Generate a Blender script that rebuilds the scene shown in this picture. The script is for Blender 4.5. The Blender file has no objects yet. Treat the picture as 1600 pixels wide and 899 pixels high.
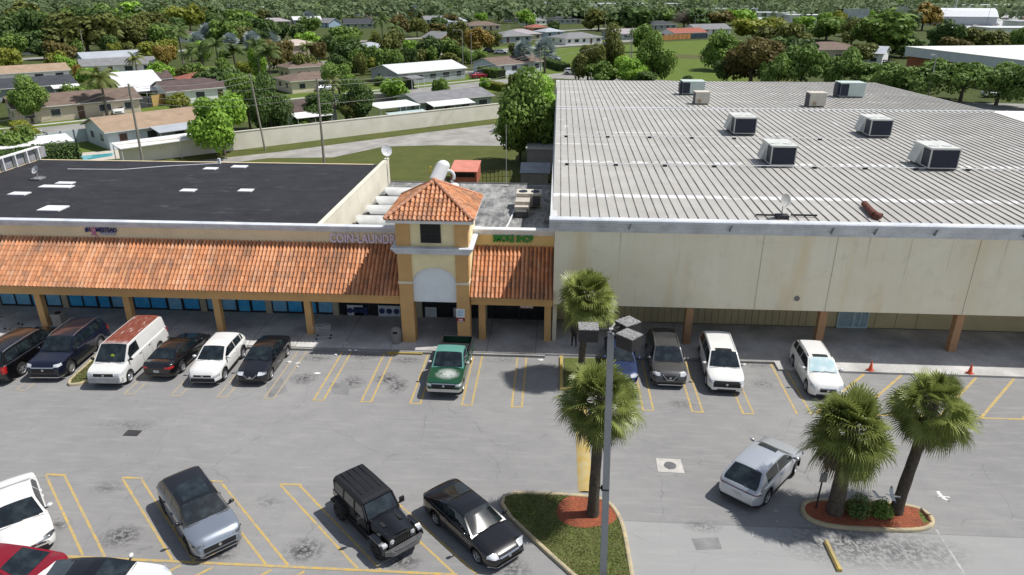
import bpy, bmesh, math, random
from mathutils import Vector, Matrix
R=math.radians
random.seed(7)
sc=bpy.context.scene
COL=sc.collection
# ------------------------------------------------------------------ camera (surveyed: 20.7 m up, facing the shops)
F=1109.;HZ=-18.;VX=876.;H=20.7
PT=math.atan((449.5-HZ)/F);YW=math.atan((VX-800)*math.cos(PT)/F)
_c,_s=math.cos(YW),math.sin(YW)
RT=Vector((_c,_s,0));FW=Vector((-_s*math.cos(PT),_c*math.cos(PT),-math.sin(PT)));UP=Vector((-_s*math.sin(PT),_c*math.sin(PT),math.cos(PT)))
def at(u,v,z=0.):
    d=FW+RT*((u-800)/F)-UP*((v-449.5)/F);t=(z-H)/d.z
    return Vector((d.x*t,d.y*t,z))
def aty(u,v,Y):
    d=FW+RT*((u-800)/F)-UP*((v-449.5)/F);t=Y/d.y
    return Vector((d.x*t,Y,H+d.z*t))
cam=bpy.data.cameras.new('camera');co=bpy.data.objects.new('camera',cam);COL.objects.link(co)
cam.sensor_width=36;cam.lens=36*F/1600;cam.clip_end=6000;cam.clip_start=.5
co.location=(0,0,H);co.rotation_euler=(math.pi/2-PT,0,YW);sc.camera=co
# ------------------------------------------------------------------ light
SUN=Vector((.58,.125,1)).normalized()
sl=bpy.data.lights.new('sun','SUN');so=bpy.data.objects.new('sun',sl);COL.objects.link(so)
sl.energy=4.45;sl.angle=R(.55);sl.color=(1,.965,.91);so.location=(30,10,60)
so.rotation_euler=SUN.to_track_quat('Z','Y').to_euler()
w=bpy.data.worlds.new('World');sc.world=w;w.use_nodes=True
nt=w.node_tree;bg=nt.nodes['Background'];sk=nt.nodes.new('ShaderNodeTexSky');sk.sky_type='NISHITA';sk.sun_disc=False
sk.sun_elevation=math.asin(SUN.z);sk.sun_rotation=math.atan2(SUN.x,SUN.y);sk.altitude=20;sk.air_density=1;sk.dust_density=.8;sk.ozone_density=1
hs=nt.nodes.new('ShaderNodeHueSaturation');hs.inputs['Saturation'].default_value=.62;nt.links.new(sk.outputs[0],hs.inputs['Color']);nt.links.new(hs.outputs[0],bg.inputs[0]);bg.inputs[1].default_value=.108
sc.view_settings.view_transform='Standard';sc.view_settings.look='None';sc.view_settings.exposure=0
sc.render.engine='CYCLES';sc.cycles.max_bounces=6;sc.cycles.diffuse_bounces=4;sc.cycles.glossy_bounces=3;sc.cycles.transmission_bounces=4;sc.cycles.transparent_max_bounces=6
sc.cycles.caustics_reflective=False;sc.cycles.caustics_refractive=False;sc.cycles.use_denoising=True
# ------------------------------------------------------------------ materials
class NT:
    def __init__(s,name):
        s.m=bpy.data.materials.new(name);s.m.use_nodes=True;s.t=s.m.node_tree;s.b=s.t.nodes['Principled BSDF'];s.n=s.t.nodes
        s.tc=s.n.new('ShaderNodeTexCoord')
    def link(s,a,b): s.t.links.new(a,b)
    def new(s,k,**kw):
        x=s.n.new(k)
        for a,b in kw.items(): setattr(x,a,b)
        return x
    def coord(s,scale=(1,1,1),out='Object',loc=(0,0,0)):
        mp=s.new('ShaderNodeMapping');s.link(s.tc.outputs[out],mp.inputs[0]);mp.inputs['Scale'].default_value=scale;mp.inputs['Location'].default_value=loc
        return mp.outputs[0]
    def noise(s,scale,vec=None,detail=4,rough=.6,dist=0):
        x=s.new('ShaderNodeTexNoise');x.inputs['Scale'].default_value=scale;x.inputs['Detail'].default_value=detail;x.inputs['Roughness'].default_value=rough;x.inputs['Distortion'].default_value=dist
        s.link(vec if vec is not None else s.tc.outputs['Object'],x.inputs['Vector']);return x.outputs['Fac']
    def vor(s,scale,vec=None,feat='F1',out='Distance'):
        x=s.new('ShaderNodeTexVoronoi',feature=feat);x.inputs['Scale'].default_value=scale
        s.link(vec if vec is not None else s.tc.outputs['Object'],x.inputs['Vector']);return x.outputs[out]
    def rng(s,f,a,b,c=0.,d=1.):
        x=s.new('ShaderNodeMapRange');s.link(f,x.inputs[0])
        for i,v in enumerate((a,b,c,d)): x.inputs[1+i].default_value=v
        return x.outputs[0]
    def math(s,op,a,b=None):
        x=s.new('ShaderNodeMath',operation=op)
        for i,v in enumerate((a,b)):
            if v is None: continue
            if isinstance(v,(int,float)): x.inputs[i].default_value=v
            else: s.link(v,x.inputs[i])
        return x.outputs[0]
    def mix(s,f,a,b,mode='MIX'):
        x=s.new('ShaderNodeMix',data_type='RGBA',blend_type=mode)
        for sock,v in ((x.inputs[0],f),(x.inputs[6],a),(x.inputs[7],b)):
            if isinstance(v,(int,float)): sock.default_value=v
            elif isinstance(v,tuple): sock.default_value=(*v,1) if len(v)==3 else v
            else: s.link(v,sock)
        return x.outputs[2]
    def col(s,v):
        if isinstance(v,tuple): s.b.inputs['Base Color'].default_value=(*v,1)
        else: s.link(v,s.b.inputs['Base Color'])
    def bump(s,f,st=.3,d=.02):
        x=s.new('ShaderNodeBump');x.inputs['Strength'].default_value=st;x.inputs['Distance'].default_value=d;s.link(f,x.inputs['Height']);s.link(x.outputs[0],s.b.inputs['Normal'])
    def pr(s,**k):
        for a,v in k.items(): s.b.inputs[a.replace('_',' ')].default_value=v
        return s
def cl(c,k): return tuple(min(1,max(0,x*k)) for x in c)
MC={}
def M(name,c,rough=.8,var=.18,scale=1.5,c2=None,bump=0,metal=0,spec=.4,coat=0,fine=0):
    if name in MC: return MC[name]
    s=NT(name);s.pr(Roughness=rough,Metallic=metal);s.b.inputs['Specular IOR Level'].default_value=spec
    if coat: s.b.inputs['Coat Weight'].default_value=coat;s.b.inputs['Coat Roughness'].default_value=.06
    n=s.noise(scale);f=s.rng(n,.3,.7)
    x=s.mix(f,cl(c,1-var),c2 or cl(c,1+var*.6))
    if fine:
        n2=s.noise(scale*14,detail=2);x=s.mix(s.rng(n2,.35,.65,0,fine),x,cl(c,.55))
    s.col(x)
    if bump: s.bump(s.noise(scale*10,detail=3),bump,.02)
    MC[name]=s.m;return s.m
def paint(name,c,metal=.0,rough=.32,dust=.12):
    if name in MC: return MC[name]
    s=NT(name);s.pr(Metallic=metal,Roughness=rough);s.b.inputs['Coat Weight'].default_value=.85;s.b.inputs['Coat Roughness'].default_value=.05
    n=s.noise(2.2);x=s.mix(s.rng(n,.4,.8,0,dust),c,(.33,.32,.3));s.col(x);MC[name]=s.m;return s.m
def glass(name,c,rough=.04,c2=None):
    if name in MC: return MC[name]
    s=NT(name);s.pr(Roughness=rough);s.b.inputs['Specular IOR Level'].default_value=.6;s.b.inputs['Coat Weight'].default_value=.5;s.b.inputs['Coat Roughness'].default_value=.03
    s.col(s.mix(s.rng(s.noise(2.1,detail=3),.42,.72),c,c2 or cl(c,2.4)));MC[name]=s.m;return s.m
# ------------------------------------------------------------------ mesh builder
class MB:
    def __init__(s): s.v=[];s.f=[];s.mi=[]
    def add(s,vs,fs,mi=0):
        o=len(s.v);s.v+=[tuple(x) for x in vs]
        for f in fs: s.f.append(tuple(o+i for i in f));s.mi.append(mi)
        return s
    def box(s,x0,x1,y0,y1,z0,z1,mi=0,mat=None):
        vs=[(x,y,z) for x in (x0,x1) for y in (y0,y1) for z in (z0,z1)]
        if mat is not None: vs=[tuple(mat@Vector(v)) for v in vs]
        return s.add(vs,[(0,1,3,2),(4,6,7,5),(0,4,5,1),(2,3,7,6),(0,2,6,4),(1,5,7,3)],mi)
    def bx(s,c,d,rz=0,mi=0,rx=0,ry=0):
        m=Matrix.Translation(c)@Matrix.Rotation(rz,4,'Z')@Matrix.Rotation(ry,4,'Y')@Matrix.Rotation(rx,4,'X')
        return s.box(-d[0]/2,d[0]/2,-d[1]/2,d[1]/2,-d[2]/2,d[2]/2,mi,m)
    def tube(s,pts,r,n=8,mi=0,cap=True):
        pts=[Vector(p) for p in pts];rs=r if isinstance(r,(list,tuple)) else [r]*len(pts);o=len(s.v);k=len(pts)
        for i,p in enumerate(pts):
            t=(pts[min(i+1,k-1)]-pts[max(i-1,0)]).normalized();a=Vector((0,0,1)) if abs(t.z)<.9 else Vector((1,0,0))
            u=t.cross(a).normalized();v=t.cross(u)
            for j in range(n):
                q=2*math.pi*j/n;s.v.append(tuple(p+(u*math.cos(q)+v*math.sin(q))*rs[i]))
        for i in range(k-1):
            for j in range(n): s.f.append((o+i*n+j,o+i*n+(j+1)%n,o+(i+1)*n+(j+1)%n,o+(i+1)*n+j));s.mi.append(mi)
        if cap:
            s.f.append(tuple(o+j for j in range(n)));s.mi.append(mi);s.f.append(tuple(o+(k-1)*n+j for j in reversed(range(n))));s.mi.append(mi)
        return s
    def grid(s,P,mi=0,wrap=False,fn=None):
        o=len(s.v);a=len(P);b=len(P[0])
        for r in P:
            for p in r: s.v.append(tuple(p))
        for i in range(a-1):
            for j in range(b if wrap else b-1):
                s.f.append((o+i*b+j,o+i*b+(j+1)%b,o+(i+1)*b+(j+1)%b,o+(i+1)*b+j));s.mi.append(fn(i,j) if fn else mi)
        return s
    def lathe(s,prof,n=16,c=(0,0,0),mi=0,axis='Z'):
        P=[]
        for r,z in prof:
            row=[]
            for j in range(n):
                q=2*math.pi*j/n;x,y=r*math.cos(q),r*math.sin(q)
                row.append((c[0]+x,c[1]+y,c[2]+z) if axis=='Z' else (c[0]+x,c[1]+z,c[2]+y))
            P.append(row)
        return s.grid(P,mi,True)
    def prism(s,poly,z0,z1,mi=0,mt=None):
        n=len(poly);vs=[(p[0],p[1],z0) for p in poly]+[(p[0],p[1],z1) for p in poly]
        s.add(vs,[tuple(reversed(range(n)))]+[(i,(i+1)%n,n+(i+1)%n,n+i) for i in range(n)],mi)
        s.add([vs[n+i] for i in range(n)],[tuple(range(n))],mi if mt is None else mt);return s
    def ell(s,c,r,n=10,m=6,mi=0):
        P=[[(c[0]+r[0]*math.sin(math.pi*i/m)*math.cos(2*math.pi*j/n),c[1]+r[1]*math.sin(math.pi*i/m)*math.sin(2*math.pi*j/n),c[2]+r[2]*math.cos(math.pi*i/m)) for j in range(n)] for i in range(m+1)]
        return s.grid(P,mi,True)
    def mesh(s,name,mats,smooth=False,ang=None):
        me=bpy.data.meshes.new(name);me.from_pydata(s.v,[],s.f)
        for m in mats: me.materials.append(m)
        me.polygons.foreach_set('material_index',s.mi)
        if smooth:
            me.polygons.foreach_set('use_smooth',[True]*len(s.f))
            if ang: me.set_sharp_from_angle(angle=R(ang))
        me.update();return me
    def build(s,name,mats,parent=None,smooth=False,ang=None,world=False):
        if not isinstance(mats,(list,tuple)): mats=[mats]
        o=bpy.data.objects.new(name,s.mesh(name,mats,smooth,ang));COL.objects.link(o)
        if parent is not None: par(o,parent,world)
        return o
def par(o,p,world=False):
    o.parent=p
    if world: o.matrix_parent_inverse=(Matrix.Translation(p.location)@p.rotation_euler.to_matrix().to_4x4()).inverted()
def tag(o,label=None,cat=None,group=None,kind=None):
    if label: o['label']=label
    if cat: o['category']=cat
    if group: o['group']=group
    if kind: o['kind']=kind
    return o
def thing(name,label,cat,loc=(0,0,0),rz=0,group=None):
    o=bpy.data.objects.new(name,None);COL.objects.link(o);o.location=loc;o.rotation_euler=(0,0,rz);o.empty_display_size=.3
    return tag(o,label,cat,group)
def struct(o): o['kind']='structure';return o
def copytree(o,loc,rz,label,group=None,scale=None,parent=None):
    c=o.copy();COL.objects.link(c);c.location=loc;c.rotation_euler=(0,0,rz)
    if scale: c.scale=scale
    c['label']=label
    if group: c['group']=group
    def rec(a,b):
        for ch in list(a.children):
            d=ch.copy();COL.objects.link(d);d.parent=b;rec(ch,d)
    rec(o,c);return c
FONT={}
def text(name,body,size,loc,mat,parent=None,rot=(R(90),0,0),ext=.03,off=.012,align='CENTER',sx=1):
    cu=bpy.data.curves.new(name,'FONT');cu.body=body;cu.size=size;cu.extrude=ext;cu.offset=off;cu.align_x=align;cu.align_y='CENTER';cu.resolution_u=3
    t=bpy.data.objects.new(name,cu);COL.objects.link(t)
    dg=bpy.context.evaluated_depsgraph_get();dg.update()
    me=bpy.data.meshes.new_from_object(t.evaluated_get(dg));bpy.data.objects.remove(t)
    me.materials.clear();me.materials.append(mat)
    o=bpy.data.objects.new(name,me);COL.objects.link(o);o.rotation_euler=rot;o.location=loc;o.scale=(sx,1,1)
    if parent is not None: par(o,parent,True)
    return o
# ================================================================== SETTING
def asphalt():
    s=NT('asphalt');s.pr(Roughness=.9);s.b.inputs['Specular IOR Level'].default_value=.25
    big=s.noise(.11,detail=5);mid=s.noise(.9,detail=5,rough=.7);fin=s.noise(26,detail=3)
    c=s.mix(s.rng(big,.3,.7),(.255,.251,.247),(.345,.34,.332))
    c=s.mix(s.rng(mid,.35,.75,0,.5),c,(.215,.215,.22))
    st=s.noise(1,s.coord((.5,3.2,1)),detail=5,rough=.65);c=s.mix(s.rng(st,.5,.68,0,.45),c,(.39,.385,.37))
    c=s.mix(s.rng(fin,.35,.7,0,.5),c,(.17,.17,.175))
    sp=s.noise(5.5,detail=2);c=s.mix(s.rng(sp,.68,.73,0,.6),c,(.14,.14,.145))
    # hairline cracks
    wv=s.new('ShaderNodeVectorMath',operation='ADD');nz=s.new('ShaderNodeTexNoise');nz.inputs['Scale'].default_value=.8;s.link(s.tc.outputs['Object'],nz.inputs['Vector'])
    s.link(s.tc.outputs['Object'],wv.inputs[0]);s.link(nz.outputs['Color'],wv.inputs[1])
    cr=s.vor(.16,wv.outputs[0],'DISTANCE_TO_EDGE');crm=s.rng(cr,0,.0045,1,0);c=s.mix(s.math('MULTIPLY',crm,s.rng(mid,.4,.6,0,.55)),c,(.1,.1,.105))
    # a paler paving pour south of the seam
    sep=s.new('ShaderNodeSeparateXYZ');s.link(s.tc.outputs['Object'],sep.inputs[0]);X,Y=sep.outputs[0],sep.outputs[1]
    pour=s.math('MULTIPLY',s.rng(Y,24.0,24.06,1,0),s.rng(X,3.2,3.25,0,1));c=s.mix(s.math('MULTIPLY',pour,.45),c,(.40,.405,.4))
    seam=s.math('MULTIPLY',s.rng(s.math('ABSOLUTE',s.math('SUBTRACT',Y,24.03)),0,.05,1,0),s.rng(X,3.2,3.25,0,1));c=s.mix(s.math('MULTIPLY',seam,.5),c,(.14,.14,.14))
    # drips where cars stand
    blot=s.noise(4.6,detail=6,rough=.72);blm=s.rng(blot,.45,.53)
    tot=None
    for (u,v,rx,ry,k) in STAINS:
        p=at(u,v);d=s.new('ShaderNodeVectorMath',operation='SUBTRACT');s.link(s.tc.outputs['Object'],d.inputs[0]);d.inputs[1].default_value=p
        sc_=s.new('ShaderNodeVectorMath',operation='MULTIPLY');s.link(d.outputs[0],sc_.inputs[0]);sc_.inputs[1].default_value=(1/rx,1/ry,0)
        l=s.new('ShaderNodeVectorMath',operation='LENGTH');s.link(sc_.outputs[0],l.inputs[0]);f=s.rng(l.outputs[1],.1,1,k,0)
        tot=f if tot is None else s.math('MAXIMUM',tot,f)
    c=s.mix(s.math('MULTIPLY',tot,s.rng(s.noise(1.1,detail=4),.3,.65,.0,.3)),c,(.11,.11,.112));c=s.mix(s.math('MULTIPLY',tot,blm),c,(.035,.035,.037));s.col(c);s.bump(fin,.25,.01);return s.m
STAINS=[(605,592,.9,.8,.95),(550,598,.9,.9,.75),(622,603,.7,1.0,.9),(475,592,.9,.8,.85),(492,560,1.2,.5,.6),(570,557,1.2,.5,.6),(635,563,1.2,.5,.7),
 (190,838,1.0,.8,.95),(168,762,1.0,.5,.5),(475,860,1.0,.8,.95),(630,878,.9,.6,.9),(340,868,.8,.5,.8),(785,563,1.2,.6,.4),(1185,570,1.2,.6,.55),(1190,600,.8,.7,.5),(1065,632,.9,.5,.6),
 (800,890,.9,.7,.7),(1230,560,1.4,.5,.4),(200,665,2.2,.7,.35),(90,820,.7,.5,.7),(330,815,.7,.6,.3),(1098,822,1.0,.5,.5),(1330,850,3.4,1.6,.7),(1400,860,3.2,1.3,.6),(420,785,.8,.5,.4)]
ASPH=asphalt()
def grassmat(name,a,b,dry,k=.35):
    s=NT(name);s.pr(Roughness=.95);s.b.inputs['Specular IOR Level'].default_value=.15
    n=s.noise(.35,detail=6,rough=.7);f=s.noise(9,detail=4,rough=.75)
    c=s.mix(s.rng(n,.35,.65),a,b);c=s.mix(s.rng(f,.5,.7,0,k),c,dry);c=s.mix(s.rng(s.noise(30,detail=2),.4,.7,0,.45),c,cl(a,.4));s.col(c);s.bump(f,.6,.05);return s.m
LAWN=grassmat('lawn_grass',(.085,.105,.03),(.125,.14,.04),(.2,.16,.075))
FIELD=grassmat('field_grass',(.105,.165,.03),(.15,.2,.04),(.17,.16,.05),.25)
EARTH=grassmat('neighbourhood_ground',(.05,.075,.02),(.09,.11,.035),(.17,.15,.08),.5)
DRY=grassmat('dry_grass',(.12,.115,.045),(.1,.12,.04),(.24,.2,.11),.6)
CONC=M('worn_concrete',(.33,.325,.31),.9,.3,.9,fine=.35)
WALK=M('walkway_concrete',(.55,.54,.53),.85,.4,.45,(.68,.665,.64),fine=.3)
KERB=M('kerb_concrete',(.52,.47,.36),.9,.3,2.5,(.62,.5,.28),fine=.4)
KERBY=M('kerb_yellow',(.6,.42,.06),.85,.3,3,(.5,.42,.2),fine=.4)
ROAD=M('street_asphalt',(.33,.32,.3),.9,.25,.3,fine=.3)
DRIVE=M('drive_asphalt',(.37,.355,.33),.9,.3,.35,(.46,.44,.41),fine=.35)
def sheet(name,poly,z,mat):
    b=MB();b.add([(p[0],p[1],z) for p in poly],[tuple(range(len(poly)))]);o=b.build(name,mat);return struct(o)
sheet('ground',[(-3000,-60),(3000,-60),(3000,4500),(-3000,4500)],-.03,EARTH)
sheet('parking_lot',[(-80,-30),(90,-30),(90,46),(-80,46)],0,ASPH)
# rear yard, verge, drive
sheet('lawn',[(-48,60.5),(60,60.5),(60,190),(30,190),(-9,131),(-56,87.5)],-.022,LAWN)
dp=[at(u,v) for u,v in ((270,266),(420,247),(520,246),(600,229),(680,227),(790,228),(790,207),(765,211),(790,192),(690,204),(560,221),(430,238),(300,252),(200,266))]
sheet('back_drive',[(p.x,p.y) for p in dp],-.016,DRIVE)
d45=Vector((math.cos(R(45.5)),math.sin(R(45.5)),0));n45=Vector((-d45.y,d45.x,0))
def strip(name,p,q,wd,z,mat):
    p=Vector((*p[:2],0));q=Vector((*q[:2],0));n=(q-p).normalized();n=Vector((-n.y,n.x,0))*wd/2
    return sheet(name,[p-n,q-n,q+n,p+n],z,mat)
# neighbourhood streets run at 45 degrees to the shops
S0=Vector((-36.5,153,0))
strip('street',S0-d45*115,S0+d45*75,7.5,-.014,ROAD)
strip('sidewalk',S0-d45*115+n45*6.6,S0+d45*50+n45*6.6,1.3,-.01,M('sidewalk_concrete',(.5,.48,.45),.9,.2,1))
strip('lawn',S0-d45*115+n45*10.5,S0+d45*60+n45*10.5,13,-.02,FIELD)
strip('lawn',S0-d45*115-n45*9,S0+d45*40-n45*9,9,-.019,FIELD)
S1=Vector((-2,188,0));c45=Vector((math.cos(R(-20)),math.sin(R(-20)),0))
strip('street',S1-c45*28,S1+c45*60,7,-.0125,ROAD)
S2=S0+n45*72
strip('street',S2-d45*160,S2+d45*190,7.5,-.012,ROAD);strip('lawn',S2-d45*160+n45*8,S2+d45*170+n45*8,8,-.021,FIELD)
S3=S2+n45*75
strip('street',S3-d45*200,S3+d45*240,7.5,-.012,ROAD)
fp=[at(u,v) for u,v in ((850,118),(1000,132),(1180,126),(1140,100),(1120,62),(1028,66),(955,72),(850,76),(815,100))]
sheet('field',[(p.x,p.y) for p in fp],-.017,FIELD)
fq=[at(u,v) for u,v in ((1040,84),(1130,88),(1130,94),(1040,91))]
sheet('field_track',[(p.x,p.y) for p in fq],-.011,DRY)
sheet('far_parking_lot',[(60,62),(230,62),(230,135),(60,150)],-.019,ROAD)
fp2=[at(u,v) for u,v in ((1490,46),(1700,52),(1700,22),(1440,22))]
sheet('far_parking_lot',[(p.x,p.y) for p in fp2],-.018,M('pale_paving',(.55,.55,.55),.9,.2,.2))
# walkway in front of the shops (a raised slab) and the pale apron on the right
b=MB();b.prism([(-60,38.3),(13.3,38.45),(13.3,43.3),(-60,43.3)],-.02,.13);struct(b.build('walkway',WALK))
b=MB();b.prism([(13.3,37.4),(60,37.4),(60,43.3),(13.3,43.3)],-.02,.125);struct(b.build('walkway',WALK))
b=MB()
for i in range(24):
    x=-58+i*3.0;b.bx((x,40.8,.1325),(.025,4.9,.003))
struct(b.build('walkway_joints',M('joint_dirt',(.1,.1,.1),.9)))
b=MB();b.box(-60,-.4,38.14,38.298,-.02,.135);struct(b.build('kerb',CONC))
b=MB();b.box(3.2,13.3,38.24,38.44,-.02,.135);struct(b.build('kerb',CONC))
b=MB();b.box(-10.1,-7.9,38.02,38.138,-.02,.11);struct(b.build('kerb',KERBY))
def smoothloop(pts,it=2):
    for _ in range(it):
        q=[]
        for i in range(len(pts)):
            a=pts[i];c=pts[(i+1)%len(pts)];q+=[a*.75+c*.25,a*.25+c*.75]
        pts=q
    return pts
def kerbloop(pts,wd=.17,h=.14,mat=KERB,name='kerb'):
    b=MB();n=len(pts);P=[]
    for i in range(n):
        t=(pts[(i+1)%n]-pts[i-1]).normalized();nn=Vector((-t.y,t.x,0));p=pts[i]
        P.append([(*(p)[:2],-.02),(*(p)[:2],h-.02),(*(p+nn*.02)[:2],h),(*(p+nn*(wd-.03))[:2],h),(*(p+nn*wd)[:2],h-.03),(*(p+nn*wd)[:2],-.02)])
    b.grid(P+[P[0]]);return struct(b.build(name,mat,smooth=True,ang=50))
def island(name,pts,mat,z=.09,it=2,wd=.17):
    L=[Vector((p[0],p[1],0)) for p in pts]
    ar=sum(L[i].x*L[(i+1)%len(L)].y-L[(i+1)%len(L)].x*L[i].y for i in range(len(L)))
    if ar<0: L.reverse()
    L=smoothloop(L,it);kerbloop(L,wd)
    c=sum(L,Vector())/len(L)
    return sheet(name,[(c+(p-c)*.985)[:2] for p in L],z,mat),L
def mulchmat():
    s=NT('red_mulch');s.pr(Roughness=.95);v=s.vor(22,s.coord((1,1.6,1)),out='Color');sp=s.new('ShaderNodeSeparateColor');s.link(v,sp.inputs[0])
    c=s.mix(sp.outputs[0],(.2,.045,.02),(.42,.13,.06));c=s.mix(s.rng(s.noise(1.4),.4,.7,0,.5),c,(.13,.05,.03));s.col(c);s.bump(s.noise(30,detail=3),.8,.04);return s.m
MULCH=mulchmat()
ISG=grassmat('island_grass',(.085,.125,.03),(.14,.16,.05),(.3,.25,.13),.65)
_,ISL=island('island_lawn',[(-3.05,25.5),(1.2,25.55),(2.6,25.35),(3.15,24.2),(3.3,22.5),(3.45,17),(3.45,14),(5.2,14),(2.6,19.2),(.7,21.0)][:7]+[(2.9,16.5),(2.55,19.1),(.75,20.95)],ISG)
ml=smoothloop([at(u,v) for u,v in ((868,795),(884,779),(905,776),(935,778),(955,790),(966,806),(960,820),(935,826),(905,829),(872,818))],2)
sheet('mulch_bed',[(p.x,p.y) for p in ml],.1,MULCH)
_,RIS=island('mulch_bed',[(10.75,25.0),(11.0,24.4),(11.8,24.05),(13.6,24.0),(15.4,24.05),(16.2,24.5),(16.3,25.2),(15.8,25.75),(14,25.9),(12,25.9),(11.1,25.7)],MULCH,.11)
gp=[at(u,v,.114) for u,v in ((1434,797),(1447,806),(1452,816),(1443,818),(1438,808))];sheet('island_lawn',[(p.x,p.y) for p in gp],.114,ISG)
_,LIS=island('island_lawn',[(-27.5,33.0),(-26.4,33.25),(-26.15,34.2),(-26.3,38.1),(-27.9,38.1),(-27.7,36)],DRY)
sheet('island_lawn',[(.75,34.6),(3.0,34.6),(3.0,38.2),(.75,38.2)],.05,ISG)
b=MB();b.box(.5,.68,34.4,38.25,-.02,.13);b.box(.682,3.0,34.4,34.58,-.02,.125);b.box(3.01,3.2,34.4,38.25,-.02,.13);struct(b.build('kerb',KERBY))
# speed hump
b=MB();P=[]
for i in range(9):
    t=i/8;P.append([(1.32+.66*t,25.75,.005+.075*math.sin(math.pi*t)),(1.32+.66*t,34.35,.005+.075*math.sin(math.pi*t))])
b.grid(P);struct(b.build('speed_hump',M('hump_yellow',(.62,.43,.09),.85,.3,1.6,(.45,.38,.22),fine=.35),smooth=True))
# painted markings
def linemat(name,c,wear):
    s=NT(name);s.pr(Roughness=.85);n=s.noise(3.2,detail=6,rough=.7);f=s.noise(30,detail=2);c1=s.mix(s.rng(n,wear,wear+.25,0,.85),c,(.27,.27,.26));c1=s.mix(s.rng(f,.5,.7,0,.5),c1,(.28,.27,.25));s.col(c1);return s.m
YEL=linemat('line_yellow',(.56,.38,.085),.42);YEL2=linemat('line_yellow_faded',(.48,.36,.17),.34);WHL=linemat('line_white',(.5,.5,.49),.36)
def seg(b,p,q,wd=.11,z=.004):
    p=Vector((p[0],p[1],0));q=Vector((q[0],q[1],0));t=(q-p).normalized();n=Vector((-t.y,t.x,0))*wd/2
    b.add([(*(a)[:2],z) for a in (p-n,q-n,q+n,p+n)],[(0,1,2,3)])
b=MB()
for x in (-12.63,-10.0,-7.3,-4.5,-1.8): 
    seg(b,(x-.27,38.1),(x-.27,32.62));seg(b,(x+.27,38.1),(x+.27,32.62));seg(b,(x-.33,32.55),(x+.33,32.55),.1,.008)
for x in (5.2,7.8,10.45): seg(b,(x-.27,38.2),(x-.27,32.7));seg(b,(x+.27,38.2),(x+.27,32.7));seg(b,(x-.33,32.66),(x+.33,32.66),.1,.008)
seg(b,(13.1,38.3),(13.0,32.8));seg(b,(13.8,38.4),(13.75,32.8))
struct(b.build('bay_lines',YEL))
b=MB()
for x in (-15.4,-18.03,-20.65,-23.3,-29.6): seg(b,(x-.27,38.1),(x-.27,32.6));seg(b,(x+.27,38.1),(x+.27,32.6));seg(b,(x-.33,32.53),(x+.33,32.53),.1,.008)
struct(b.build('bay_lines',YEL2));b=MB()
for a in range(8):
    x=14.1+a*2.1;seg(b,(x,33.05),(x+4.1,37.35),.14,.004)
seg(b,(14,32.95),(34,33.1),.14,.008)
struct(b.build('bay_lines',YEL))
b=MB()
dd=Vector((math.cos(R(-44.5)),math.sin(R(-44.5)),0))
for k,x in enumerate((-26.4,-22.7,-19.05,-15.3,-11.65,-7.9)):
    for o in (-.45,.45):
        p=Vector((x+o,25.4,0));seg(b,p,p+dd*6.75,.1)
    seg(b,(x-.5,25.46),(x+.5,25.46),.13,.008)
seg(b,(-30,20.55),(-3.4,20.6),.13,.012)
for x in (-14.2,-12.9,-10.6,-9.3,-17.6): seg(b,(x,20.4),(x-3.2,17.2),.12,.004)
struct(b.build('bay_lines',YEL))
b=MB();seg(b,at(1463,828),at(1508,899),.1)
for u in (1325,1380,1432): seg(b,at(u,842),at(u+75,900),.03)
struct(b.build('worn_lines',WHL))
PAT=M('asphalt_patch',(.23,.23,.232),.92,.25,1.2,(.3,.3,.298),fine=.4)
for q in (((1080,842),(1122,840),(1128,858),(1088,860)),((415,600),(440,590),(450,612),(420,622)),((515,598),(545,600),(545,618),(520,616))):
    sheet('asphalt_patch',[tuple(at(*k)[:2]) for k in q],.003,PAT)
# drain grate, manhole
b=MB();p=at(207,677);b.bx((p.x,p.y,.006),(.75,.5,.01))
for i in range(7): b.bx((p.x-.3+i*.1,p.y,.013),(.035,.46,.012),mi=1)
tag(b.build('drain_grate',[M('drain_dark',(.03,.03,.035),.7),M('drain_iron',(.11,.1,.1),.6,metal=.5)]),'dark rectangular iron drain grate set in the driving lane','drain grate')
p=at(1047,728);t=thing('manhole','round grey manhole lid in a pale concrete square','manhole',(p.x,p.y,0))
b=MB();b.prism([(-.62,-.5),(.6,-.54),(.56,.52),(-.6,.55)],0,.012);b.build('concrete_collar',M('collar_concrete',(.56,.54,.5),.9,.25,3,fine=.3),t)
b=MB();b.lathe([(0,.024),(.26,.024),(.29,.016),(.29,.0)],20);b.build('lid',M('manhole_iron',(.14,.14,.15),.6,.3,8),t)
# wheel stop
p,q=at(1290,848),at(1312,894);m=(p+q)/2;t=(q-p)
b=MB();b.prism([(-t.length/2,-.09),(t.length/2,-.09),(t.length/2,.09),(-t.length/2,.09)],0,.1);b.prism([(-t.length/2,-.055),(t.length/2,-.055),(t.length/2,.055),(-t.length/2,.055)],.1,.14)
o=b.build('wheel_stop',M('stop_yellow',(.55,.47,.28),.9,.4,2.2,(.62,.45,.1),fine=.5));o.location=(m.x,m.y,0);o.rotation_euler=(0,0,math.atan2(t.y,t.x));tag(o,'worn yellow concrete wheel stop below the palm island','wheel stop')
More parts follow.
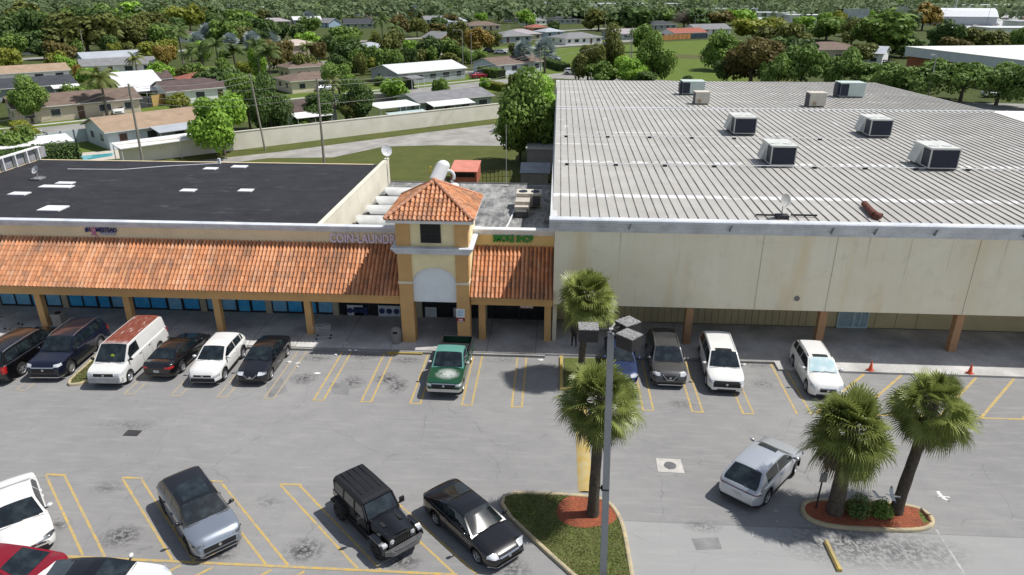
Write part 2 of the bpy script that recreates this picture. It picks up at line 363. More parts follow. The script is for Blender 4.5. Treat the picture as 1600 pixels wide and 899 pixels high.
# ================================================================== SHOPPING CENTRE
TAN=M('tan_stucco',(.66,.4,.17),.9,.1,1.2,fine=.1);CREAM=M('cream_stucco',(.95,.82,.5),.9,.12,.9,fine=.08)
PARC=M('parapet_stucco',(.86,.7,.46),.9,.12,.5,fine=.1);PARY=M('ochre_stucco',(.9,.66,.28),.9,.1,.6,fine=.1)
WHT=M('white_trim',(.8,.8,.8),.7,.1,2);TRIM=M('painted_cornice',(.7,.73,.78),.75,.25,.9,fine=.35)
DARK=M('dark_void',(.012,.012,.014),.6);FRAME=M('dark_frame',(.03,.032,.036),.5)
def tilemat(name,pitch,course):
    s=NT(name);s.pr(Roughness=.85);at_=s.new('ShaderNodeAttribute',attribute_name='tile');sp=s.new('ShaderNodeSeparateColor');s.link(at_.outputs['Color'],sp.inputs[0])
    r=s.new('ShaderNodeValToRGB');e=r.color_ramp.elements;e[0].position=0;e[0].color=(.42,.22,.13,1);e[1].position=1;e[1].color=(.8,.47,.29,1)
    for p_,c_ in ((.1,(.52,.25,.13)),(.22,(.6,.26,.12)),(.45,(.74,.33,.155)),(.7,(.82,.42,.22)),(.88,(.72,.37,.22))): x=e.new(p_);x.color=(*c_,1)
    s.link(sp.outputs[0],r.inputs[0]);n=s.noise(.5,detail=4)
    c=s.mix(s.rng(n,.46,.66,0,.55),r.outputs[0],(.26,.15,.1));c=s.mix(s.rng(s.noise(1,s.coord((1.6,.35,.35)),detail=5,rough=.7),.5,.68,0,.6),c,(.22,.14,.1));c=s.mix(1.0,c,(1.0,.96,.93),'MULTIPLY');c=s.mix(s.math('MULTIPLY',sp.outputs[1],.68),c,(.12,.055,.035));c=s.mix(s.rng(s.noise(14,detail=3),.5,.75,0,.5),c,(.3,.2,.15))  # second channel darkens tile gaps and front lips, shade put into the colour
    s.col(c);return s.m
TILE=tilemat('terracotta_tile',.255,.38)
def tileslope(name,x0,x1,ye,ze,yt,zt,parent,pitch=.255,course=.37,clip=None):
    """barrel tiles on a slope facing -Y; wavy section, stepped courses"""
    L=math.hypot(yt-ye,zt-ze);sl=Vector((0,yt-ye,zt-ze))/L;nr=Vector((0,-sl.z,sl.y));nc=max(1,round(L/course));cs=L/nc
    nt_=max(1,round((x1-x0)/pitch));pt=(x1-x0)/nt_;K=6;b=MB();cols=[];colt=[random.random() for _ in range(nt_+1)]
    for r in range(nc):
        for k in range(nt_):
            if clip and not clip(x0+(k+.5)*pt,(r+.5)*cs): continue
            g=random.random();rows=[]
            jx=random.uniform(-.008,.008);jz=random.uniform(-.005,.006);g=min(1,max(0,.35*g+.65*colt[k]+random.choice((0,0,0,0,0,-.3,.2))))
            for e,(s_,h) in enumerate(((r*cs-.03,.03),((r+1)*cs,.0))):
                row=[]
                for j in range(K+1):
                    a=j/K;hh=.1*math.sin(math.pi*min(1,a/.68)) if a<.68 else -.045*math.sin(math.pi*(a-.68)/.32)
                    p=Vector((x0+(k+a)*pt+jx,ye,ze))+sl*s_+nr*(hh+h+jz);row.append(p)
                rows.append(row)
            low=[Vector(p)-nr*.06 for p in rows[0]]
            o=len(b.v);b.grid([low]+rows)
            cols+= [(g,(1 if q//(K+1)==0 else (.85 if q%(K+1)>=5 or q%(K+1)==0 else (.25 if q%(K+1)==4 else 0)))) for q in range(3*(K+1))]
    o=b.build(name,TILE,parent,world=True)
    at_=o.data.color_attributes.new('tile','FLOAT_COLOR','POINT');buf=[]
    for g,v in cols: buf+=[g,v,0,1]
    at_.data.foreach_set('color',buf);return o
XL=-47.0
mall=thing('strip_mall','long tan strip of shops with black flat roof and red tile canopy on posts','shop building',(-23,44,0))
# walls: rear, ends, parapet front
b=MB();b.box(XL,-9.3,42.3,42.6,4.0,6.55);b.box(XL,-14.9,60.9,61.1,0,6.4);b.box(XL,XL+.25,42.6,60.9,0,6.4)
b.build('wall',PARC,mall,world=True)
b=MB();b.box(-5.1,-.02,42.3,42.6,4.0,6.55);b.build('wall',PARY,mall,world=True)
b=MB();b.box(-15.2,-14.9,42.6,61.9,3,6.74);b.box(-15.22,-14.88,42.6,61.95,6.74,6.79)
b.build('parapet',M('parapet_cream',(.78,.73,.6),.9,.12,.6,fine=.12),mall,world=True)
def blackroof():
    s=NT('black_roofing');s.pr(Roughness=.9);n=s.noise(.5,detail=6,rough=.7);st=s.noise(1,s.coord((.35,2.6,1)),detail=5,rough=.7)
    c=s.mix(s.rng(n,.3,.7),(.012,.012,.016),(.028,.028,.034));c=s.mix(s.rng(st,.52,.72,0,.5),c,(.05,.05,.056));c=s.mix(s.rng(s.noise(1,s.coord((.5,1.6,1)),detail=6,rough=.75),.6,.74,0,.5),c,(.2,.2,.21))
    s.col(c);s.bump(s.noise(12,detail=4),.5,.03);return s.m
b=MB();b.box(XL+.25,-15.2,42.6,60.9,6.1,6.38);b.build('flat_roof',blackroof(),mall,world=True)
def graveroof():
    s=NT('weathered_roofing');s.pr(Roughness=.9);n=s.noise(.45,detail=7,rough=.75);st=s.noise(1,s.coord((2.2,.5,1)),detail=6,rough=.7)
    c=s.mix(s.rng(n,.38,.62),(.06,.065,.068),(.32,.32,.31));c=s.mix(s.rng(st,.45,.7,0,.75),c,(.5,.5,.48));sep=s.new('ShaderNodeSeparateXYZ');s.link(s.tc.outputs['Object'],sep.inputs[0])
    c=s.mix(s.rng(sep.outputs[0],21.0,21.1,0,.8),c,(.04,.042,.045));s.col(c);return s.m
b=MB();b.box(-14.9,-.05,42.6,61.8,4.3,4.6);o=b.build('low_roof',graveroof(),mall,world=True)
b=MB();b.box(-14.9,-.05,61.5,61.78,0,4.3);b.box(-14.9,-.05,61.8,61.95,4.1,4.68,1);b.build('wall',[PARC,M('roof_edge_grey',(.16,.16,.16),.8)],mall,world=True)
# cornice, moulded
def cornice(name,x0,x1,y,z,prof,mat,parent):
    b=MB();P=[[(x,y-d,z+h) for d,h in prof] for x in (x0,x1)];b.grid(P)
    for i,x in ((0,x0),(1,x1)): b.add([(x,y-d,z+h) for d,h in prof]+[(x,y,z)],[tuple(range(len(prof)+1))])
    return b.build(name,mat,parent,world=True)
pf=[(0,0),(.06,.0),(.06,.1),(.13,.12),(.13,.2),(.2,.26),(.2,.36),(.19,.4),(-.3,.4),(-.3,.2)]
cornice('cornice',XL,-9.3,42.298,6.42,pf,TRIM,mall);cornice('cornice',-5.1,-.02,42.298,6.42,pf,WHT,mall)
b=MB()
for x in range(13):
    y=43.3+x*1.45;b.bx((-46.6,y,7.0),(.3,.12,1.1));b.bx((-46.85,y+.72,6.95),(.12,1.2,.95),mi=1)
b.box(-46.95,-46.5,42.7,61.2,7.5,7.58)
b.build('end_parapet',[WHT,M('shaded_panel',(.33,.33,.36),.8,.3,2)],mall,world=True)
SKY=M('roof_panel_white',(.78,.78,.8),.6,.08,2)
for (u,v,wx,wy) in ((101.7,285.5,1.6,.9),(88,291,3.0,1.0),(30,302,1.6,1.1),(83,325,1.9,1.7),(294,297,1.3,1.0),(384,297,1.25,1.0),(329,263,1.3,1.0),(374,260,1.5,1.1)):
    wx*=.85;wy*=.72;p=at(u,v,6.46);b=MB();b.box(p.x-wx/2,p.x+wx/2,p.y-wy/2,p.y+wy/2,6.382,6.46);b.build('skylight',SKY,mall,world=True)
b=MB();b.tube([(-41.8,57.5,6.42),(-37,57.6,6.43),(-34,59,6.43),(-29.8,60.4,6.43)],.035,6);b.bx((-29.8,60.5,6.6),(.2,.2,.5));b.build('roof_conduit',SKY,mall,world=True)
# canopy
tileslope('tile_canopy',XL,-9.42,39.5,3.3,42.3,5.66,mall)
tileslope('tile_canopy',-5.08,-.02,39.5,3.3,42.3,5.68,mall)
b=MB();b.box(XL,-9.3,39.72,42.29,3.06,3.14,1);b.box(XL,-9.3,39.75,40.1,2.62,3.06);b.box(-5.05,-.02,39.72,42.29,3.06,3.14,1);b.box(-5.05,-.02,39.75,40.1,2.7,3.06)
b.box(XL,-9.35,39.56,39.74,3.14,3.27);b.box(-5.05,-.02,39.56,39.74,3.14,3.27)
b.build('eave_beam',[TAN,M('soffit',(.4,.33,.22),.9)],mall,world=True)
for x in (-39.35,-33.4,-27.45,-21.5,-15.55,-4.42,-.3):
    b=MB();b.box(x-.21,x+.21,40.12,40.5,.13,3.06);b.box(x-.23,x+.23,40.1,40.52,.13,.24);b.build('column',TAN,mall,world=True)
# shopfront
b=MB();b.box(XL,-.05,43.3,43.6,.0,4.3);b.box(XL,-.05,42.62,43.28,3.2,3.24);b.build('shopfront_wall',M('shopfront_dark',(.03,.03,.035),.7),mall,world=True)
PIL=M('pilaster_stucco',(.5,.45,.34),.9,.12,1)
BLU=glass('blue_window',(.05,.42,.85),.1,(.12,.55,.9));BLU2=glass('pale_blue_window',(.2,.5,.75),.1,(.3,.62,.85))
random.seed(3)
bays=[(-46.5,-43.6,0),(-43.2,-38.9,1),(-38.7,-34.25,1),(-33.7,-29.6,1),(-29.0,-24.3,1),(-23.8,-19.6,1),(-19.2,-14.95,1)]
for x0,x1,k in bays:
    b=MB();b.box(x0-.42,x0,43.1,43.32,.13,3.2);b.build('pilaster',PIL,mall,world=True)
    n=4 if x1-x0>3.5 else 3;wd=(x1-x0)/n
    for i in range(n):
        a=x0+i*wd+.05;c=a+wd-.1;door=(i==n-2 and n==4)
        f=MB();f.box(a-.05,a,43.2,43.29,.13,3.15);f.box(c,c+.05,43.2,43.29,.13,3.15);f.box(a,c,43.2,43.29,.13,.25 if not door else .18);f.box(a,c,43.2,43.29,2.3,2.36);f.box(a,c,43.2,43.29,3.08,3.15)
        fo=f.build('window',FRAME,mall,world=True)
        g=MB();g.box(a,c,43.24,43.27,.25 if not door else .18,2.3);g.box(a,c,43.24,43.27,2.36,3.08);go=g.build('pane',random.choice((BLU,BLU,BLU2)),fo)
        if door:
            h=MB();h.box(a+.02,a+.07,43.19,43.24,.18,2.3);h.box(c-.07,c-.02,43.19,43.24,.18,2.3);h.tube([(c-.14,43.15,.95),(c-.14,43.15,1.35)],.02,6);h.build('door_frame',FRAME,fo)
# laundry windows with machines seen inside, dark glass
DG=glass('dark_glass',(.012,.014,.016),.05)
for x0,x1 in ((-14.3,-12.5),(-12.4,-10.4),(-10.3,-8.4),(-8.2,-6.3),(-6.2,-4.9),(-4.0,-2.3),(-2.2,-.6)):
    f=MB();f.box(x0-.05,x0,43.18,43.29,.13,3.2);f.box(x1,x1+.05,43.18,43.29,.13,3.2);f.box(x0,x1,43.18,43.29,.13,.22);f.box(x0,x1,43.18,43.29,2.35,2.42);fo=f.build('window',FRAME,mall,world=True)
    g=MB();g.box(x0,x1,43.22,43.26,.22,3.18);g.build('pane',DG,fo)
POS=M('poster_white',(.6,.63,.68),.7,.15,2);POB=M('poster_blue',(.03,.05,.14),.6,.2,3)
for (u0,v0,u1,v1,k) in ((544,477,567,493,0),(554,480,574,493,1),(592,478,625,494,0),(665,480,682,495,0),(709,481,716,495,0)):
    p,q=aty(u0,v1,43.2),aty(u1,v0,43.2);b=MB();b.box(p.x,q.x,43.15,43.172,p.z,q.z,1 if k else 0)
    if not k and q.x-p.x>1:
        for i in range(3):
            c=p.x+(q.x-p.x)*(i+.5)/3;b.lathe([(.0,-.01),(.2,-.01),(.2,.01)],14,(c,43.142,(p.z+q.z)/2),1,'Y')
    b.build('window_poster',[POS,POB],mall,world=True)
for x in (-14.75,-9.0,-4.6,-.35):
    b=MB();b.box(x-.2,x+.2,43.1,43.32,.13,3.2);b.build('pilaster',PIL,mall,world=True)
# ---------------- tower
tw=thing('entrance_tower','square cream entrance tower with tan corner piers and a red tiled pyramid roof','tower',(-7.3,41.4,.13))
X0,X1,Y0,Y1=-9.38,-5.12,39.45,43.4
b=MB()
b.box(X0+.8,X1-.75,Y0+.12,Y0+.3,5.14,8.2);b.box(X0,X0+.2,Y0+.9,Y1,3.0,8.2);b.box(X1-.2,X1,Y0+.81,Y1,3.0,8.2);b.box(X0+.2,X1-.2,Y1-.2,Y1,3.0,8.2)
# spandrels beside the arch
ax0,ax1,zs,zt=-8.58,-5.87,4.15,5.1
pts=[]
for i in range(13):
    t=i/12;x=ax0+(ax1-ax0)*t;pts.append((x,zs+(zt-zs)*math.sqrt(max(0,1-((t-.5)*2)**2))))
for i in range(12):
    (xa,za),(xb,zb)=pts[i],pts[i+1];b.add([(xa,Y0+.12,za),(xb,Y0+.12,zb),(xb,Y0+.12,5.14),(xa,Y0+.12,5.14)],[(0,1,2,3)])
b.build('wall',CREAM,tw,world=True)
for x0,x1 in ((X0-.02,X0+.8),(X1-.77,X1+.02)):
    b=MB();b.box(x0,x1,Y0,Y0+.8,.13,8.2);b.build('pier',TAN,tw,world=True)
b=MB();b.add([(x,Y0+.2,z) for x,z in pts]+[(ax1,Y0+.2,2.9),(ax0,Y0+.2,2.9)],[tuple(range(15))]);b.add([(x,Y0+.3,z) for x,z in pts]+[(ax1,Y0+.3,2.9),(ax0,Y0+.3,2.9)],[tuple(range(15))]);b.box(ax0,ax1,Y0+.2,Y0+.3,2.86,2.9)
b.build('arch_panel',M('arch_panel_blue',(.88,.92,.95),.7,.06,1.5,fine=.1),tw,world=True)
b=MB();P=[]
for i in range(13):
    x,z=pts[i];P.append([(x,Y0+.09,z),(x,Y0+.09,z+.07)])
b.grid(P);b.build('arch_trim',WHT,tw,world=True)
def ring(name,z,prof,parent,mat,x0,x1,y0,y1):
    P=[]
    for cx,cy,sx,sy in ((x0,y0,-1,-1),(x1,y0,1,-1),(x1,y1,1,1),(x0,y1,-1,1)): P.append([(cx+sx*d,cy+sy*d,z+h) for d,h in prof])
    b=MB();b.grid(P+[P[0]]);return b.build(name,mat,parent,world=True)
ring('cornice',6.08,[(.0,0),(.08,.0),(.1,.12),(.18,.16),(.2,.26),(.3,.34),(.3,.44),(0,.46)],tw,TRIM,X0-.03,X1+.03,Y0-.01,Y1)
ring('eave_trim',8.1,[(-.1,0),(.42,.02),(.45,.1),(.45,.22),(-.1,.24)],tw,WHT,X0,X1,Y0-.1,Y1+.2)
for x0,x1 in ((X0-.05,X0+.83),(X1-.8,X1+.05)):
    b=MB();b.box(x0,x1,Y0-.03,Y0+.83,4.12,4.26);b.build('pier_band',M('band_cream',(.8,.74,.6),.8),tw,world=True)
b=MB();b.box(-7.93,-6.72,Y0+.06,Y0+.118,6.75,7.92);wo=b.build('window',FRAME,tw,world=True)
b=MB()
for x in (-7.88,-7.31):
    for z in (6.8,7.35): b.box(x,x+.53,Y0+.045,Y0+.058,z,z+.51)
b.build('pane',M('louvre_black',(.008,.008,.009),.5),wo)
# pyramid roof: four tiled faces (front face at base, others turned)
def pyr():
    ex0,ex1,ey0,ey1,ze,za=X0-.5,X1+.42,Y0-.62,Y1+.68,8.36,9.98;cx,cy=(ex0+ex1)/2,(ey0+ey1)/2
    b=MB();cols=[]
    for (A,B) in (((ex0,ey0),(ex1,ey0)),((ex1,ey0),(ex1,ey1)),((ex1,ey1),(ex0,ey1)),((ex0,ey1),(ex0,ey0))):
        A=Vector((*A,ze));B=Vector((*B,ze));ap=Vector((cx,cy,za));e=(B-A);W=e.length;e.normalize();mid=(A+B)/2;sl=(ap-mid);L=sl.length;sl.normalize();nr=e.cross(sl)
        if nr.z<0: nr=-nr
        nc=9;cs=L/nc;pit=.27;nt_=round(W/pit);pit=W/nt_
        for r in range(nc):
            for k in range(nt_):
                x=-W/2+(k+.5)*pit;s0=r*cs;lim=W/2*(1-(s0+cs*.35)/L)
                if abs(x)>lim: continue
                g=random.random();rows=[]
                s1=min((r+1)*cs,L*(1-max(0,abs(x)-pit*.3)/(W/2)))
                for s_,h in ((s0-.03,.045),(s1,0)):
                    row=[]
                    for j in range(7):
                        a=j/6;hh=.1*math.sin(math.pi*min(1,a/.68)) if a<.68 else -.045*math.sin(math.pi*(a-.68)/.32)
                        row.append(mid+e*(x-pit/2+a*pit)+sl*s_+nr*(hh+h))
                    rows.append(row)
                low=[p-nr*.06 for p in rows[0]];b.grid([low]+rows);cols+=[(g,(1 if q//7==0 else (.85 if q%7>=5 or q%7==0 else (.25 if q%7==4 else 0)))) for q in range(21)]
        o=len(b.v);b.add([A-nr*.02,B-nr*.02,ap-nr*.02],[(0,1,2)]);cols+=[(.3,1)]*3
    ob=b.build('tile_roof',TILE,tw,world=True);at_=ob.data.color_attributes.new('tile','FLOAT_COLOR','POINT');buf=[]
    for g,v in cols: buf+=[g,v,0,1]
    at_.data.foreach_set('color',buf)
    h=MB()
    for c in ((ex0,ey0),(ex1,ey0),(ex1,ey1),(ex0,ey1)): 
        P0=Vector((*c,ze+.08));P1=Vector((cx,cy,za+.1));n=12
        for i in range(n): h.tube([P0.lerp(P1,i/n),P0.lerp(P1,(i+1.12)/n)],[.12,.095],7)
    h.ell((cx,cy,za+.12),(.17,.17,.14));h.build('ridge_tiles',M('ridge_terracotta',(.58,.29,.18),.85,.3,3),tw,world=True)
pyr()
# ---------------- big store
def fascia():
    s=NT('stained_fascia');s.pr(Roughness=.9);st=s.noise(1,s.coord((1.6,1,.12)),detail=6,rough=.7);st2=s.noise(1,s.coord((.45,1,.06),loc=(5,0,0)),detail=4);n=s.noise(.35,detail=5)
    c=s.mix(s.rng(n,.35,.65),(.88,.8,.6),(.95,.88,.7));c=s.mix(s.rng(st,.5,.72,0,.5),c,(.82,.75,.6));c=s.mix(s.rng(st2,.52,.7,0,.65),c,(.8,.62,.32));c=s.mix(s.rng(st,.24,.36,.55,0),c,(.68,.71,.72))
    sep=s.new('ShaderNodeSeparateXYZ');s.link(s.tc.outputs['Object'],sep.inputs[0])
    dk=s.math('MULTIPLY',s.rng(s.noise(1,s.coord((3.5,1,.1),loc=(9,0,0)),detail=4),.62,.72),s.rng(sep.outputs[2],3.5,7.5,.1,.8));c=s.mix(dk,c,(.35,.33,.28));c=s.mix(s.rng(s.noise(.9,detail=5,rough=.7),.55,.7,0,.3),c,(.62,.56,.42));s.col(c);return s.m
def metalroof():
    s=NT('metal_roof');s.pr(Roughness=.6);s.b.inputs['Specular IOR Level'].default_value=.3;n=s.noise(.25,detail=6,rough=.7);pn=s.noise(1,s.coord((1.66,.08,1)),detail=3)
    c=s.mix(s.rng(n,.35,.65),(.4,.385,.355),(.49,.475,.44));c=s.mix(s.rng(pn,.45,.7,0,.35),c,(.44,.42,.39))
    sep=s.new('ShaderNodeSeparateXYZ');s.link(s.tc.outputs['Object'],sep.inputs[0]);Y=sep.outputs[1];tot=None
    pat=s.noise(1,s.coord((.8,.9,1)),detail=5,rough=.7)
    for y0,hw,thr,k in ((44.6,.42,.4,1),(53.6,.4,.46,.9),(59.7,.2,.5,.8),(64.6,.25,.5,.8),(70.5,.16,.5,.6),(77.0,.32,.25,1),(84,.3,.45,.9),(92,.35,.45,.9),(99,.3,.5,.8)):
        d=s.math('ABSOLUTE',s.math('SUBTRACT',Y,y0));f=s.math('MULTIPLY',s.rng(d,hw*.6,hw,1,0),s.rng(pat,thr,thr+.08,0,k));tot=f if tot is None else s.math('MAXIMUM',tot,f)
    bl=s.math('MULTIPLY',s.rng(s.noise(1,s.coord((.5,.22,1),loc=(3,7,0)),detail=6,rough=.8),.62,.68),.8);tot=s.math('MAXIMUM',tot,bl)
    c=s.mix(tot,c,(.74,.74,.73));rust=s.rng(s.noise(.6,detail=6,rough=.8),.66,.76,0,.4);c=s.mix(rust,c,(.33,.27,.2))
    sm=s.noise(1,s.coord((1.1,.6,1),loc=(11,3,0)),detail=4);c=s.mix(s.rng(sm,.7,.78,0,.5),c,(.2,.2,.2));s.col(c);return s.m
ST=thing('superstore','big windowless cream store with a white ribbed metal roof and grey cornice','store building',(22,60,0))
XR=44.6
b=MB();b.box(0,.25,40.2,107.2,0,8.2);b.box(XR-.25,XR,40.2,107.2,0,8.2);b.box(.25,XR-.25,107,107.2,0,8.2)
b.build('wall',M('store_side_wall',(.7,.64,.5),.9,.12,.5,fine=.2),ST,world=True)
b=MB();b.box(.0,XR+12,40.0,40.19,2.75,7.6);b.box(.0,XR+12,40.2,42.5,2.75,2.9,1);b.build('fascia',[fascia(),M('soffit',(.4,.33,.22))],ST,world=True)
b=MB()
for x in (12.16,16.35,24.33): b.box(x,x+.022,39.985,39.999,2.76,7.5)
b.build('panel_joints',M('joint_grey',(.4,.36,.28),.9),ST,world=True)
pf=[(.0,-.0),(.05,0),(.07,.14),(.2,.18),(.24,.38),(.33,.44),(.36,.6),(.5,.68),(.52,.84),(.46,.9),(.05,.92),(-.1,.75)]
cornice('cornice',-.32,XR+12,39.998,7.5,pf,TRIM,ST)
b=MB();k=0
for x in (4.35,10.1,15.8,18.2,21.5,26.4): b.bx((x,39.615,8.02),(.018,.28,.5),ry=.25,mi=0)
b.build('cornice_joints',M('joint_grime',(.3,.31,.33),.9),ST,world=True)
ridgeY,zr=77.2,9.0
b=MB();z0=8.36
b.add([(-.15,40.1,z0),(XR+.15,40.1,z0),(XR+.15,ridgeY,zr),(-.15,ridgeY,zr),(-.15,107.35,z0),(XR+.15,107.35,z0)],[(0,1,2,3),(3,2,5,4)])
b.add([(-.15,40.1,z0),(-.15,ridgeY,zr),(-.15,107.35,z0),(-.15,107.35,z0-.3),(-.15,40.1,z0-.3)],[(0,1,2,3,4)]);b.add([(XR+.15,40.1,z0),(XR+.15,ridgeY,zr),(XR+.15,107.35,z0),(XR+.15,107.35,z0-.3),(XR+.15,40.1,z0-.3)],[(0,1,2,3,4)])
b.add([(-.15,107.35,z0),(XR+.15,107.35,z0),(XR+.15,107.35,z0-.3),(-.15,107.35,z0-.3)],[(0,1,2,3)])
b.build('roof',metalroof(),ST,world=True)
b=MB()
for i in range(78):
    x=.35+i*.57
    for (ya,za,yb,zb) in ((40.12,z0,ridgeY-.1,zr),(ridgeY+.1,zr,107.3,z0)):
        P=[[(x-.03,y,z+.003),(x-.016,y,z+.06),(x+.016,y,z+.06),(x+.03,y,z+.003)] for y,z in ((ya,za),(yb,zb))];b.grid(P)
b.build('roof_ribs',M('rib_grey',(.25,.24,.23),.8,.5,.6,(.42,.41,.39)),ST,world=True)  # darker than the panels: dirt plus the ribs' shadow side put into the grey
b=MB();b.box(-.16,XR+.16,ridgeY-.16,ridgeY+.16,zr-.01,zr+.09);b.box(-.28,.12,40.1,107.3,z0-.1,z0+.02)
b.build('ridge_cap',M('cap_white',(.68,.68,.67),.6,.12,.8),ST,world=True)
def rz_(y): return z0+(zr-z0)*(y-40.1)/(ridgeY-40.1) if y<ridgeY else zr-(zr-z0)*(y-ridgeY)/(107.3-ridgeY)
b=MB()
for y,x1 in ((52.4,34),(62.3,26)):
    b.tube([(.4,y,rz_(y)+.16),(x1,y,rz_(y)+.16)],.035,6)
    for i in range(int(x1/3.6)): b.bx((.8+i*3.6,y,rz_(y)+.06),(.3,.18,.16),mi=1)
b.build('gas_pipe',[WHT,M('pipe_block',(.03,.03,.03),.8)],ST,world=True)
for x in (8.42,16.45,24.5,32.5): 
    b=MB();b.box(x-.22,x+.22,40.22,40.66,.125,2.9);b.build('column',M('column_brown',(.45,.26,.14),.9,.12,2),ST,world=True)
b=MB();b.box(.25,XR,43.4,43.6,.12,3.2);b.build('wall',M('siding_tan',(.6,.5,.3),.9,.15,.6),ST,world=True)
b=MB()
random.seed(5)
for i in range(46):
    x=3.9+i*.44
    if 17.0<x<20.2: continue
    if x>16.9 and i%3: continue
    b.box(x,x+.022,43.385,43.398,.13,3.0)
b.build('siding_joints',M('siding_groove',(.2,.16,.09),.9),ST,world=True)
p,q=aty(1305,515,43.35),aty(1359,486,43.35)
b=MB();f=M('alu_pale',(.55,.68,.72),.5);x0,x1=p.x,q.x
for x in (x0,x0+.95,x0+1.05,x1-.55,x1-.06): b.box(x,x+.07,43.28,43.39,.13,2.95)
b.box(x0,x1,43.285,43.388,2.05,2.13);b.box(x0,x1,43.285,43.388,.13,.22);b.box(x0,x1,43.285,43.388,2.86,2.93);dr=b.build('door',f,ST,world=True)
b=MB();b.box(x0+.07,x1,43.32,43.36,.22,2.86);b.build('pane',glass('door_glass',(.3,.42,.47),.15,(.4,.52,.55)),dr)
b=MB();b.lathe([(0,.0),(.16,0),(.16,.06),(.1,.1)],12,(14.6,39.93,3.55),0,'Y');b.build('wall_vent',M('vent_grey',(.25,.24,.22),.7),ST,world=True)
# neighbouring white roof right of the store
t=thing('annex_building','low building with bright white flat roof beyond the right end of the ribbed roof','annex building',(66,80,0))
b=MB();b.box(48,88,72,92,0,6.6);b.build('wall',M('annex_wall',(.6,.58,.52),.9),t,world=True)
b=MB();b.box(47.8,88.2,71.8,92.2,6.6,6.85);b.build('roof',M('white_membrane',(.82,.82,.8),.8,.08,.3),t,world=True)
# ---------------- signs
def sign(name,label,cat): return lambda parts:None
PUR=M('letter_mauve',(.72,.62,.74),.5,.05);GRN=M('letter_green',(.02,.3,.05),.4,.1);NAVY=M('letter_navy',(.03,.05,.2),.5,.05);PNK=M('logo_pink',(.6,.16,.42),.5)
def letters(name,label,body,xy0,xy1,Y,mat,wt=.02,sub=None):
    p=aty(*xy0,Y);q=aty(*xy1,Y);cx=(p.x+q.x)/2;cz=(p.z+q.z)/2;hgt=abs(q.z-p.z)
    t=thing(name,label,'shop sign',(cx,Y,cz))
    x=p.x;tmp=text('letters',body,hgt/.72,(cx,Y-.05,cz),mat,None,ext=.05,off=wt)
    wdt=max(v.co.x for v in tmp.data.vertices)-min(v.co.x for v in tmp.data.vertices)
    tmp.scale=((q.x-p.x)/wdt,1,1);par(tmp,t,True);tag(tmp,None);return t,tmp
letters('shop_sign','pale mauve COIN-LAUNDRY letters mounted above the tile canopy left of the tower','COIN-LAUNDRY',(516,379),(627,367.5),42.25,PUR,.022)
t,o=letters('shop_sign','green SMOKE SHOP letters on the ochre wall right of the tower','SMOKE SHOP',(770,378.5),(833,368.5),42.25,GRN,.018)
p=aty(808,378,42.2);q=aty(813,369,42.2)
t=thing('shop_sign','small navy HOMESTEAD letters with a pink ribbon figure on the left parapet','shop sign',(aty(160,364,42.2)))
p=aty(133,363,42.2);q=aty(182,356.5,42.2)
for body,ua,ub in (('#H',133,141.3),('MESTEAD',150,182)):
    pa,pb_=aty(ua,361.5,42.2),aty(ub,361.5,42.2);o=text('letters',body,.42,((pa.x+pb_.x)/2,42.22,aty(160,360,42.2).z),NAVY,None,ext=.03,off=.006);wdt=max(v.co.x for v in o.data.vertices)-min(v.co.x for v in o.data.vertices);o.scale=((pb_.x-pa.x)/wdt,1,1);par(o,t,True)
c=aty(145.5,359.5,42.2);b=MB();b.tube([(c.x+.15*math.cos(a*.5236),42.2,c.z+.15*math.sin(a*.5236)) for a in range(13)],.035,6)
b.tube([(c.x-.1,42.2,c.z-.16),(c.x+.05,42.2,c.z-.33),(c.x+.2,42.2,c.z-.42)],.035,6);b.tube([(c.x+.1,42.2,c.z-.16),(c.x-.05,42.2,c.z-.33),(c.x-.2,42.2,c.z-.3)],.035,6)
b.build('ribbon_emblem',PNK,t,world=True)
b=MB();c0=aty(156,365.5,42.2);c1=aty(180,366,42.2);b.box(c0.x,c1.x,42.2,42.24,c0.z-.07,c0.z+.07);b.build('strapline_bar',M('bar_slate',(.38,.42,.55),.6,.3,14),t,world=True)
p=aty(813,482,40.3);q=aty(833,477,40.3);t=thing('hanging_sign','small HOOKAH sign with pale letters hung under the right canopy beam','hanging sign',((p.x+q.x)/2,40.3,(p.z+q.z)/2))
b=MB();b.box(p.x-.03,q.x+.03,40.3,40.34,p.z-.03,q.z+.05);b.tube([(p.x+.1,40.32,q.z+.05),(p.x+.1,40.32,q.z+.3)],.01,4);b.tube([(q.x-.1,40.32,q.z+.05),(q.x-.1,40.32,q.z+.3)],.01,4);b.build('board',M('sign_dark_red',(.12,.03,.03),.6),t,world=True)
o=text('letters','HOOKAH',.2,((p.x+q.x)/2,40.28,(p.z+q.z)/2),M('letter_pale',(.8,.72,.72),.5),None,ext=.008,off=.012);wdt=max(v.co.x for v in o.data.vertices)-min(v.co.x for v in o.data.vertices);o.scale=((q.x-p.x)*.95/wdt,1,1);par(o,t,True)
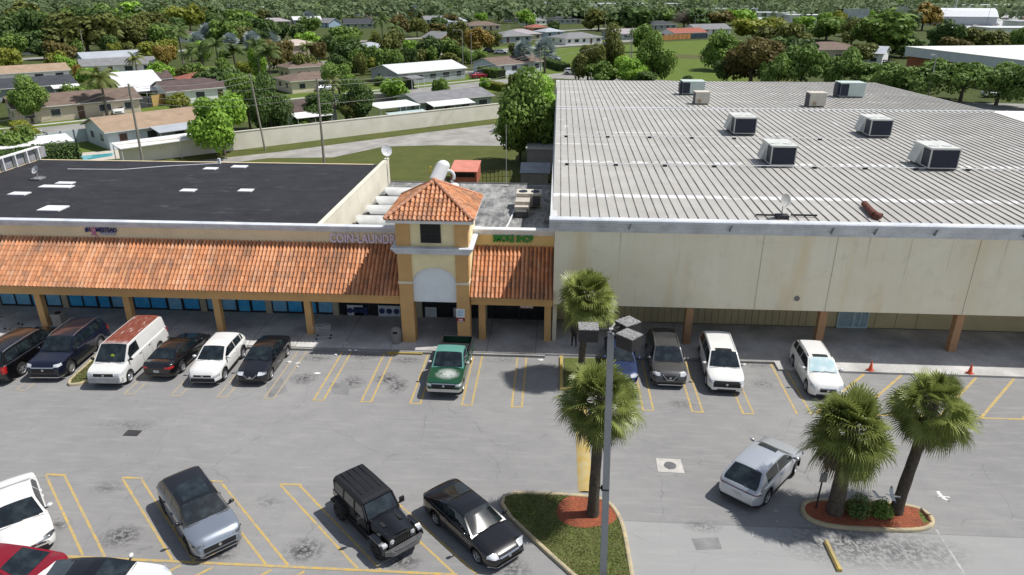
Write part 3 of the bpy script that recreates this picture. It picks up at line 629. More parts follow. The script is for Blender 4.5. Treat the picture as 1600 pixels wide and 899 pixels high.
# notice signs on the right tower pier
p,q=aty(713,496,39.42),aty(726,483,39.42);b=MB();b.box(p.x,q.x,39.41,39.435,p.z,q.z);b.box(p.x+.05,q.x-.05,39.403,39.409,p.z+.06,q.z-.06,1)
for i in range(4): b.box(p.x+.1,q.x-.1,39.398,39.402,p.z+.12+i*.1,p.z+.145+i*.1,2)
tag(b.build('notice_sign',[WHT,M('notice_pale_blue',(.6,.72,.82),.6),M('notice_print',(.3,.4,.55),.6)]),'pale blue and white notice board fixed on the right tower pier','notice sign')
p,q=aty(714,503,39.42),aty(726,497.5,39.42);b=MB();b.box(p.x,q.x,39.41,39.435,p.z,q.z);b.box(p.x+.12,q.x-.12,39.402,39.409,p.z+.12,q.z-.06,1);b.box(p.x+.06,q.x-.06,39.402,39.409,p.z+.03,p.z+.07,1)
tag(b.build('notice_sign',[M('notice_red',(.35,.02,.03),.5),WHT]),'small red notice below the pale blue one on the tower pier','notice sign')
# ---------------- roof plant on the store
LG=M('unit_grey',(.62,.63,.6),.6,.12,1.5);BG=M('unit_beige',(.62,.58,.5),.6,.12,1.5);GG=M('unit_green_grey',(.55,.64,.6),.6,.12,1.5);COIL=M('coil_navy',(.022,.028,.05),.55,.3,6);SHD=M('curb_dark',(.1,.1,.1),.8)
def rtu(label,u0,u1,v,depth,hgt,body,style=0,slope=.35):
    z=8.8;a=at(u0,v,z);c=at(u1,v,z);z=rz_(a.y)+.18;a=at(u0,v,z);c=at(u1,v,z);wd=c.x-a.x
    t=thing('rooftop_unit',label,'air conditioner',((a.x+c.x)/2,a.y,z-.18),0,'air handling units on the ribbed roof')
    b=MB();b.box(-wd/2-.05,wd/2-.1,.1,depth-.1,-.14,.18);b.build('roof_curb',SHD,t)
    b=MB();b.box(-wd/2,wd/2,.05,depth,.18,.18+hgt);b.box(-wd/2-.03,wd/2+.03,.02,depth+.03,.18+hgt,.24+hgt);b.build('cabinet',body,t)
    if style==0:
        b=MB();b.box(-wd/2+.07,wd/2-.07,.02,.048,.24,.1+hgt);b.box(-wd/2-.012,-wd/2-.001,.12,depth*.42,.26,.1+hgt);o=b.build('coil_panel',COIL,t)
        f=MB()
        for x in (-wd/2+.03,wd/2-.03): f.box(x-.035,x+.035,-.01,.03,.2,.16+hgt)
        f.box(-wd/2,wd/2,-.015,.028,.12+hgt,.185+hgt);f.box(-wd/2,wd/2,-.012,.028,.18,.24);f.build('coil_frame',LG,t)
        h=MB();h.add([(-wd/2,depth*.5,.3),(-wd/2,depth-.1,.3),(-wd/2-.35,depth-.1,.3),(-wd/2-.35,depth*.5,.3),(-wd/2,depth*.5,.0+hgt),(-wd/2,depth-.1,.0+hgt)],[(0,1,2,3),(3,2,5,4),(0,3,4),(1,5,2)]);h.build('intake_hood',body,t)
        f=MB()
        for x in (-.45,.45): f.lathe([(0,.01),(.3,.01),(.33,.03),(.33,.0)],16,(x,depth*.35,.245+hgt))
        f.build('fan_cover',LG,t)
    elif style==1:
        b=MB();b.box(-wd/2-.03,-wd/2-.001,.1,depth*.9,.24,.12+hgt);b.box(-wd/2+.02,-wd/2+wd*.33,.02,.048,.24,.1+hgt);b.build('coil_panel',COIL,t)
        f=MB();f.box(-wd/2-.28,-wd/2-.032,.3,depth*.7,.3,.0+hgt);f.build('intake_hood',COIL,t)
    else:
        b=MB();b.box(-wd/2-.02,-wd/2-.001,.1,depth*.9,.22,.1+hgt);b.build('coil_panel',COIL,t)
        f=MB();f.bx((-.3,.04,.45),(.35,.03,.35));f.build('access_cover',M('cover_rust',(.4,.3,.2),.8),t)
rtu('grey rooftop unit with navy coil face, nearest the roof dish left of centre',1203,1241,258,2.7,1.35,LG)
rtu('grey rooftop unit with navy coil face, nearest the right edge of the photo',1450,1494,263.5,2.8,1.4,LG)
rtu('grey rooftop unit with navy coil face just in front of the ridge, left one',1146,1180,209,2.7,1.35,LG)
rtu('grey rooftop unit with navy coil face just in front of the ridge, right one',1358,1391,212.5,2.8,1.35,LG)
rtu('pale green rooftop unit at the far right back of the ribbed roof',1312,1349,151,2.2,1.5,GG,1)
rtu('pale green rooftop unit at the far back left near the roof edge',1066,1100,147,2.2,1.4,GG,1)
rtu('small beige rooftop unit right behind the ridge on the right side',1264,1289,166,1.6,1.3,BG,2)
rtu('small beige rooftop unit in front of the pale green one at back left',1086,1108,162,1.6,1.15,BG,2)
p=at(1221,337,8.5);t=thing('satellite_dish','small grey dish on a ballasted mount at the front of the ribbed roof','satellite dish',(p.x,p.y,rz_(p.y)))
DM=M('dish_grey',(.45,.45,.43),.5,.2,6);BK=M('ballast_black',(.04,.04,.045),.7)
def dishmesh(rad,c,n):
    n=Vector(n).normalized();u=n.cross(Vector((0,0,1))).normalized();v=n.cross(u);P=[]
    for i in range(6):
        r=rad*i/5;P.append([Vector(c)+u*r*math.cos(a*.3927)+v*r*math.sin(a*.3927)+n*(.25*r*r/rad) for a in range(16)])
    b=MB();b.grid(P,0,True);b.tube([Vector(c)+v*rad*.9,Vector(c)+n*rad*.9],.015,5);return b
dishmesh(.42,(.05,0,1.0),(.5,-.75,.35)).build('dish',DM,t)
b=MB();b.tube([(0,0,.1),(0,0,.75),(.05,.05,1.0)],.03,6);b.build('mast',DM,t)
b=MB();b.bx((-.6,.1,.12),(1.7,.09,.09));b.bx((1.35,.2,.12),(1.5,.09,.09));b.bx((0,-.1,.12),(.7,.5,.2));b.build('ballast_frame',BK,t)
p=at(1350,322,8.5);q=at(1376,342,8.45);b=MB();b.tube([(p.x,p.y,rz_(p.y)+.22),(q.x-.25,q.y+.3,rz_(q.y)+.22)],.2,10);b.tube([(q.x-.25,q.y+.3,rz_(q.y)+.22),(q.x,q.y+.05,rz_(q.y)+.12)],[.2,.28],10)
tag(b.build('rusty_duct',M('rust_pipe',(.16,.055,.04),.85,.4,4),smooth=True,ang=40),'rusty red-brown pipe lying on the ribbed roof near the cornice','pipe')
# parapet dish, small-roof AC, conduits, white ducts
p=Vector((-14.95,61.3,6.79));t=thing('satellite_dish','white dish standing on the far end of the cream parapet wall','satellite dish',p)
dishmesh(.5,(0,0,.75),(.55,-.7,.35)).build('dish',M('dish_white',(.62,.63,.65),.5,.15,4),t);b=MB();b.tube([(0,0,0),(0,0,.75)],.035,6);b.tube([(.3,0,0),(0,0,.5)],.02,5);b.build('mast',M('mast_grey',(.4,.4,.4),.5,metal=.5),t)
p=Vector((-45.5,51.6,6.38));p=at(60,281,6.38);t=thing('satellite_dish','grey dish by the white post parapet on the black roof','satellite dish',p)
dishmesh(.36,(0,0,.8),(-.3,-.7,.5)).build('dish',M('dish_white',(.62,.63,.65)),t);b=MB();b.tube([(0,0,0),(0,0,1.0)],.05,6);b.bx((0,0,.1),(.8,.8,.12));b.build('mast',M('mast_grey',(.4,.4,.4)),t)
p=at(822,356,4.6);t=thing('rooftop_unit','twin-fan condenser with a duct hood on the small weathered roof by the store wall','air conditioner',(p.x,53.2,4.6))
b=MB();b.box(-.95,.95,1.0,2.3,.2,1.15);b.box(-1,1,.95,2.35,1.15,1.25);b.build('cabinet',BG,t)
b=MB()
for x in (-.48,.48): b.lathe([(0,.012),(.3,.012),(.34,.05),(.34,0)],16,(x,1.6,1.252))
b.build('fan_cover',COIL,t)
b=MB();b.box(-1.0,.1,-.3,.95,.25,.95);b.box(-1.02,.12,-.9,-.3,.25,.7);b.build('duct',M('duct_beige',(.55,.5,.44),.7,.2,2),t);b=MB();b.box(-.9,.0,-1.5,-.92,.05,.5);b.box(.3,.9,.9,.995,.25,1.05);b.build('filter_box',SHD,t)
for i,(y,x0,x1) in enumerate(((49.4,-14.6,-8.2),(52.1,-14.5,-8.0),(54.6,-14.4,-7.8),(57.4,-14.3,-7.6))):
    P=[]
    for j in range(9):
        a=math.pi*j/8;P.append([(x0+.45*(1-math.sin(a)) ,y-.75*math.cos(a),4.78+.5*math.sin(a)),(x1,y-.75*math.cos(a),4.78+.5*math.sin(a))])
    t=thing('roof_duct','rounded white insulated duct on the low roof, '+('nearest the front of the shops','second from the front','third from the front','farthest back')[i],'roof duct',(x0+2,y,4.6),0,'white rounded ducts on the low roof')
    b=MB();b.grid(P);b.add([r[0] for r in P],[tuple(range(9))]);b.build('duct',M('duct_white',(.62,.63,.62),.8,.2,1.2,fine=.2),t,world=True,smooth=True,ang=60)
    b=MB();b.box(x0+.35,x1,y-.83,y-.6,4.6,4.8);b.tube([(x0+.3,y-.8,4.72),(x0+.12,y-.5,4.72),(x0+.1,y+.3,4.72)],.09,6);b.build('base_shade',BK,t,world=True)  # black edge under each duct, its shadow drawn as a strip
b=MB();b.tube([(-4.0,44.2,4.66),(-3.4,50.5,4.66),(-2.95,57.0,4.66)],.06,6);b.tube([(-5.2,45.5,4.66),(-5.0,49,4.66)],.08,6);tag(b.build('roof_conduit',WHT),'thin white conduit running up the low roof right of the tower','conduit')
b=MB();b.tube([(-.9,50.5,4.66),(-.55,54,4.68),(-1.1,57,4.66),(-2.6,58.8,4.66),(-2.9,60.5,4.66)],.035,6);tag(b.build('roof_cable',M('cable_grey',(.5,.5,.48),.7)),'curved pale cable along the dark strip of low roof beside the store','cable')
p=Vector((-4.35,61.0,4.6));b=MB();b.tube([p,p+Vector((0,0,5.4))],[.03,.018],6);b.bx(p+Vector((0,0,.05)),(.3,.3,.1));tag(b.build('antenna_mast',M('mast_pale',(.55,.55,.52),.6)),'thin upright mast at the back edge of the low roof','mast')
# white exhaust tank behind the tower roof
p=at(694,287,5.2);t=thing('roof_exhaust','big white cylindrical kitchen exhaust with curved outlet behind the tower roof','roof exhaust',(p.x,60.0,4.6))
WM=M('exhaust_white',(.8,.8,.8),.5,.1,2)
b=MB();b.tube([(-.75,-.3,.75),(-.2,.35,1.9)],[.62,.6],16);b.ell((-.2,.35,1.9),(.6,.6,.5),16,8);b.build('drum',WM,t,smooth=True,ang=45)
b=MB();b.tube([(.35+.42*math.cos(a),.1,1.05+.5*math.sin(a)) for a in [x*.35-1.2 for x in range(10)]],.13,8);b.ell((.75,-.1,.3),(.5,.45,.22));b.build('outlet',WM,t,smooth=True)
b=MB();b.bx((-.5,0,.3),(1.1,.9,.6));b.tube([(-.9,.3,0),(-.9,.3,.9)],.05,6);b.build('stand',SHD,t)
p=at(674,282,5.2);b=MB();b.tube([(p.x,60.2,4.6),(p.x,60.2,6.4)],.035,6);b.tube([(p.x-.2,60.2,6.0),(p.x+.25,60.2,6.0)],.03,6);b.ell((p.x,60.2,6.4),(.09,.09,.09));b.tube([(p.x+.25,60.2,4.6),(p.x+.3,60.1,6.0)],.03,6);tag(b.build('gas_riser',M('gas_yellow',(.5,.36,.03),.6,.3,4)),'yellow gas riser pipe left of the white roof exhaust','gas pipe')
# ================================================================== VEHICLES
GLS=glass('car_glass',(.006,.01,.013),.03,(.028,.04,.045));TYR=M('tyre_rubber',(.018,.018,.02),.85,.2,6);RIM=M('alloy_rim',(.5,.51,.53),.35,.12,4,metal=.7);RIMD=M('dark_rim',(.06,.06,.065),.4,metal=.6)
PLA=M('black_plastic',(.02,.02,.022),.6,.2,4);UND=M('underbody',(.01,.01,.01),.9);CHR=M('chrome_trim',(.62,.63,.65),.18,.1,4,metal=.9);HLT=glass('lamp_clear',(.45,.47,.5),.08,(.75,.77,.8));HLD=glass('lamp_dark',(.06,.065,.07),.08,(.4,.42,.44));TLT=glass('lamp_red',(.35,.008,.01),.08,(.6,.03,.03))
TLD=glass('lamp_dark_red',(.08,.004,.006),.08,(.2,.01,.012));PLT=M('plate_white',(.6,.62,.6),.5,.3,20);SEAL=M('panel_gap',(.008,.008,.009),.8);AMB=M('lamp_amber',(.7,.25,.03),.3)
def poly1(pts,sm=.0):
    pts=sorted(pts)
    def f(x):
        if x<=pts[0][0]: return pts[0][1]
        for (a,p),(b,q) in zip(pts,pts[1:]):
            if x<=b: return p+(q-p)*(x-a)/(b-a) if b>a else q
        return pts[-1][1]
    if not sm: return f
    return lambda x:sum(f(x+sm*k/3)*w for k,w in ((-3,1),(-2,2),(-1,3),(0,4),(1,3),(2,2),(3,1)))/16
WCACHE={}
def wheel_meshes(r,wd,style):
    k=(round(r,3),round(wd,3),style)
    if k in WCACHE: return WCACHE[k]
    b=MB();pr=[(r*.62,-wd/2),(r*.9,-wd/2),(r*.985,-wd*.36),(r,-wd*.2),(r,wd*.2),(r*.985,wd*.36),(r*.9,wd/2),(r*.62,wd/2),(r*.62,-wd/2)]
    b.lathe(pr,24,axis='Y');tm=b.mesh('wheel',[TYR],True,40)
    b=MB();b.lathe([(0,wd*.18),(r*.64,wd*.18),(r*.64,-wd*.2),(0,-wd*.2)],20,mi=1,axis='Y')
    b.lathe([(r*.56,wd*.36),(r*.6,wd*.5),(r*.67,wd*.5),(r*.67,wd*.3)],24,axis='Y')
    n={'five':5,'ten':10,'six':6,'steel':0,'dark':6}[style]
    for i in range(n):
        a=2*math.pi*i/n;m=Matrix.Rotation(a,4,'Y');b.box(.02,r*.62,wd*.2,wd*.42,-r*(.11 if n<8 else .06),r*(.11 if n<8 else .06),0,m)
    b.lathe([(0,wd*.46),(r*.14,wd*.45),(r*.18,wd*.3)],12,axis='Y')
    if n==0: b.lathe([(0,wd*.4),(r*.3,wd*.42),(r*.36,wd*.3),(r*.5,wd*.3),(r*.58,wd*.4)],20,axis='Y')
    rm=b.mesh('rim',[RIMD if style=='dark' else RIM,UND])
    WCACHE[k]=(tm,rm);return WCACHE[k]
def add_wheels(t,spec,xf,xr,W,steer=0):
    r=spec['r'];wd=spec.get('tw',.23);tm,rm=wheel_meshes(r,wd,spec.get('rim','five'))
    for x in (xf,xr):
        for s in (1,-1):
            o=bpy.data.objects.new('wheel',tm);COL.objects.link(o);o.parent=t;o.location=(x,s*(W/2-wd/2-.015),r);o.rotation_euler=(0,0,(0 if s>0 else math.pi)+(steer if x==xf else 0))
            q=bpy.data.objects.new('rim',rm);COL.objects.link(q);q.parent=o
class Body:
    def __init__(S,sp):
        S.sp=sp;S.L=sp['L'];S.W=sp['W'];S.xf=S.L/2-sp['fo'];S.xr=S.xf-sp['wb'];S.r=sp['r'];S.ra=S.r*1.14
        S.deck=poly1(sp['deck'],.07);S.sill=sp.get('sill',.22);S.fk=sp.get('fk',.26);S.rk=sp.get('rk',.2);S.nl=sp.get('nl',.6)
        S.xa,S.xb,S.xc,S.xd=sp['cab'];S.Hh=sp['H'];S.wr=sp.get('wr',.72)*S.W/2
        cp=[(S.xd-.02,S.deck(S.xd)-.06),(S.xd,S.deck(S.xd)-.02),(S.xc,S.Hh-sp.get('rd',.05)),((S.xb*.6+S.xc*.4),S.Hh),(S.xb,S.Hh-sp.get('fd',.03)),(S.xa,S.deck(S.xa)-.02),(S.xa+.02,S.deck(S.xa)-.06)]
        S.zc=poly1(cp,.05)
    def w(S,x):
        W=S.W/2;h=S.L/2;k=1
        a=(x-(h-S.nl))/S.nl
        if a>0: k-=S.fk*a**2.3
        a=(-x-(h-S.nl*.8))/(S.nl*.8)
        if a>0: k-=S.rk*a**2.5
        return W*k
    def zb(S,x):
        for xw in (S.xf,S.xr):
            d=abs(x-xw)
            if d<=S.ra: return S.r+math.sqrt(max(0,S.ra**2-d*d))
        return S.sill+.1*max(0,(abs(x)-S.L/2+.3)/.3)
    def sec(S,x):
        w=S.w(x);zt=S.deck(x);dr=.06;zs=zt-dr;zb=min(S.zb(x),zs-.05)
        f=[.9,.97,.995,1.0,.985,.955,.9,.5,0]
        sw=S.sp.get('slab',0)
        z=[zb,zb+.015,zb+.24*(zs-zb),zb+.55*(zs-zb),zb+.86*(zs-zb),zs,zs+.66*dr,zt,zt+.012]
        if sw: f=[.93,.985,1,1.0,.995,.98,.94,.5,0]
        return [(w*.5,zb)]+[(w*a,b) for a,b in zip(f,z)]
    def bw(S,x,z):
        s=S.sec(x)[1:]
        if z<=s[0][1]: return s[0][0]
        for (ya,za),(yb,zb_) in zip(s,s[1:]):
            if z<=zb_: return ya+(yb-ya)*(z-za)/max(1e-6,zb_-za)
        return -1
    def endx(S,y,z,e=1):
        lo,hi=S.L/2-.3,S.L/2
        y=abs(y)
        if S.bw(e*hi,z)>=y: return e*hi
        for _ in range(22):
            m=(lo+hi)/2
            if S.bw(e*m,z)>=y: lo=m
            else: hi=m
        return e*lo
    def patch(S,b,y0,y1,z0,z1,e=1,off=.012,n=8,m=4,mi=0,z0b=None,z1b=None):
        P=[]
        for i in range(n+1):
            y=y0+(y1-y0)*i/n;row=[];za=z0 if z0b is None else z0+(z0b-z0)*i/n;zc=z1 if z1b is None else z1+(z1b-z1)*i/n
            for j in range(m+1):
                z=za+(zc-za)*j/m;yy=math.copysign(min(abs(y),S.W/2*.985),y) if y else 0;row.append((S.endx(yy,z,e)+e*off,yy*1.004,z))
            P.append(row)
        b.grid(P,mi)
    def half(S):
        pass
    def cabsec(S,x):
        zbelt=S.deck(x)-.03;zc=max(S.zc(x),zbelt+.004);k=(zc-zbelt)/(S.Hh-zbelt)
        wb=min(S.w(x)*.93,S.W/2*.93);wt=wb+(S.wr-wb)*max(0,min(1,k))
        ze=zbelt+(zc-zbelt)*S.sp.get('ek',.91)
        return zbelt,zc,ze,wb,wt
    def side(S,x,h,off=0):
        zbelt,zc,ze,wb,wt=S.cabsec(x);return (wb+(wt-wb)*h**1.25+off,zbelt+(ze-zbelt)*h)
    def top(S,x,y):
        zbelt,zc,ze,wb,wt=S.cabsec(x);t=min(1,abs(y)/max(wt,.01));return zc-(zc-ze)*t**2.6
def make_car(label,sp,loc,rz,paintm,roofm=None,group=None,cat='car',name='parked_car',detail=True,steer=0):
    S=Body(sp);t=thing(name,label,cat,loc,rz,group);L,W=S.L,S.W
    xs=set()
    n=int(L/.09)
    for i in range(n+1): xs.add(round(-L/2+L*i/n,4))
    for xw in (S.xf,S.xr):
        for k in range(-8,9): xs.add(round(xw+S.ra*math.sin(k*math.pi/16),4))
        xs.add(round(xw-S.ra-.004,4));xs.add(round(xw+S.ra+.004,4))
    xs=sorted(x for x in xs if -L/2<=x<=L/2)
    P=[]
    for x in xs:
        s=S.sec(x);P.append([(x,-y,z) for y,z in s]+[(x,y,z) for y,z in reversed(s[:-1])])
    b=MB();m=len(P[0]);cb=sp.get('clad',0)
    def fn(i,j):
        jj=min(j,m-2-j)
        return 1 if jj<=1+cb and (jj<1 or cb or True) and jj<(1 if not cb else 3) else 0
    b.grid(P,0,True,fn)
    b.add(P[0],[tuple(range(m))],0);b.add(P[-1],[tuple(reversed(range(m)))],0)
    b.build('body',[paintm,PLA],t,smooth=True,ang=38)
    b=MB();b.box(S.xr-S.ra*.9,S.xf+S.ra*.9,-W*.36,W*.36,S.sill,S.r*2.0);b.build('underbody',UND,t)
    # cabin shell
    N=44;P=[];xd,xa=S.xd,S.xa
    for i in range(N+1):
        x=xd+(xa-xd)*i/N;zbelt,zc,ze,wb,wt=S.cabsec(x)
        hs=[S.side(x,h) for h in (0,.33,.66,1)];tp=[(wt*f,S.top(x,wt*f)) for f in (.93,.75,.45,0)]
        s=hs+tp;P.append([(x,-y,z) for y,z in s]+[(x,y,z) for y,z in reversed(s[:-1])])
    b=MB();b.grid(P);b.build('cabin',roofm or paintm,t,smooth=True,ang=50)
    if roofm and sp.get('pillar'):
        pass
    # glass
    def topglass(nm,x0,x1,f0,f1,mat,dz=.01,dx=0,nx=8,ny=8):
        P=[]
        for i in range(nx+1):
            a=i/nx;x=x0+(x1-x0)*a;f=f0+(f1-f0)*a;zbelt,zc,ze,wb,wt=S.cabsec(x);row=[]
            for j in range(ny+1):
                y=(-1+2*j/ny)*(wt-f);row.append((x+dx,y,S.top(x,y)+dz))
            P.append(row)
        b=MB();b.grid(P);return b.build(nm,mat,t,smooth=True)
    topglass('windshield',S.xb-.02,S.xa-.07,.07,.08,sp.get('wsmat',GLS),.012,.014)
    if detail: 
        b=MB();b.tube([(S.xa-.06,-W*.3,S.top(S.xa-.06,W*.3)+.035),(S.xa-.02,W*.02,S.top(S.xa-.02,0)+.035)],.012,4);b.tube([(S.xa-.06,W*.02,S.top(S.xa-.06,0)+.035),(S.xa-.03,W*.33,S.top(S.xa-.03,W*.33)+.035)],.012,4);b.build('wiper',PLA,t)
    if not sp.get('norear'): topglass('rear_window',S.xc-.03 if sp.get('steep') is None else S.xc+.0,S.xd+sp.get('rg',.12),.1,.1,GLS,.01,-.014)
    for (x0,x1) in sp['wins']:
        for s in (1,-1):
            P=[]
            for i in range(9):
                x=x0+(x1-x0)*i/8;P.append([(x,s*(S.side(x,h)[0]+.008),S.side(x,h)[1]) for h in (.13,.3,.5,.7,.9)])
            b=MB();b.grid(P);b.build('side_window',GLS,t,smooth=True)
    if sp.get('sunroof'):
        x0,x1,wf=sp['sunroof'];P=[]
        for i in range(5):
            x=x0+(x1-x0)*i/4;P.append([(x,y*wf*S.wr,S.top(x,y*wf*S.wr)+.008) for y in (-1,-.5,0,.5,1)])
        b=MB();b.grid(P);b.build('sunroof',GLS,t,smooth=True)
    if sp.get('rails'):
        for s in (1,-1):
            y=s*S.wr*.93;pts=[(x,y,S.top(x,S.wr*.9)+(.05 if 0<i<7 else .0)) for i,x in enumerate([S.xc+.05+(S.xb-S.xc-.15)*k/7 for k in range(8)])]
            b=MB();b.tube(pts,.022,6);b.build('roof_rail',sp['rails'],t)
    # lights and face
    fz=sp.get('face',{})
    hz0,hz1,hy=fz.get('head',(.62,.76,.5));b0=W/2
    for s in (1,-1):
        b=MB();S.patch(b,s*hy,s*b0*.99,hz0,hz1,1,.01,10,4,z0b=hz0+.03,z1b=hz1+.05);b.build('headlight',fz.get('lampmat',HLT),t,smooth=True)
    if 'grille' in fz:
        z0,z1,y=fz['grille'];b=MB();S.patch(b,-y,y,z0,z1,1,.014,12,4);b.build('grille',PLA,t,smooth=True)
        if fz.get('chrome'):
            b=MB();S.patch(b,-y*1.03,y*1.03,z1-.02,z1+.03,1,.02,12,1);b.build('grille_bar',CHR,t)
    if 'vee' in fz:
        z0,z1,y=fz['vee'];b=MB()
        for s in (1,-1): S.patch(b,s*.16,s*y,z0,z0+.05,1,.02,6,1,z0b=z1-.05,z1b=z1)
        S.patch(b,-.16,.16,z0-.0,z0+.05,1,.02,4,1);b.build('grille_bar',CHR,t)
    if 'intake' in fz:
        z0,z1,y=fz['intake'];b=MB();S.patch(b,-y,y,z0,z1,1,.012,12,3);b.build('lower_grille',PLA,t,smooth=True)
    if 'bumper' in fz:
        z0,z1=fz['bumper'];b=MB();S.patch(b,-b0*.98,b0*.98,z0,z1,1,.05,18,3);b.build('front_bumper',fz.get('bmat',CHR),t,smooth=True)
    if detail:
        b=MB();b.lathe([(0,.012),(.06,.01),(.07,0)],12,(0,0,0),axis='Y');o=b.build('badge',CHR,t);o.rotation_euler=(0,0,-math.pi/2);gz=fz.get('grille',(.5,.6,.4));zz=(gz[0]+gz[1])/2;o.location=(S.endx(0,zz,1)+.02,0,zz)
    tz0,tz1,ty=fz.get('tail',(.72,.86,.45))
    for s in (1,-1):
        b=MB();S.patch(b,s*ty,s*b0*.99,tz0,tz1,-1,.012,10,4);b.build('taillight',fz.get('tmat',TLT),t,smooth=True)
    b=MB();pz=fz.get('plate',.55);S.patch(b,-.17,.17,pz,pz+.15,-1,.016,2,1);b.build('licence_plate',PLT,t)
    b=MB();S.patch(b,-b0*.9,b0*.9,S.sill+.1,S.sill+.22,-1,.02,12,2);b.build('rear_bumper',sp.get('rbm',PLA),t,smooth=True)
    # mirrors, handles, door gaps
    mx=sp.get('mx',S.xa-.28);mz=S.deck(mx)+.1;mm=sp.get('mirm',paintm)
    for s in (1,-1):
        b=MB();b.ell((mx,s*(W/2+.1),mz),(.08,.12,.085),10,6);b.bx((mx+.02,s*(W/2-.03),mz-.06),(.06,.18,.04),mi=1);b.build('wing_mirror',[mm,PLA],t,smooth=True,ang=60)
    if detail:
        for s in (1,-1):
            for x in sp.get('doors',()):
                b=MB();zz=S.deck(x)-.17;P=[[(x-.008,s*(S.bw(x,z)+.003),z),(x+.008,s*(S.bw(x,z)+.003),z)] for z in [S.sill+.06+(S.deck(x)-.06-S.sill-.06)*k/8 for k in range(9)]];b.grid(P);b.build('door_gap',SEAL,t)
                b=MB();b.bx((x+.2,s*(S.bw(x+.2,zz)+.015),zz),(.17,.03,.03));b.build('door_handle',sp.get('hm',mm),t)
        # bonnet shut line
        b=MB();x=S.xa+.03;P=[[(x-.01,y,S.deck(x)+.004),(x+.012,y,S.deck(x+.012)+.004)] for y in [(-1+2*k/10)*S.w(x)*.84 for k in range(11)]];b.grid(P);b.build('cowl_gap',SEAL,t)
    add_wheels(t,sp,S.xf,S.xr,W,steer)
    if 'strip' in sp:
        z0,z1=sp['strip']
        for s in (1,-1):
            b=MB();P=[[(x,s*(S.bw(x,z0)+.006),z0),(x,s*(S.bw(x,z1)+.006),z1)] for x in [S.xr+S.ra+.05+(S.xf-S.xr-2*S.ra-.1)*k/10 for k in range(11)]];b.grid(P);b.build('side_trim',CHR,t)
    return t,S
def park(px,sp,heading,which):
    """world centre of a car whose wheel contact ('FL','FR','RL','RR') or bumper ('F','B') meets the ground at pixel px"""
    P=at(*px);a=R(heading);L,W=sp['L'],sp['W'];xf=L/2-sp['fo'];xr=xf-sp['wb']
    l={'FL':(xf,W/2-.05),'FR':(xf,-W/2+.05),'RL':(xr,W/2-.05),'RR':(xr,-W/2+.05),'F':(L/2,0),'B':(-L/2,0)}[which]
    return (P.x-(l[0]*math.cos(a)-l[1]*math.sin(a)),P.y-(l[0]*math.sin(a)+l[1]*math.cos(a)),0)
def sedan(**k):
    L=k.get('L',4.8);h=L/2
    d=dict(L=L,W=1.84,H=1.44,fo=.93,wb=2.78,r=.335,deck=[(h,.56),(h-.06,.68),(h-.35,.80),(h-1.35,.97),(0,1.0),(-h+1.0,1.04),(-h+.3,1.05),(-h+.04,.98),(-h,.75)],cab=(h-1.3,h-2.15,-h+1.35,-h+.62),
      wins=[(h-2.95,h-1.62),(-h+1.12,h-3.02)],doors=(h-2.98,-h+1.45),face=dict(head=(.62,.74,.45),grille=(.5,.6,.5),intake=(.26,.38,.68),tail=(.76,.9,.5),plate=.55),rg=.1,wr=.66)
    d.update(k);return d
def suv(**k):
    L=k.get('L',4.75);h=L/2
    d=dict(L=L,W=1.9,H=1.7,fo=.93,wb=2.82,r=.365,deck=[(h,.62),(h-.05,.8),(h-.3,.98),(h-1.2,1.1),(0,1.12),(-h+.3,1.14),(-h+.08,1.08),(-h,.8)],cab=(h-1.15,h-1.95,-h+.62,-h+.12),
      wins=[(h-2.72,h-1.5),(h-3.62,h-2.78),(-h+.55,h-3.7)],doors=(h-2.75,h-3.7),face=dict(head=(.74,.86,.5),grille=(.56,.76,.5),intake=(.3,.42,.65),tail=(.85,1.02,.6),plate=.75),rg=.06,wr=.74,clad=1,fk=.22,rk=.14)
    d.update(k);return d
BLK=paint('paint_black',(.004,.004,.005),.0,.25,.008);NVY=paint('paint_midnight',(.006,.009,.026),.2,.25,.01);WPT=paint('paint_white',(.8,.8,.78),0,dust=.08);GRY=paint('paint_graphite',(.085,.085,.09),.5,dust=.12);SLV=paint('paint_silver_blue',(.3,.34,.4),.55,.3,.06);LSL=paint('paint_silver',(.55,.58,.62),.5,.28,.05);RED=paint('paint_red',(.3,.004,.018),.3,.28,.04);BLU_=paint('paint_blue',(.012,.03,.11),.3,dust=.05);BK2=paint('paint_black_soft',(.007,.008,.012),.1,.25,.012)
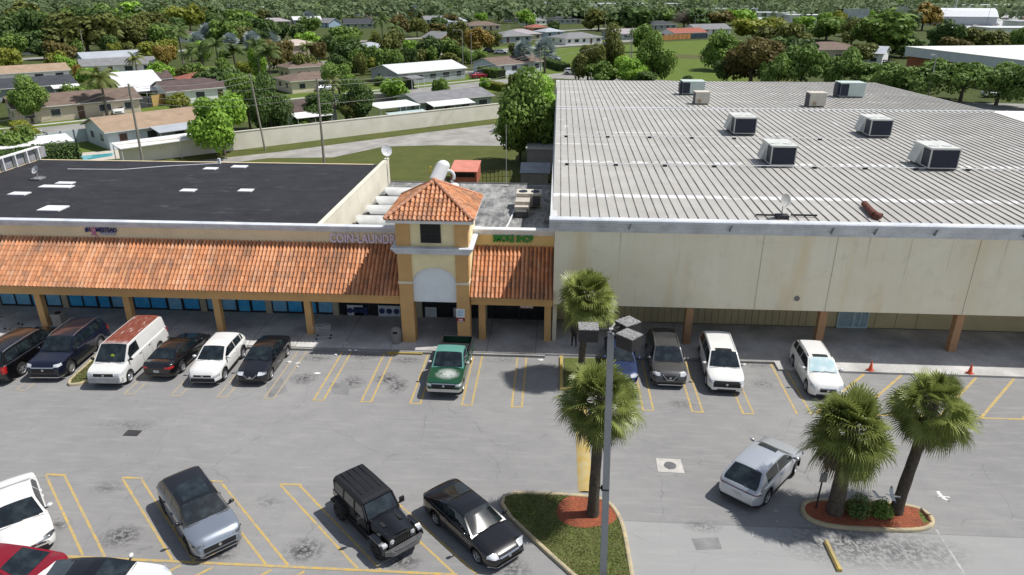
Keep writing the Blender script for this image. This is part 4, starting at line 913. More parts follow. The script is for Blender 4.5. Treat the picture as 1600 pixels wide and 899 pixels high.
# --- row by the shops
sp=suv(L=5.7,W=2.06,H=1.93,wb=3.4,fo=1.0,r=.41,rim='five',rails=CHR,fk=.16,rk=.08,clad=0,wr=.76,slab=1,cab=(5.7/2-1.35,5.7/2-2.1,-5.7/2+.55,-5.7/2+.1),wins=[(.0-.15,1.22),(-1.3,-.22),(-2.35,-1.38)],doors=(-.18,-1.34),strip=(.5,.53),face=dict(head=(.85,1.0,.6),grille=(.6,.95,.6),intake=(.32,.45,.7),tail=(.75,1.15,.82),plate=.85,chrome=1))
sp['deck']=[(h,z) for h,z in ((2.85,.7),(2.8,.95),(2.5,1.12),(1.5,1.2),(0,1.22),(-2.6,1.22),(-2.8,1.16),(-2.85,.9))]
make_car('black long SUV with chrome roof rails, tail towards the camera, left end of the row',sp,park((38,586),sp,88,'RR'),R(88),BLK)
sp=suv(L=5.35,W=2.05,H=1.92,wb=3.07,fo=1.0,r=.41,rim='ten',rails=CHR,fk=.14,rk=.1,clad=0,wr=.77,slab=1,cab=(5.35/2-1.4,5.35/2-2.1,-5.35/2+.5,-5.35/2+.1),wins=[(-.1,1.05),(-1.2,-.16),(-2.15,-1.28)],doors=(-.13,-1.25),strip=(.45,.48),face=dict(head=(.92,1.05,.62),grille=(.62,.9,.62),intake=(.34,.5,.72),tail=(.85,1.25,.85),plate=.85,chrome=1,bumper=(.3,.36)))
sp['deck']=[(h,z) for h,z in ((2.67,.75),(2.63,1.0),(2.35,1.14),(1.3,1.22),(0,1.23),(-2.45,1.23),(-2.62,1.16),(-2.67,.9))]
make_car('midnight black big SUV facing out beside the narrow dry grass island',sp,park((114,584),sp,-87,'FL'),R(-87),NVY)
# van
sp=dict(L=5.6,W=2.02,H=2.08,fo=.85,wb=3.5,r=.37,tw=.22,rim='steel',slab=1,sill=.3,fk=.1,rk=.05,nl=.5,deck=[(2.8,.8),(2.76,1.02),(2.5,1.12),(1.85,1.26),(0,1.3),(-2.74,1.3),(-2.8,1.0)],cab=(2.0,1.2,-2.66,-2.76),wins=[(.45,1.55)],doors=(.35,-.7),norear=True,rd=.03,ek=.93,wr=.8,mirm=PLA,face=dict(head=(.82,.96,.62),grille=(.8,.97,.56),intake=(.5,.56,.6),tail=(.9,1.3,.86),plate=.7,bumper=(.42,.68),bmat=M('bumper_grey',(.42,.43,.44),.5,.2,3)))
VW=paint('paint_van_white',(.74,.74,.72),0,.4,.14)
vt,VS=make_car('white cargo van with a rusted red-brown roof and grey bumper, parked facing out',sp,park((205,597),sp,-88,'FL'),R(-88),VW,cat='van',name='cargo_van')
def rustm():
    s=NT('rusted_roof');s.pr(Roughness=.9);n=s.noise(1,s.coord((1.0,5.5,1)),detail=6,rough=.75);sep=s.new('ShaderNodeSeparateXYZ');s.link(s.tc.outputs['Object'],sep.inputs[0])
    c=s.mix(s.rng(s.noise(7,detail=4),.35,.65),(.14,.03,.018),(.26,.07,.04));f=s.rng(n,.58,.66);e=s.rng(sep.outputs[0],.75,1.05,0,.5);s.col(c)
    f2=s.math('MAXIMUM',f,s.math('MULTIPLY',e,s.rng(s.noise(1,s.coord((.4,9,1)),detail=3),.45,.55)));c=s.mix(f2,c,(.7,.66,.62));s.col(c);return s.m
P=[[(x,y*VS.wr*.9,VS.top(x,y*VS.wr*.9)+.012) for y in (-1,-.75,-.5,-.25,0,.25,.5,.75,1)] for x in [-2.62+k*.235 for k in range(17)]]
b=MB();b.grid(P);b.build('roof_panel',rustm(),vt,smooth=True)
b=MB();b.ell((1.72,.1,1.55),(.02,.11,.11),10,6);b.build('windshield_sticker',M('sticker_lime',(.5,.65,.03),.5),vt)
sp=sedan(L=4.87,W=1.86,rim='ten',rbm=BLK);make_car('black sedan showing its red tail lamps between the white van and the white crossover',sp,park((287,581),sp,88,'RR'),R(88),BLK)
sp=suv(L=4.41,W=1.81,H=1.66,wb=2.64,fo=.9,r=.36,rim='ten',face=dict(head=(.6,.72,.62),grille=(.66,.76,.5),intake=(.34,.58,.68),tail=(.9,1.02,.6),plate=.75));make_car('white small crossover facing out with black lower trim, left of the dark blue-black sedan',sp,park((352.5,593.5),sp,-89,'FL'),R(-89),WPT,rails if False else None)
sp=sedan(L=4.62,W=1.82,wb=2.7,rim='five',face=dict(head=(.66,.78,.42),grille=(.5,.66,.42),vee=(.5,.72,.36),intake=(.27,.38,.65),tail=(.78,.9,.5)));make_car('black sedan facing out, last car before the four empty bays',sp,park((425,592),sp,-89,'FL'),R(-89),BK2)
# pickup
sp=dict(L=5.4,W=1.95,H=1.8,fo=.9,wb=3.35,r=.38,tw=.24,rim='five',slab=1,sill=.34,fk=.1,rk=.03,nl=.4,deck=[(2.7,.8),(2.66,1.0),(2.3,1.08),(1.3,1.14),(0,1.16),(-.5,1.16),(-.62,.72),(-2.66,.72),(-2.7,.6)],cab=(1.22,.5,-.42,-.62),wins=[(-.3,.9)],doors=(-.36,),rd=.04,ek=.94,wr=.8,mx=.8,mirm=M('mirror_pale',(.6,.55,.55),.4),rg=.04,hm=PLA,face=dict(head=(.78,.92,.66),grille=(.7,.93,.62),chrome=1,intake=(.34,.42,.6),tail=(.65,.7,.9),plate=.5,bumper=(.48,.66)))
def greenp():
    s=NT('paint_green_faded');s.pr(Metallic=.3,Roughness=.3);s.b.inputs['Coat Weight'].default_value=.6;sep=s.new('ShaderNodeSeparateXYZ');s.link(s.tc.outputs['Object'],sep.inputs[0])
    n=s.noise(2.6,detail=6,rough=.7);d=s.new('ShaderNodeVectorMath',operation='SUBTRACT');s.link(s.tc.outputs['Object'],d.inputs[0]);d.inputs[1].default_value=(1.85,.1,1.1);m_=s.new('ShaderNodeVectorMath',operation='MULTIPLY');s.link(d.outputs[0],m_.inputs[0]);m_.inputs[1].default_value=(1.7,1.35,.6);l=s.new('ShaderNodeVectorMath',operation='LENGTH');s.link(m_.outputs[0],l.inputs[0])
    f=s.math('MULTIPLY',s.rng(l.outputs[1],.4,1,1.0,0),s.rng(n,.36,.46));c=s.mix(f,(.012,.085,.04),(.62,.66,.64));s.col(c);return s.m
GRP=greenp();P_=park((693.5,624),sp,-91,'F')
pt,PS=make_car('green pickup truck with teal cab roof, peeling bonnet and open bed in front of tower',sp,P_,R(-91),GRP,paint('paint_teal_roof',(.09,.3,.25),0,.5,.1),cat='pickup truck',name='pickup_truck')
b=MB()
for s in (1,-1): b.box(-2.66,-.64,s*.965-.05 if s>0 else -.965-.0,s*.965 if s>0 else -.965+.05,.6,1.14)
b.box(-2.7,-2.64,-.9,.9,.62,1.13);b.box(-.66,-.63,-.9,.9,.72,1.12);b.build('bed_wall',GRP,pt)
b=MB();b.box(-2.63,-.67,-.9,.9,.725,.74)
for s in (1,-1): b.box(-2.63,-.67,s*.9-.012,s*.9+.012,.74,1.12);b.bx((-1.75,s*.78,.84),(.75,.22,.22))
b.build('bed_liner',PLA,pt)
b=MB()
for s in (1,-1): b.box(-2.68,-.63,s*.94-.055,s*.94+.055,1.142,1.165)
b.box(-2.72,-2.62,-.98,.98,1.142,1.165);b.build('bed_rail_cap',PLA,pt)
sp=sedan(L=4.6,W=1.8);make_car('blue sedan half hidden behind the palm and lamp post by the yellow kerb',sp,park((972,606),sp,-91,'F'),R(-91),BLU_)
sp=suv(L=5.0,W=1.96,H=1.75,wb=2.9,rails=CHR,fk=.24,r=.38,rim='five',face=dict(head=(.78,.92,.55),grille=(.58,.82,.4),vee=(.56,.88,.4),intake=(.32,.42,.7),tail=(.9,1.05,.6),bumper=(.28,.33)));make_car('dark grey SUV with silver roof rails facing out, left of the white SUV with sunroof',sp,park((1046,608.5),sp,-91,'F'),R(-91),GRY)
sp=suv(L=5.2,W=2.0,H=1.78,wb=3.07,fo=.98,r=.39,rails=WPT,sunroof=(.35,.95,.62),rim='ten',fk=.17,clad=1,face=dict(head=(.7,.84,.66),grille=(.5,.84,.72),intake=(.3,.38,.5),tail=(.9,1.05,.6)));make_car('white three-row SUV with dark sunroof and wide black grille facing out',sp,park((1134,618),sp,-93,'F'),R(-93),WPT)
SHD_=glass('sunshade_glass',(.5,.68,.72),.06,(.8,.86,.86))
sp=suv(L=4.77,W=1.84,H=1.68,wb=2.86,r=.37,rails=PLA,sunroof=(.1,.55,.6),wsmat=SHD_,rim='five',clad=0,fk=.24,face=dict(head=(.72,.86,.55),grille=(.52,.72,.42),chrome=1,intake=(.3,.4,.6),tail=(.9,1.05,.6)));make_car('white compact SUV with black roof rails and a bright sunshade in the windscreen',sp,park((1258,611.5),sp,-92.5,'FR'),R(-92.5),WPT)
sp=sedan(L=4.7);make_car('white car cut by the left edge, only its rear deck showing behind the black SUV',sp,(-38.6,36.7,0),R(-90),WPT)
# --- front rows
sp=sedan(L=4.88,W=1.84,H=1.44,wb=2.82,rim='five',face=dict(head=(.6,.72,.5),lampmat=HLD,grille=(.52,.58,.55),vee=(.56,.66,.5),intake=(.24,.42,.6),tail=(.8,.92,.5)));sp['W']=1.86
m=(at(13,861)+at(90,831))/2;hd=-46.5;make_car('white sedan with black windscreen and angular front bumper at the left edge',sp,(m.x-2.36*math.cos(R(hd))+.6,m.y-2.36*math.sin(R(hd))-.85,0),R(hd),WPT)
sp=suv(L=4.86,W=1.98,H=1.62,wb=3.09,r=.38,clad=1,rim='dark',fk=.2,sunroof=(-.9,.55,.72),mirm=BLK,face=dict(head=(.72,.8,.55),lampmat=HLD,grille=(.45,.7,.62),intake=(.28,.38,.6),tail=(.95,1.05,.5),chrome=1,bumper=(.27,.31)));make_car('silver-blue crossover with a black roof parked between empty yellow bays',sp,park((297,865),sp,-45.5,'FR'),R(-45.5),SLV,BLK)
sp=sedan(L=4.85,W=1.86,H=1.45,wb=2.8,rim='five',face=dict(head=(.62,.76,.5),grille=(.44,.62,.45),chrome=1,intake=(.26,.36,.66),tail=(.8,.93,.52),bumper=(.3,.34)));sp['cab']=(1.15,.3,-.75,-1.95);sp['wins']=[(-.52,.85),(-1.35,-.6)];make_car('glossy black sedan parked against the palm island right of the black off-roader',sp,park((746,880),sp,-46,'FR'),R(-46),BLK)
sp=suv(L=4.89,W=1.94,H=1.72,wb=2.85,fo=.98,r=.39,clad=1,sunroof=(.1,.6,.62),rim='five',rk=.24,fk=.26,rd=.07,wr=.7,cab=(4.89/2-1.15,4.89/2-2.05,-4.89/2+.9,-4.89/2+.12),wins=[(-.35,.95),(-1.45,-.42)],face=dict(head=(.72,.84,.55),grille=(.4,.78,.45),intake=(.28,.36,.5),tail=(.93,.98,.0),plate=.62,tmat=TLD));LX=park((1196.6,788.5),sp,50,'RR');make_car('silver crossover with dark sunroof driving up the lane left of the twin palms',sp,LX,R(50),LSL,name='moving_car',steer=R(14))
sp=sedan(L=4.7,W=1.82,rim='five',rbm=RED);sp['cab']=(1.2,.35,-.7,-1.75);sp['wins']=[(-.5,.9),(-1.3,-.56)];make_car('red coupe cut by the bottom left corner, rear window and boot showing',sp,park((92,925),sp,174,'B'),R(176),RED)
sp=sedan(L=4.8,W=1.84);sp['cab']=(1.1,.25,-.8,-1.9);make_car('white sedan with a black roof, bonnet to the right, cut by the bottom edge',sp,park((262,932),sp,6,'F'),R(4),WPT,BLK)
# --- off-roader
def jeep(label,loc,rz):
    t=thing('off_roader',label,'off-road car',loc,rz)
    xf,xr=1.5,-1.51;r=.42
    b=MB();b.box(-2.05,.78,-.76,.76,.52,1.12);b.box(.78,1.95,-.55,.55,.5,1.0)
    P=[[(-2.05,-.78,.55),(-2.05,-.8,1.2),(-2.05,.8,1.2),(-2.05,.78,.55)],[(.62,-.78,.55),(.62,-.8,1.2),(.62,.8,1.2),(.62,.78,.55)]]
    b.grid(P);b.add(P[0],[(0,1,2,3)]);b.add(P[1],[(3,2,1,0)])
    b.build('body',BLK,t)
    P=[]
    for x,w,z in ((.6,.7,1.24),(.95,.7,1.235),(1.6,.64,1.19),(1.98,.6,1.14)):
        P.append([(x,-w,z-.3),(x,-w,z-.06),(x,-w+.07,z),(x,-.28,z+.015),(x,-.24,z+.04),(x,.24,z+.04),(x,.28,z+.015),(x,w-.07,z),(x,w,z-.06),(x,w,z-.3)])
    b=MB();b.grid(P);b.build('bonnet',BLK,t,smooth=True,ang=35)
    b=MB()
    for s in (1,-1): b.bx((1.25,s*.38,1.245),(.32,.14,.012));b.bx((.78,s*.62,1.24),(.1,.06,.06));b.bx((1.72,s*.55,1.17),(.07,.05,.06))
    b.build('bonnet_vent',PLA,t)
    b=MB();b.box(1.98,2.03,-.62,.62,.62,1.15);b.build('grille',BLK,t)
    b=MB()
    for i in range(7): b.box(2.031,2.04,-.33+i*.11-.032,-.33+i*.11+.032,.74,1.06)
    b.build('grille_slots',UND,t)
    for s in (1,-1):
        b=MB();b.lathe([(0,.03),(.07,.028),(.095,.015),(.105,0)],16,(0,0,0),axis='Y');o=b.build('headlight',HLT,t,smooth=True);o.rotation_euler=(0,0,-math.pi/2);o.location=(2.035,s*.47,.96)
        b=MB();b.bx((1.99,s*.8,.93),(.16,.2,.1));b.build('indicator',HLT,t)
    b=MB();b.prism([(2.1,-.85),(2.32,-.55),(2.34,.55),(2.1,.85),(2.06,.85),(2.06,-.85)],.5,.7);b.tube([(2.3,-.5,.75),(2.33,0,.76),(2.3,.5,.75)],.03,6)
    for s in (1,-1): b.lathe([(0,.02),(.05,.02),(.06,0)],10,(2.25,s*.6,.71))
    b.build('front_bumper',M('bumper_steel',(.22,.22,.23),.35,.15,5,metal=.6),t)
    b=MB();b.box(-2.2,-2.06,-.85,.85,.5,.68);b.build('rear_bumper',PLA,t)
    for xw in (xf,xr):
        for s in (1,-1):
            P=[];y0,y1=(.74,.95)
            for dx,z in ((-.62,.62),(-.5,.86),(-.36,.97),(.3,.97),(.48,.86),(.58,.62)):
                P.append([(xw+dx,s*y0,z),(xw+dx,s*y1,z-.015),(xw+dx,s*y1,z-.07)])
            b=MB();b.grid(P);b.build('fender_flare',PLA if xw<0 else BK2,t)
    # hard top, pillars and glass
    P=[]
    for x,z in ((-2.08,1.74),(-2.0,1.83),(-1.0,1.86),(.1,1.85),(.28,1.82)):
        w=.66;P.append([(x,-.72,z-.2),(x,-w-.02,z-.04),(x,-w+.05,z),(x,0,z+.02),(x,w-.05,z),(x,w+.02,z-.04),(x,.72,z-.2)])
    b=MB();b.grid(P);b.add(P[0],[tuple(range(7))])
    b.box(-2.06,-1.94,-.74,-.64,1.2,1.66);b.box(-2.06,-1.94,.64,.74,1.2,1.66)
    for x in (-1.18,-.3):
        for s in (1,-1): b.bx((x,s*.73,1.42),(.09,.07,.48),rx=s*.12)
    for s in (1,-1): b.tube([(.62,s*.74,1.2),(.25,s*.68,1.76)],.045,6)
    b.tube([(.25,-.66,1.8),(.25,.66,1.8)],.05,6)
    b.build('hard_top',M('hardtop_black',(.014,.015,.018),.5,.2,3),t)
    b=MB()
    for y in (-.42,-.14,.14,.42): b.box(-1.95,-.15,y-.015,y+.015,1.86,1.885)
    b.build('roof_ribs',M('hardtop_black',(.014,.015,.018)),t)
    b=MB();b.add([(.66,-.68,1.25),(.66,.68,1.25),(.3,.62,1.75),(.3,-.62,1.75)],[(0,1,2,3)]);b.build('windshield',GLS,t)
    b=MB();b.add([(-2.07,-.62,1.24),(-2.07,.62,1.24),(-2.065,.58,1.66),(-2.065,-.58,1.66)],[(0,1,2,3)]);b.build('rear_window',GLS,t)
    for s in (1,-1):
        for x0,x1 in ((-.24,.4),(-1.12,-.36),(-1.92,-1.24)):
            b=MB();b.add([(x0,s*.775,1.22),(x1+(.12 if x1>0 else 0),s*.775,1.22),(x1-(.1 if x1>0 else 0),s*.715,1.66),(x0,s*.715,1.66)],[(0,1,2,3)]);b.build('side_window',GLS,t)
        for x in (-.3,-1.18):
            b=MB();b.bx((x,s*.802,.88),(.016,.006,.62));b.build('door_gap',SEAL,t);b=MB();b.bx((x+.14,s*.82,1.08),(.15,.04,.04));b.build('door_handle',PLA,t)
        b=MB();b.bx((.52,s*.98,1.32),(.09,.2,.24));b.bx((.52,s*.86,1.22),(.05,.12,.05));b.build('wing_mirror',PLA,t)
        b=MB();b.bx((-2.06,s*.72,1.0),(.06,.13,.2));b.build('taillight',TLT,t)
        b=MB();b.bx((-.15,s*.86,.5),(1.9,.12,.05));b.build('side_step',PLA,t)
    tm,rm=wheel_meshes(.4,.26,'dark');o=bpy.data.objects.new('spare_wheel',tm);COL.objects.link(o);o.parent=t;o.location=(-2.25,.05,1.1);o.rotation_euler=(0,0,math.pi/2)
    q=bpy.data.objects.new('rim',rm);COL.objects.link(q);q.parent=o
    b=MB();b.box(-1.9,1.9,-.5,.5,.35,.55);b.build('underbody',UND,t)
    add_wheels(t,dict(r=r,tw=.29,rim='dark'),xf,xr,1.9)
    return t
a=R(-45.2);P=at(592.5,872);lx,ly=1.5,-.8
jeep('black boxy off-roader with hard top and big tyres in the front row',(P.x-(lx*math.cos(a)-ly*math.sin(a)),P.y-(lx*math.sin(a)+ly*math.cos(a)),0),a)
# ================================================================== VEGETATION
def leafmat(name,c,c2,trans=.25,rough=.6,var=.5):
    s=NT(name);s.pr(Roughness=rough);s.b.inputs['Specular IOR Level'].default_value=.25
    n=s.noise(2.2,detail=3);at_=s.new('ShaderNodeAttribute',attribute_name='lf');oi=s.new('ShaderNodeObjectInfo')
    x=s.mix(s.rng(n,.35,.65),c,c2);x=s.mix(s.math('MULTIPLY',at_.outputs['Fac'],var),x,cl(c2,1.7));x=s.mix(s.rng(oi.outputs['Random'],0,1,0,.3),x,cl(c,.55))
    s.col(x);tr=s.new('ShaderNodeBsdfTranslucent');s.link(x,tr.inputs[0]);mx=s.new('ShaderNodeMixShader');mx.inputs[0].default_value=trans
    out=s.n['Material Output'];s.link(s.b.outputs[0],mx.inputs[1]);s.link(tr.outputs[0],mx.inputs[2]);s.link(mx.outputs[0],out.inputs[0]);return s.m
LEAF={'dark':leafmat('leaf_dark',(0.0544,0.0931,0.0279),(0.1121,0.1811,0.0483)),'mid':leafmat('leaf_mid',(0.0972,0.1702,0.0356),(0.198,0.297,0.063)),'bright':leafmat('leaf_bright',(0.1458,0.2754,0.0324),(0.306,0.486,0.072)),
'yellow':leafmat('leaf_yellow',(.17,.2,.025),(.3,.32,.05)),'rust':leafmat('leaf_rust',(.115,.105,.03),(.185,.15,.05)),'olive':leafmat('leaf_olive',(.095,.115,.026),(.175,.19,.05)),
'orange':leafmat('leaf_orange',(.2,.16,.035),(.34,.24,.06)),'bare':leafmat('twig_grey',(.22,.19,.165),(.34,.29,.25),.1),'willow':leafmat('leaf_willow',(0.0929,0.1688,0.0405),(0.2063,0.3094,0.075)),'haze':leafmat('leaf_haze',(.06,.095,.04),(.14,.185,.085),.2,.7,.8)}
BARK=M('bark_grey',(.14,.115,.09),.95,.3,4,fine=.4);PBARK=M('palm_trunk',(.2,.175,.145),.95,.35,5,fine=.5)
def setlf(me,vals):
    a=me.attributes.new('lf','FLOAT','FACE');a.data.foreach_set('value',vals)
def crownmesh(name,seed,n,leaf,lobes=11,flat=.8,spread=.62,lr=(.3,.5),drape=0):
    """unit crown (radius ~1, base z=0): many leaf clumps on the skins of overlapping lobes, gaps between"""
    r=random.Random(seed);C=[];ax=r.uniform(.8,1.2)
    for i in range(lobes):
        a=r.random()*6.283;d=spread*math.sqrt(r.random());z=(.35+r.random()*.9)*flat
        C.append((Vector((d*math.cos(a)*ax,d*math.sin(a),z*(1-.35*d))),r.uniform(lr[0]*.75,lr[1]),r.random()))
    C.append((Vector((0,0,.75*flat)),lr[1],r.random()))
    b=MB();lf=[]
    for k in range(n):
        c,rad,tone=r.choice(C)
        v=Vector((r.gauss(0,1),r.gauss(0,1),r.gauss(.25,1))).normalized()
        p=c+v*rad*(r.random()**.35)*Vector((1,1,1)).x
        p.z=c.z+(p.z-c.z)*flat
        if drape: p.z-=drape*max(0,(p-c).length-rad*.5)*1.5
        s=leaf*r.uniform(.55,1.35);nr=(v+Vector((r.gauss(0,.6),r.gauss(0,.6),r.gauss(.35,.6)))).normalized()
        u=nr.cross(Vector((r.gauss(0,1),r.gauss(0,1),r.gauss(0,1)))).normalized();w_=nr.cross(u)
        asp=r.uniform(.45,.9)
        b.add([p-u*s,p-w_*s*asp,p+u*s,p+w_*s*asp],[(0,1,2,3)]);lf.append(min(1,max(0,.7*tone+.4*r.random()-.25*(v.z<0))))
    me=b.mesh(name,[LEAF['mid']]);setlf(me,lf);return me
def trunkmesh(name,seed,h=1,r0=.05,limbs=5,top=.55):
    r=random.Random(seed);b=MB();b.tube([(0,0,-.02),(.01,.0,h*.25),(.03*r.uniform(-1,1),.03,h*.5)],[r0*1.25,r0*.95,r0*.8],7)
    for i in range(limbs):
        a=6.283*i/limbs+r.random();d=r.uniform(.3,.6);z0=h*r.uniform(.32,.5)
        b.tube([(0,0,z0),(d*.45*math.cos(a),d*.45*math.sin(a),z0+h*.18),(d*math.cos(a),d*math.sin(a),h*r.uniform(.7,.95))],[r0*.6,r0*.42,r0*.12],5)
    return b.mesh(name,[BARK],True,60)
CR=[crownmesh('crown',11+i,2600,.085,lobes=9+i%4,flat=(.8,.7,.9,.65,.8,.75)[i]) for i in range(6)]
CRF=[crownmesh('crown',51+i,1100,.12,lobes=9,flat=(.7,.8,.6,.75)[i]) for i in range(4)]
CRB=[crownmesh('crown',71+i,11000,.042,lobes=16,flat=(.85,.95,.8)[i],lr=(.24,.42)) for i in range(3)]
CRW=[crownmesh('crown',91+i,4200,.055,lobes=13,flat=.75,lr=(.25,.42),drape=.35) for i in range(3)]
TRK=[trunkmesh('trunk',5+i) for i in range(4)]
def twigs(seed):
    r=random.Random(seed);b=MB()
    for i in range(420):
        a=r.random()*6.283;e=r.uniform(.1,1.5);d=Vector((math.cos(a)*math.cos(e),math.sin(a)*math.cos(e),math.sin(e)));L=r.uniform(.6,1.0);p=Vector((0,0,.1))+d*L*.25;q=Vector((0,0,.1))+d*L+Vector((r.gauss(0,.08),r.gauss(0,.08),r.gauss(0,.08)));m=p.lerp(q,.55)+Vector((r.gauss(0,.06),r.gauss(0,.06),.04))
        b.tube([p,m,q],[.012,.008,.004],3,cap=False)
    return b.mesh('crown',[LEAF['bare']])
TWG=twigs(3)
def inst(name,me,parent,mat=None,loc=(0,0,0),scale=(1,1,1),rz=0):
    o=bpy.data.objects.new(name,me);COL.objects.link(o);o.parent=parent;o.location=loc;o.scale=scale;o.rotation_euler=(0,0,rz)
    if mat: o.material_slots[0].link='OBJECT';o.material_slots[0].material=mat
    return o
TR=random.Random(42)
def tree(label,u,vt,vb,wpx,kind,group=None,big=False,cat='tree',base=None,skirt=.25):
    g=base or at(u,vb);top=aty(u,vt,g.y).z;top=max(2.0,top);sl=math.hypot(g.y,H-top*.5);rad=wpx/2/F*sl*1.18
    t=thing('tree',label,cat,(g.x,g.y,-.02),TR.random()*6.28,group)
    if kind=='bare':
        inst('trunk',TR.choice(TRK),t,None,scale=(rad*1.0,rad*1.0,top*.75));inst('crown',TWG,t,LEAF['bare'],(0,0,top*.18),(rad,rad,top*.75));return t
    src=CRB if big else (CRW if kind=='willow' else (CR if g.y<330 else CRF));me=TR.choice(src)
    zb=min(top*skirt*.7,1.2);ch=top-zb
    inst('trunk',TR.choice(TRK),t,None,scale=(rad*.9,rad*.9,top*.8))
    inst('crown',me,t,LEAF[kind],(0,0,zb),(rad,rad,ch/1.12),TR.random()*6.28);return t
def bush(label,u,vt,vb,wpx,kind,group=None): return tree(label,u,vt,vb,wpx,kind,group,cat='shrub',skirt=.02)
# palms with feather fronds
def featherpalm(name,seed,nf=17,L=1.0,droop=.8,mat=None,up=(.1,1.35)):
    r=random.Random(seed);b=MB();lf=[]
    for i in range(nf):
        az=2.4*i+r.uniform(-.2,.2);el=up[0]+(up[1]-up[0])*r.random();h=Vector((math.cos(az),math.sin(az),0));sd=Vector((-h.y,h.x,0));pts=[]
        p=Vector((0,0,0));d=h*math.cos(el)+Vector((0,0,math.sin(el)));n=9
        for k in range(n+1):
            pts.append(p.copy());p=p+d*(L/n);d=(d+Vector((0,0,-droop*.2*(1+k*.12)))).normalized()
        tone=r.random()
        b.tube(pts,[.018*(1-k/12) for k in range(n+1)],3,cap=False);lf+=[.6]*(3*n)
        for k in range(1,n*3):
            f=k/(n*3);i0=min(n-1,int(f*n));q=pts[i0].lerp(pts[i0+1],f*n-i0);ll=L*.3*math.sin(math.pi*min(1,.12+f*.95))**.6;t=(pts[i0+1]-pts[i0]).normalized()
            for s in (1,-1):
                e=q+sd*s*ll*.8+t*ll*.5+Vector((0,0,-ll*.42*(1+r.random()*.5)));wv=t*.022*L
                b.add([q-wv,q+wv,e],[(0,1,2)]);lf.append(tone*.7+.3*r.random())
    me=b.mesh(name,[mat or LEAF['mid']]);setlf(me,lf);return me
FP=[featherpalm('crown',3,17),featherpalm('crown',4,15,droop=1.0),featherpalm('crown',8,20,droop=.9)]
LEAF['palm']=leafmat('leaf_palm',(.06,.11,.028),(.13,.18,.05),.2);LEAF['coco']=leafmat('leaf_coconut',(.1,.14,.03),(.23,.25,.08),.2)
def palm(label,u,vt,vb,wpx,kind='palm',group='',th=.62):
    g=at(u,vb);top=max(3.,aty(u,vt,g.y).z);sl=math.hypot(g.y,H);rad=wpx/2/F*sl
    t=thing('palm_tree',label,'palm tree',(g.x,g.y,0),TR.random()*6.28,group or None);hz_=top-rad*.55
    b=MB();b.tube([(0,0,-.1),(.1,.05,hz_*.4),(.0,.1,hz_*.8),(0,0,hz_)],[.3,.2,.17,.15],8);b.build('trunk',PBARK,t,smooth=True,ang=60)
    inst('crown',TR.choice(FP),t,LEAF[kind],(0,0,hz_),(rad*1.15,)*3);return t
# fan palms: real segmented fans
def fanleaf(b,lf,base,az,el,pet,rad,r,tone,droop,nseg=28,wide=2.2,mi=0,dead=False):
    h=Vector((math.cos(az),math.sin(az),0));d=h*math.cos(el)+Vector((0,0,math.sin(el)));sd=Vector((-h.y,h.x,0));nr=d.cross(sd)
    q_=r.gauss(0,.55);sd,nr=sd*math.cos(q_)+nr*math.sin(q_),nr*math.cos(q_)-sd*math.sin(q_)
    tip=base+d*pet+Vector((0,0,-.1*pet*pet*droop))
    b.add([base-sd*.02,base+sd*.02,tip+sd*.015,tip-sd*.015],[(0,1,2,3)],mi);lf.append(tone)
    tw=r.uniform(-.5,.5)
    for i in range(nseg):
        a=-wide+2*wide*(i+.5)/nseg;L=rad*(1-.25*(abs(a)/wide)**2)*r.uniform(.86,1.08)
        dr=(d*math.cos(a)+sd*math.sin(a)*(1 if not dead else .5)+nr*(.28*abs(math.sin(a))+tw*.15*math.sin(a))).normalized()
        wv=dr.cross(nr).normalized();w1=rad*wide/nseg*.46
        p0=tip;p1=tip+dr*L*.45-Vector((0,0,droop*.05*L));p2=tip+dr*L*.8-Vector((0,0,droop*.22*L));p3=tip+dr*L*.98-Vector((0,0,droop*.55*L))
        b.add([p0,p1-wv*w1,p1+wv*w1,p2-wv*w1*.55,p2+wv*w1*.55,p3],[(0,1,2),(1,3,4,2),(3,5,4)],mi);q=tone*.6+.4*r.random();lf.extend([q]*3)
def cabbagecrown(seed,n=74,rad=.95,droop=1.0):
    r=random.Random(seed);b=MB();lf=[];d_=MB();dl=[]
    for i in range(n):
        f=(i+.5)/n;az=2.39996*i+r.uniform(-.2,.2);el=1.5-2.15*f**.8+r.gauss(0,.22)
        fanleaf(b,lf,Vector((math.cos(az)*.09,math.sin(az)*.09,.15-.45*f)),az,el,r.uniform(.6,1.1)*(.8+.35*f),rad*r.uniform(.55,1.0),r,min(1,max(0,r.random()*(1.15-.8*f))),droop*r.uniform(.25,1.25)*(.6+.6*f))
    for i in range(26):
        az=2.39996*i*1.7+r.random();fanleaf(d_,dl,Vector((math.cos(az)*.1,math.sin(az)*.1,-.35)),az,-.75-r.random()*.6,r.uniform(.45,.8),rad*.72,r,r.random(),1.7,14,1.6,0,True)
    return b,lf,d_,dl
LEAF['fan']=leafmat('leaf_fan',(.07,.1,.024),(.24,.275,.075),.24,.4,.95);DEADL=leafmat('leaf_dead',(.11,.09,.055),(.17,.14,.09),.15,.8,.4)  # pale and dark fan tones stand in for lit tips and shaded core
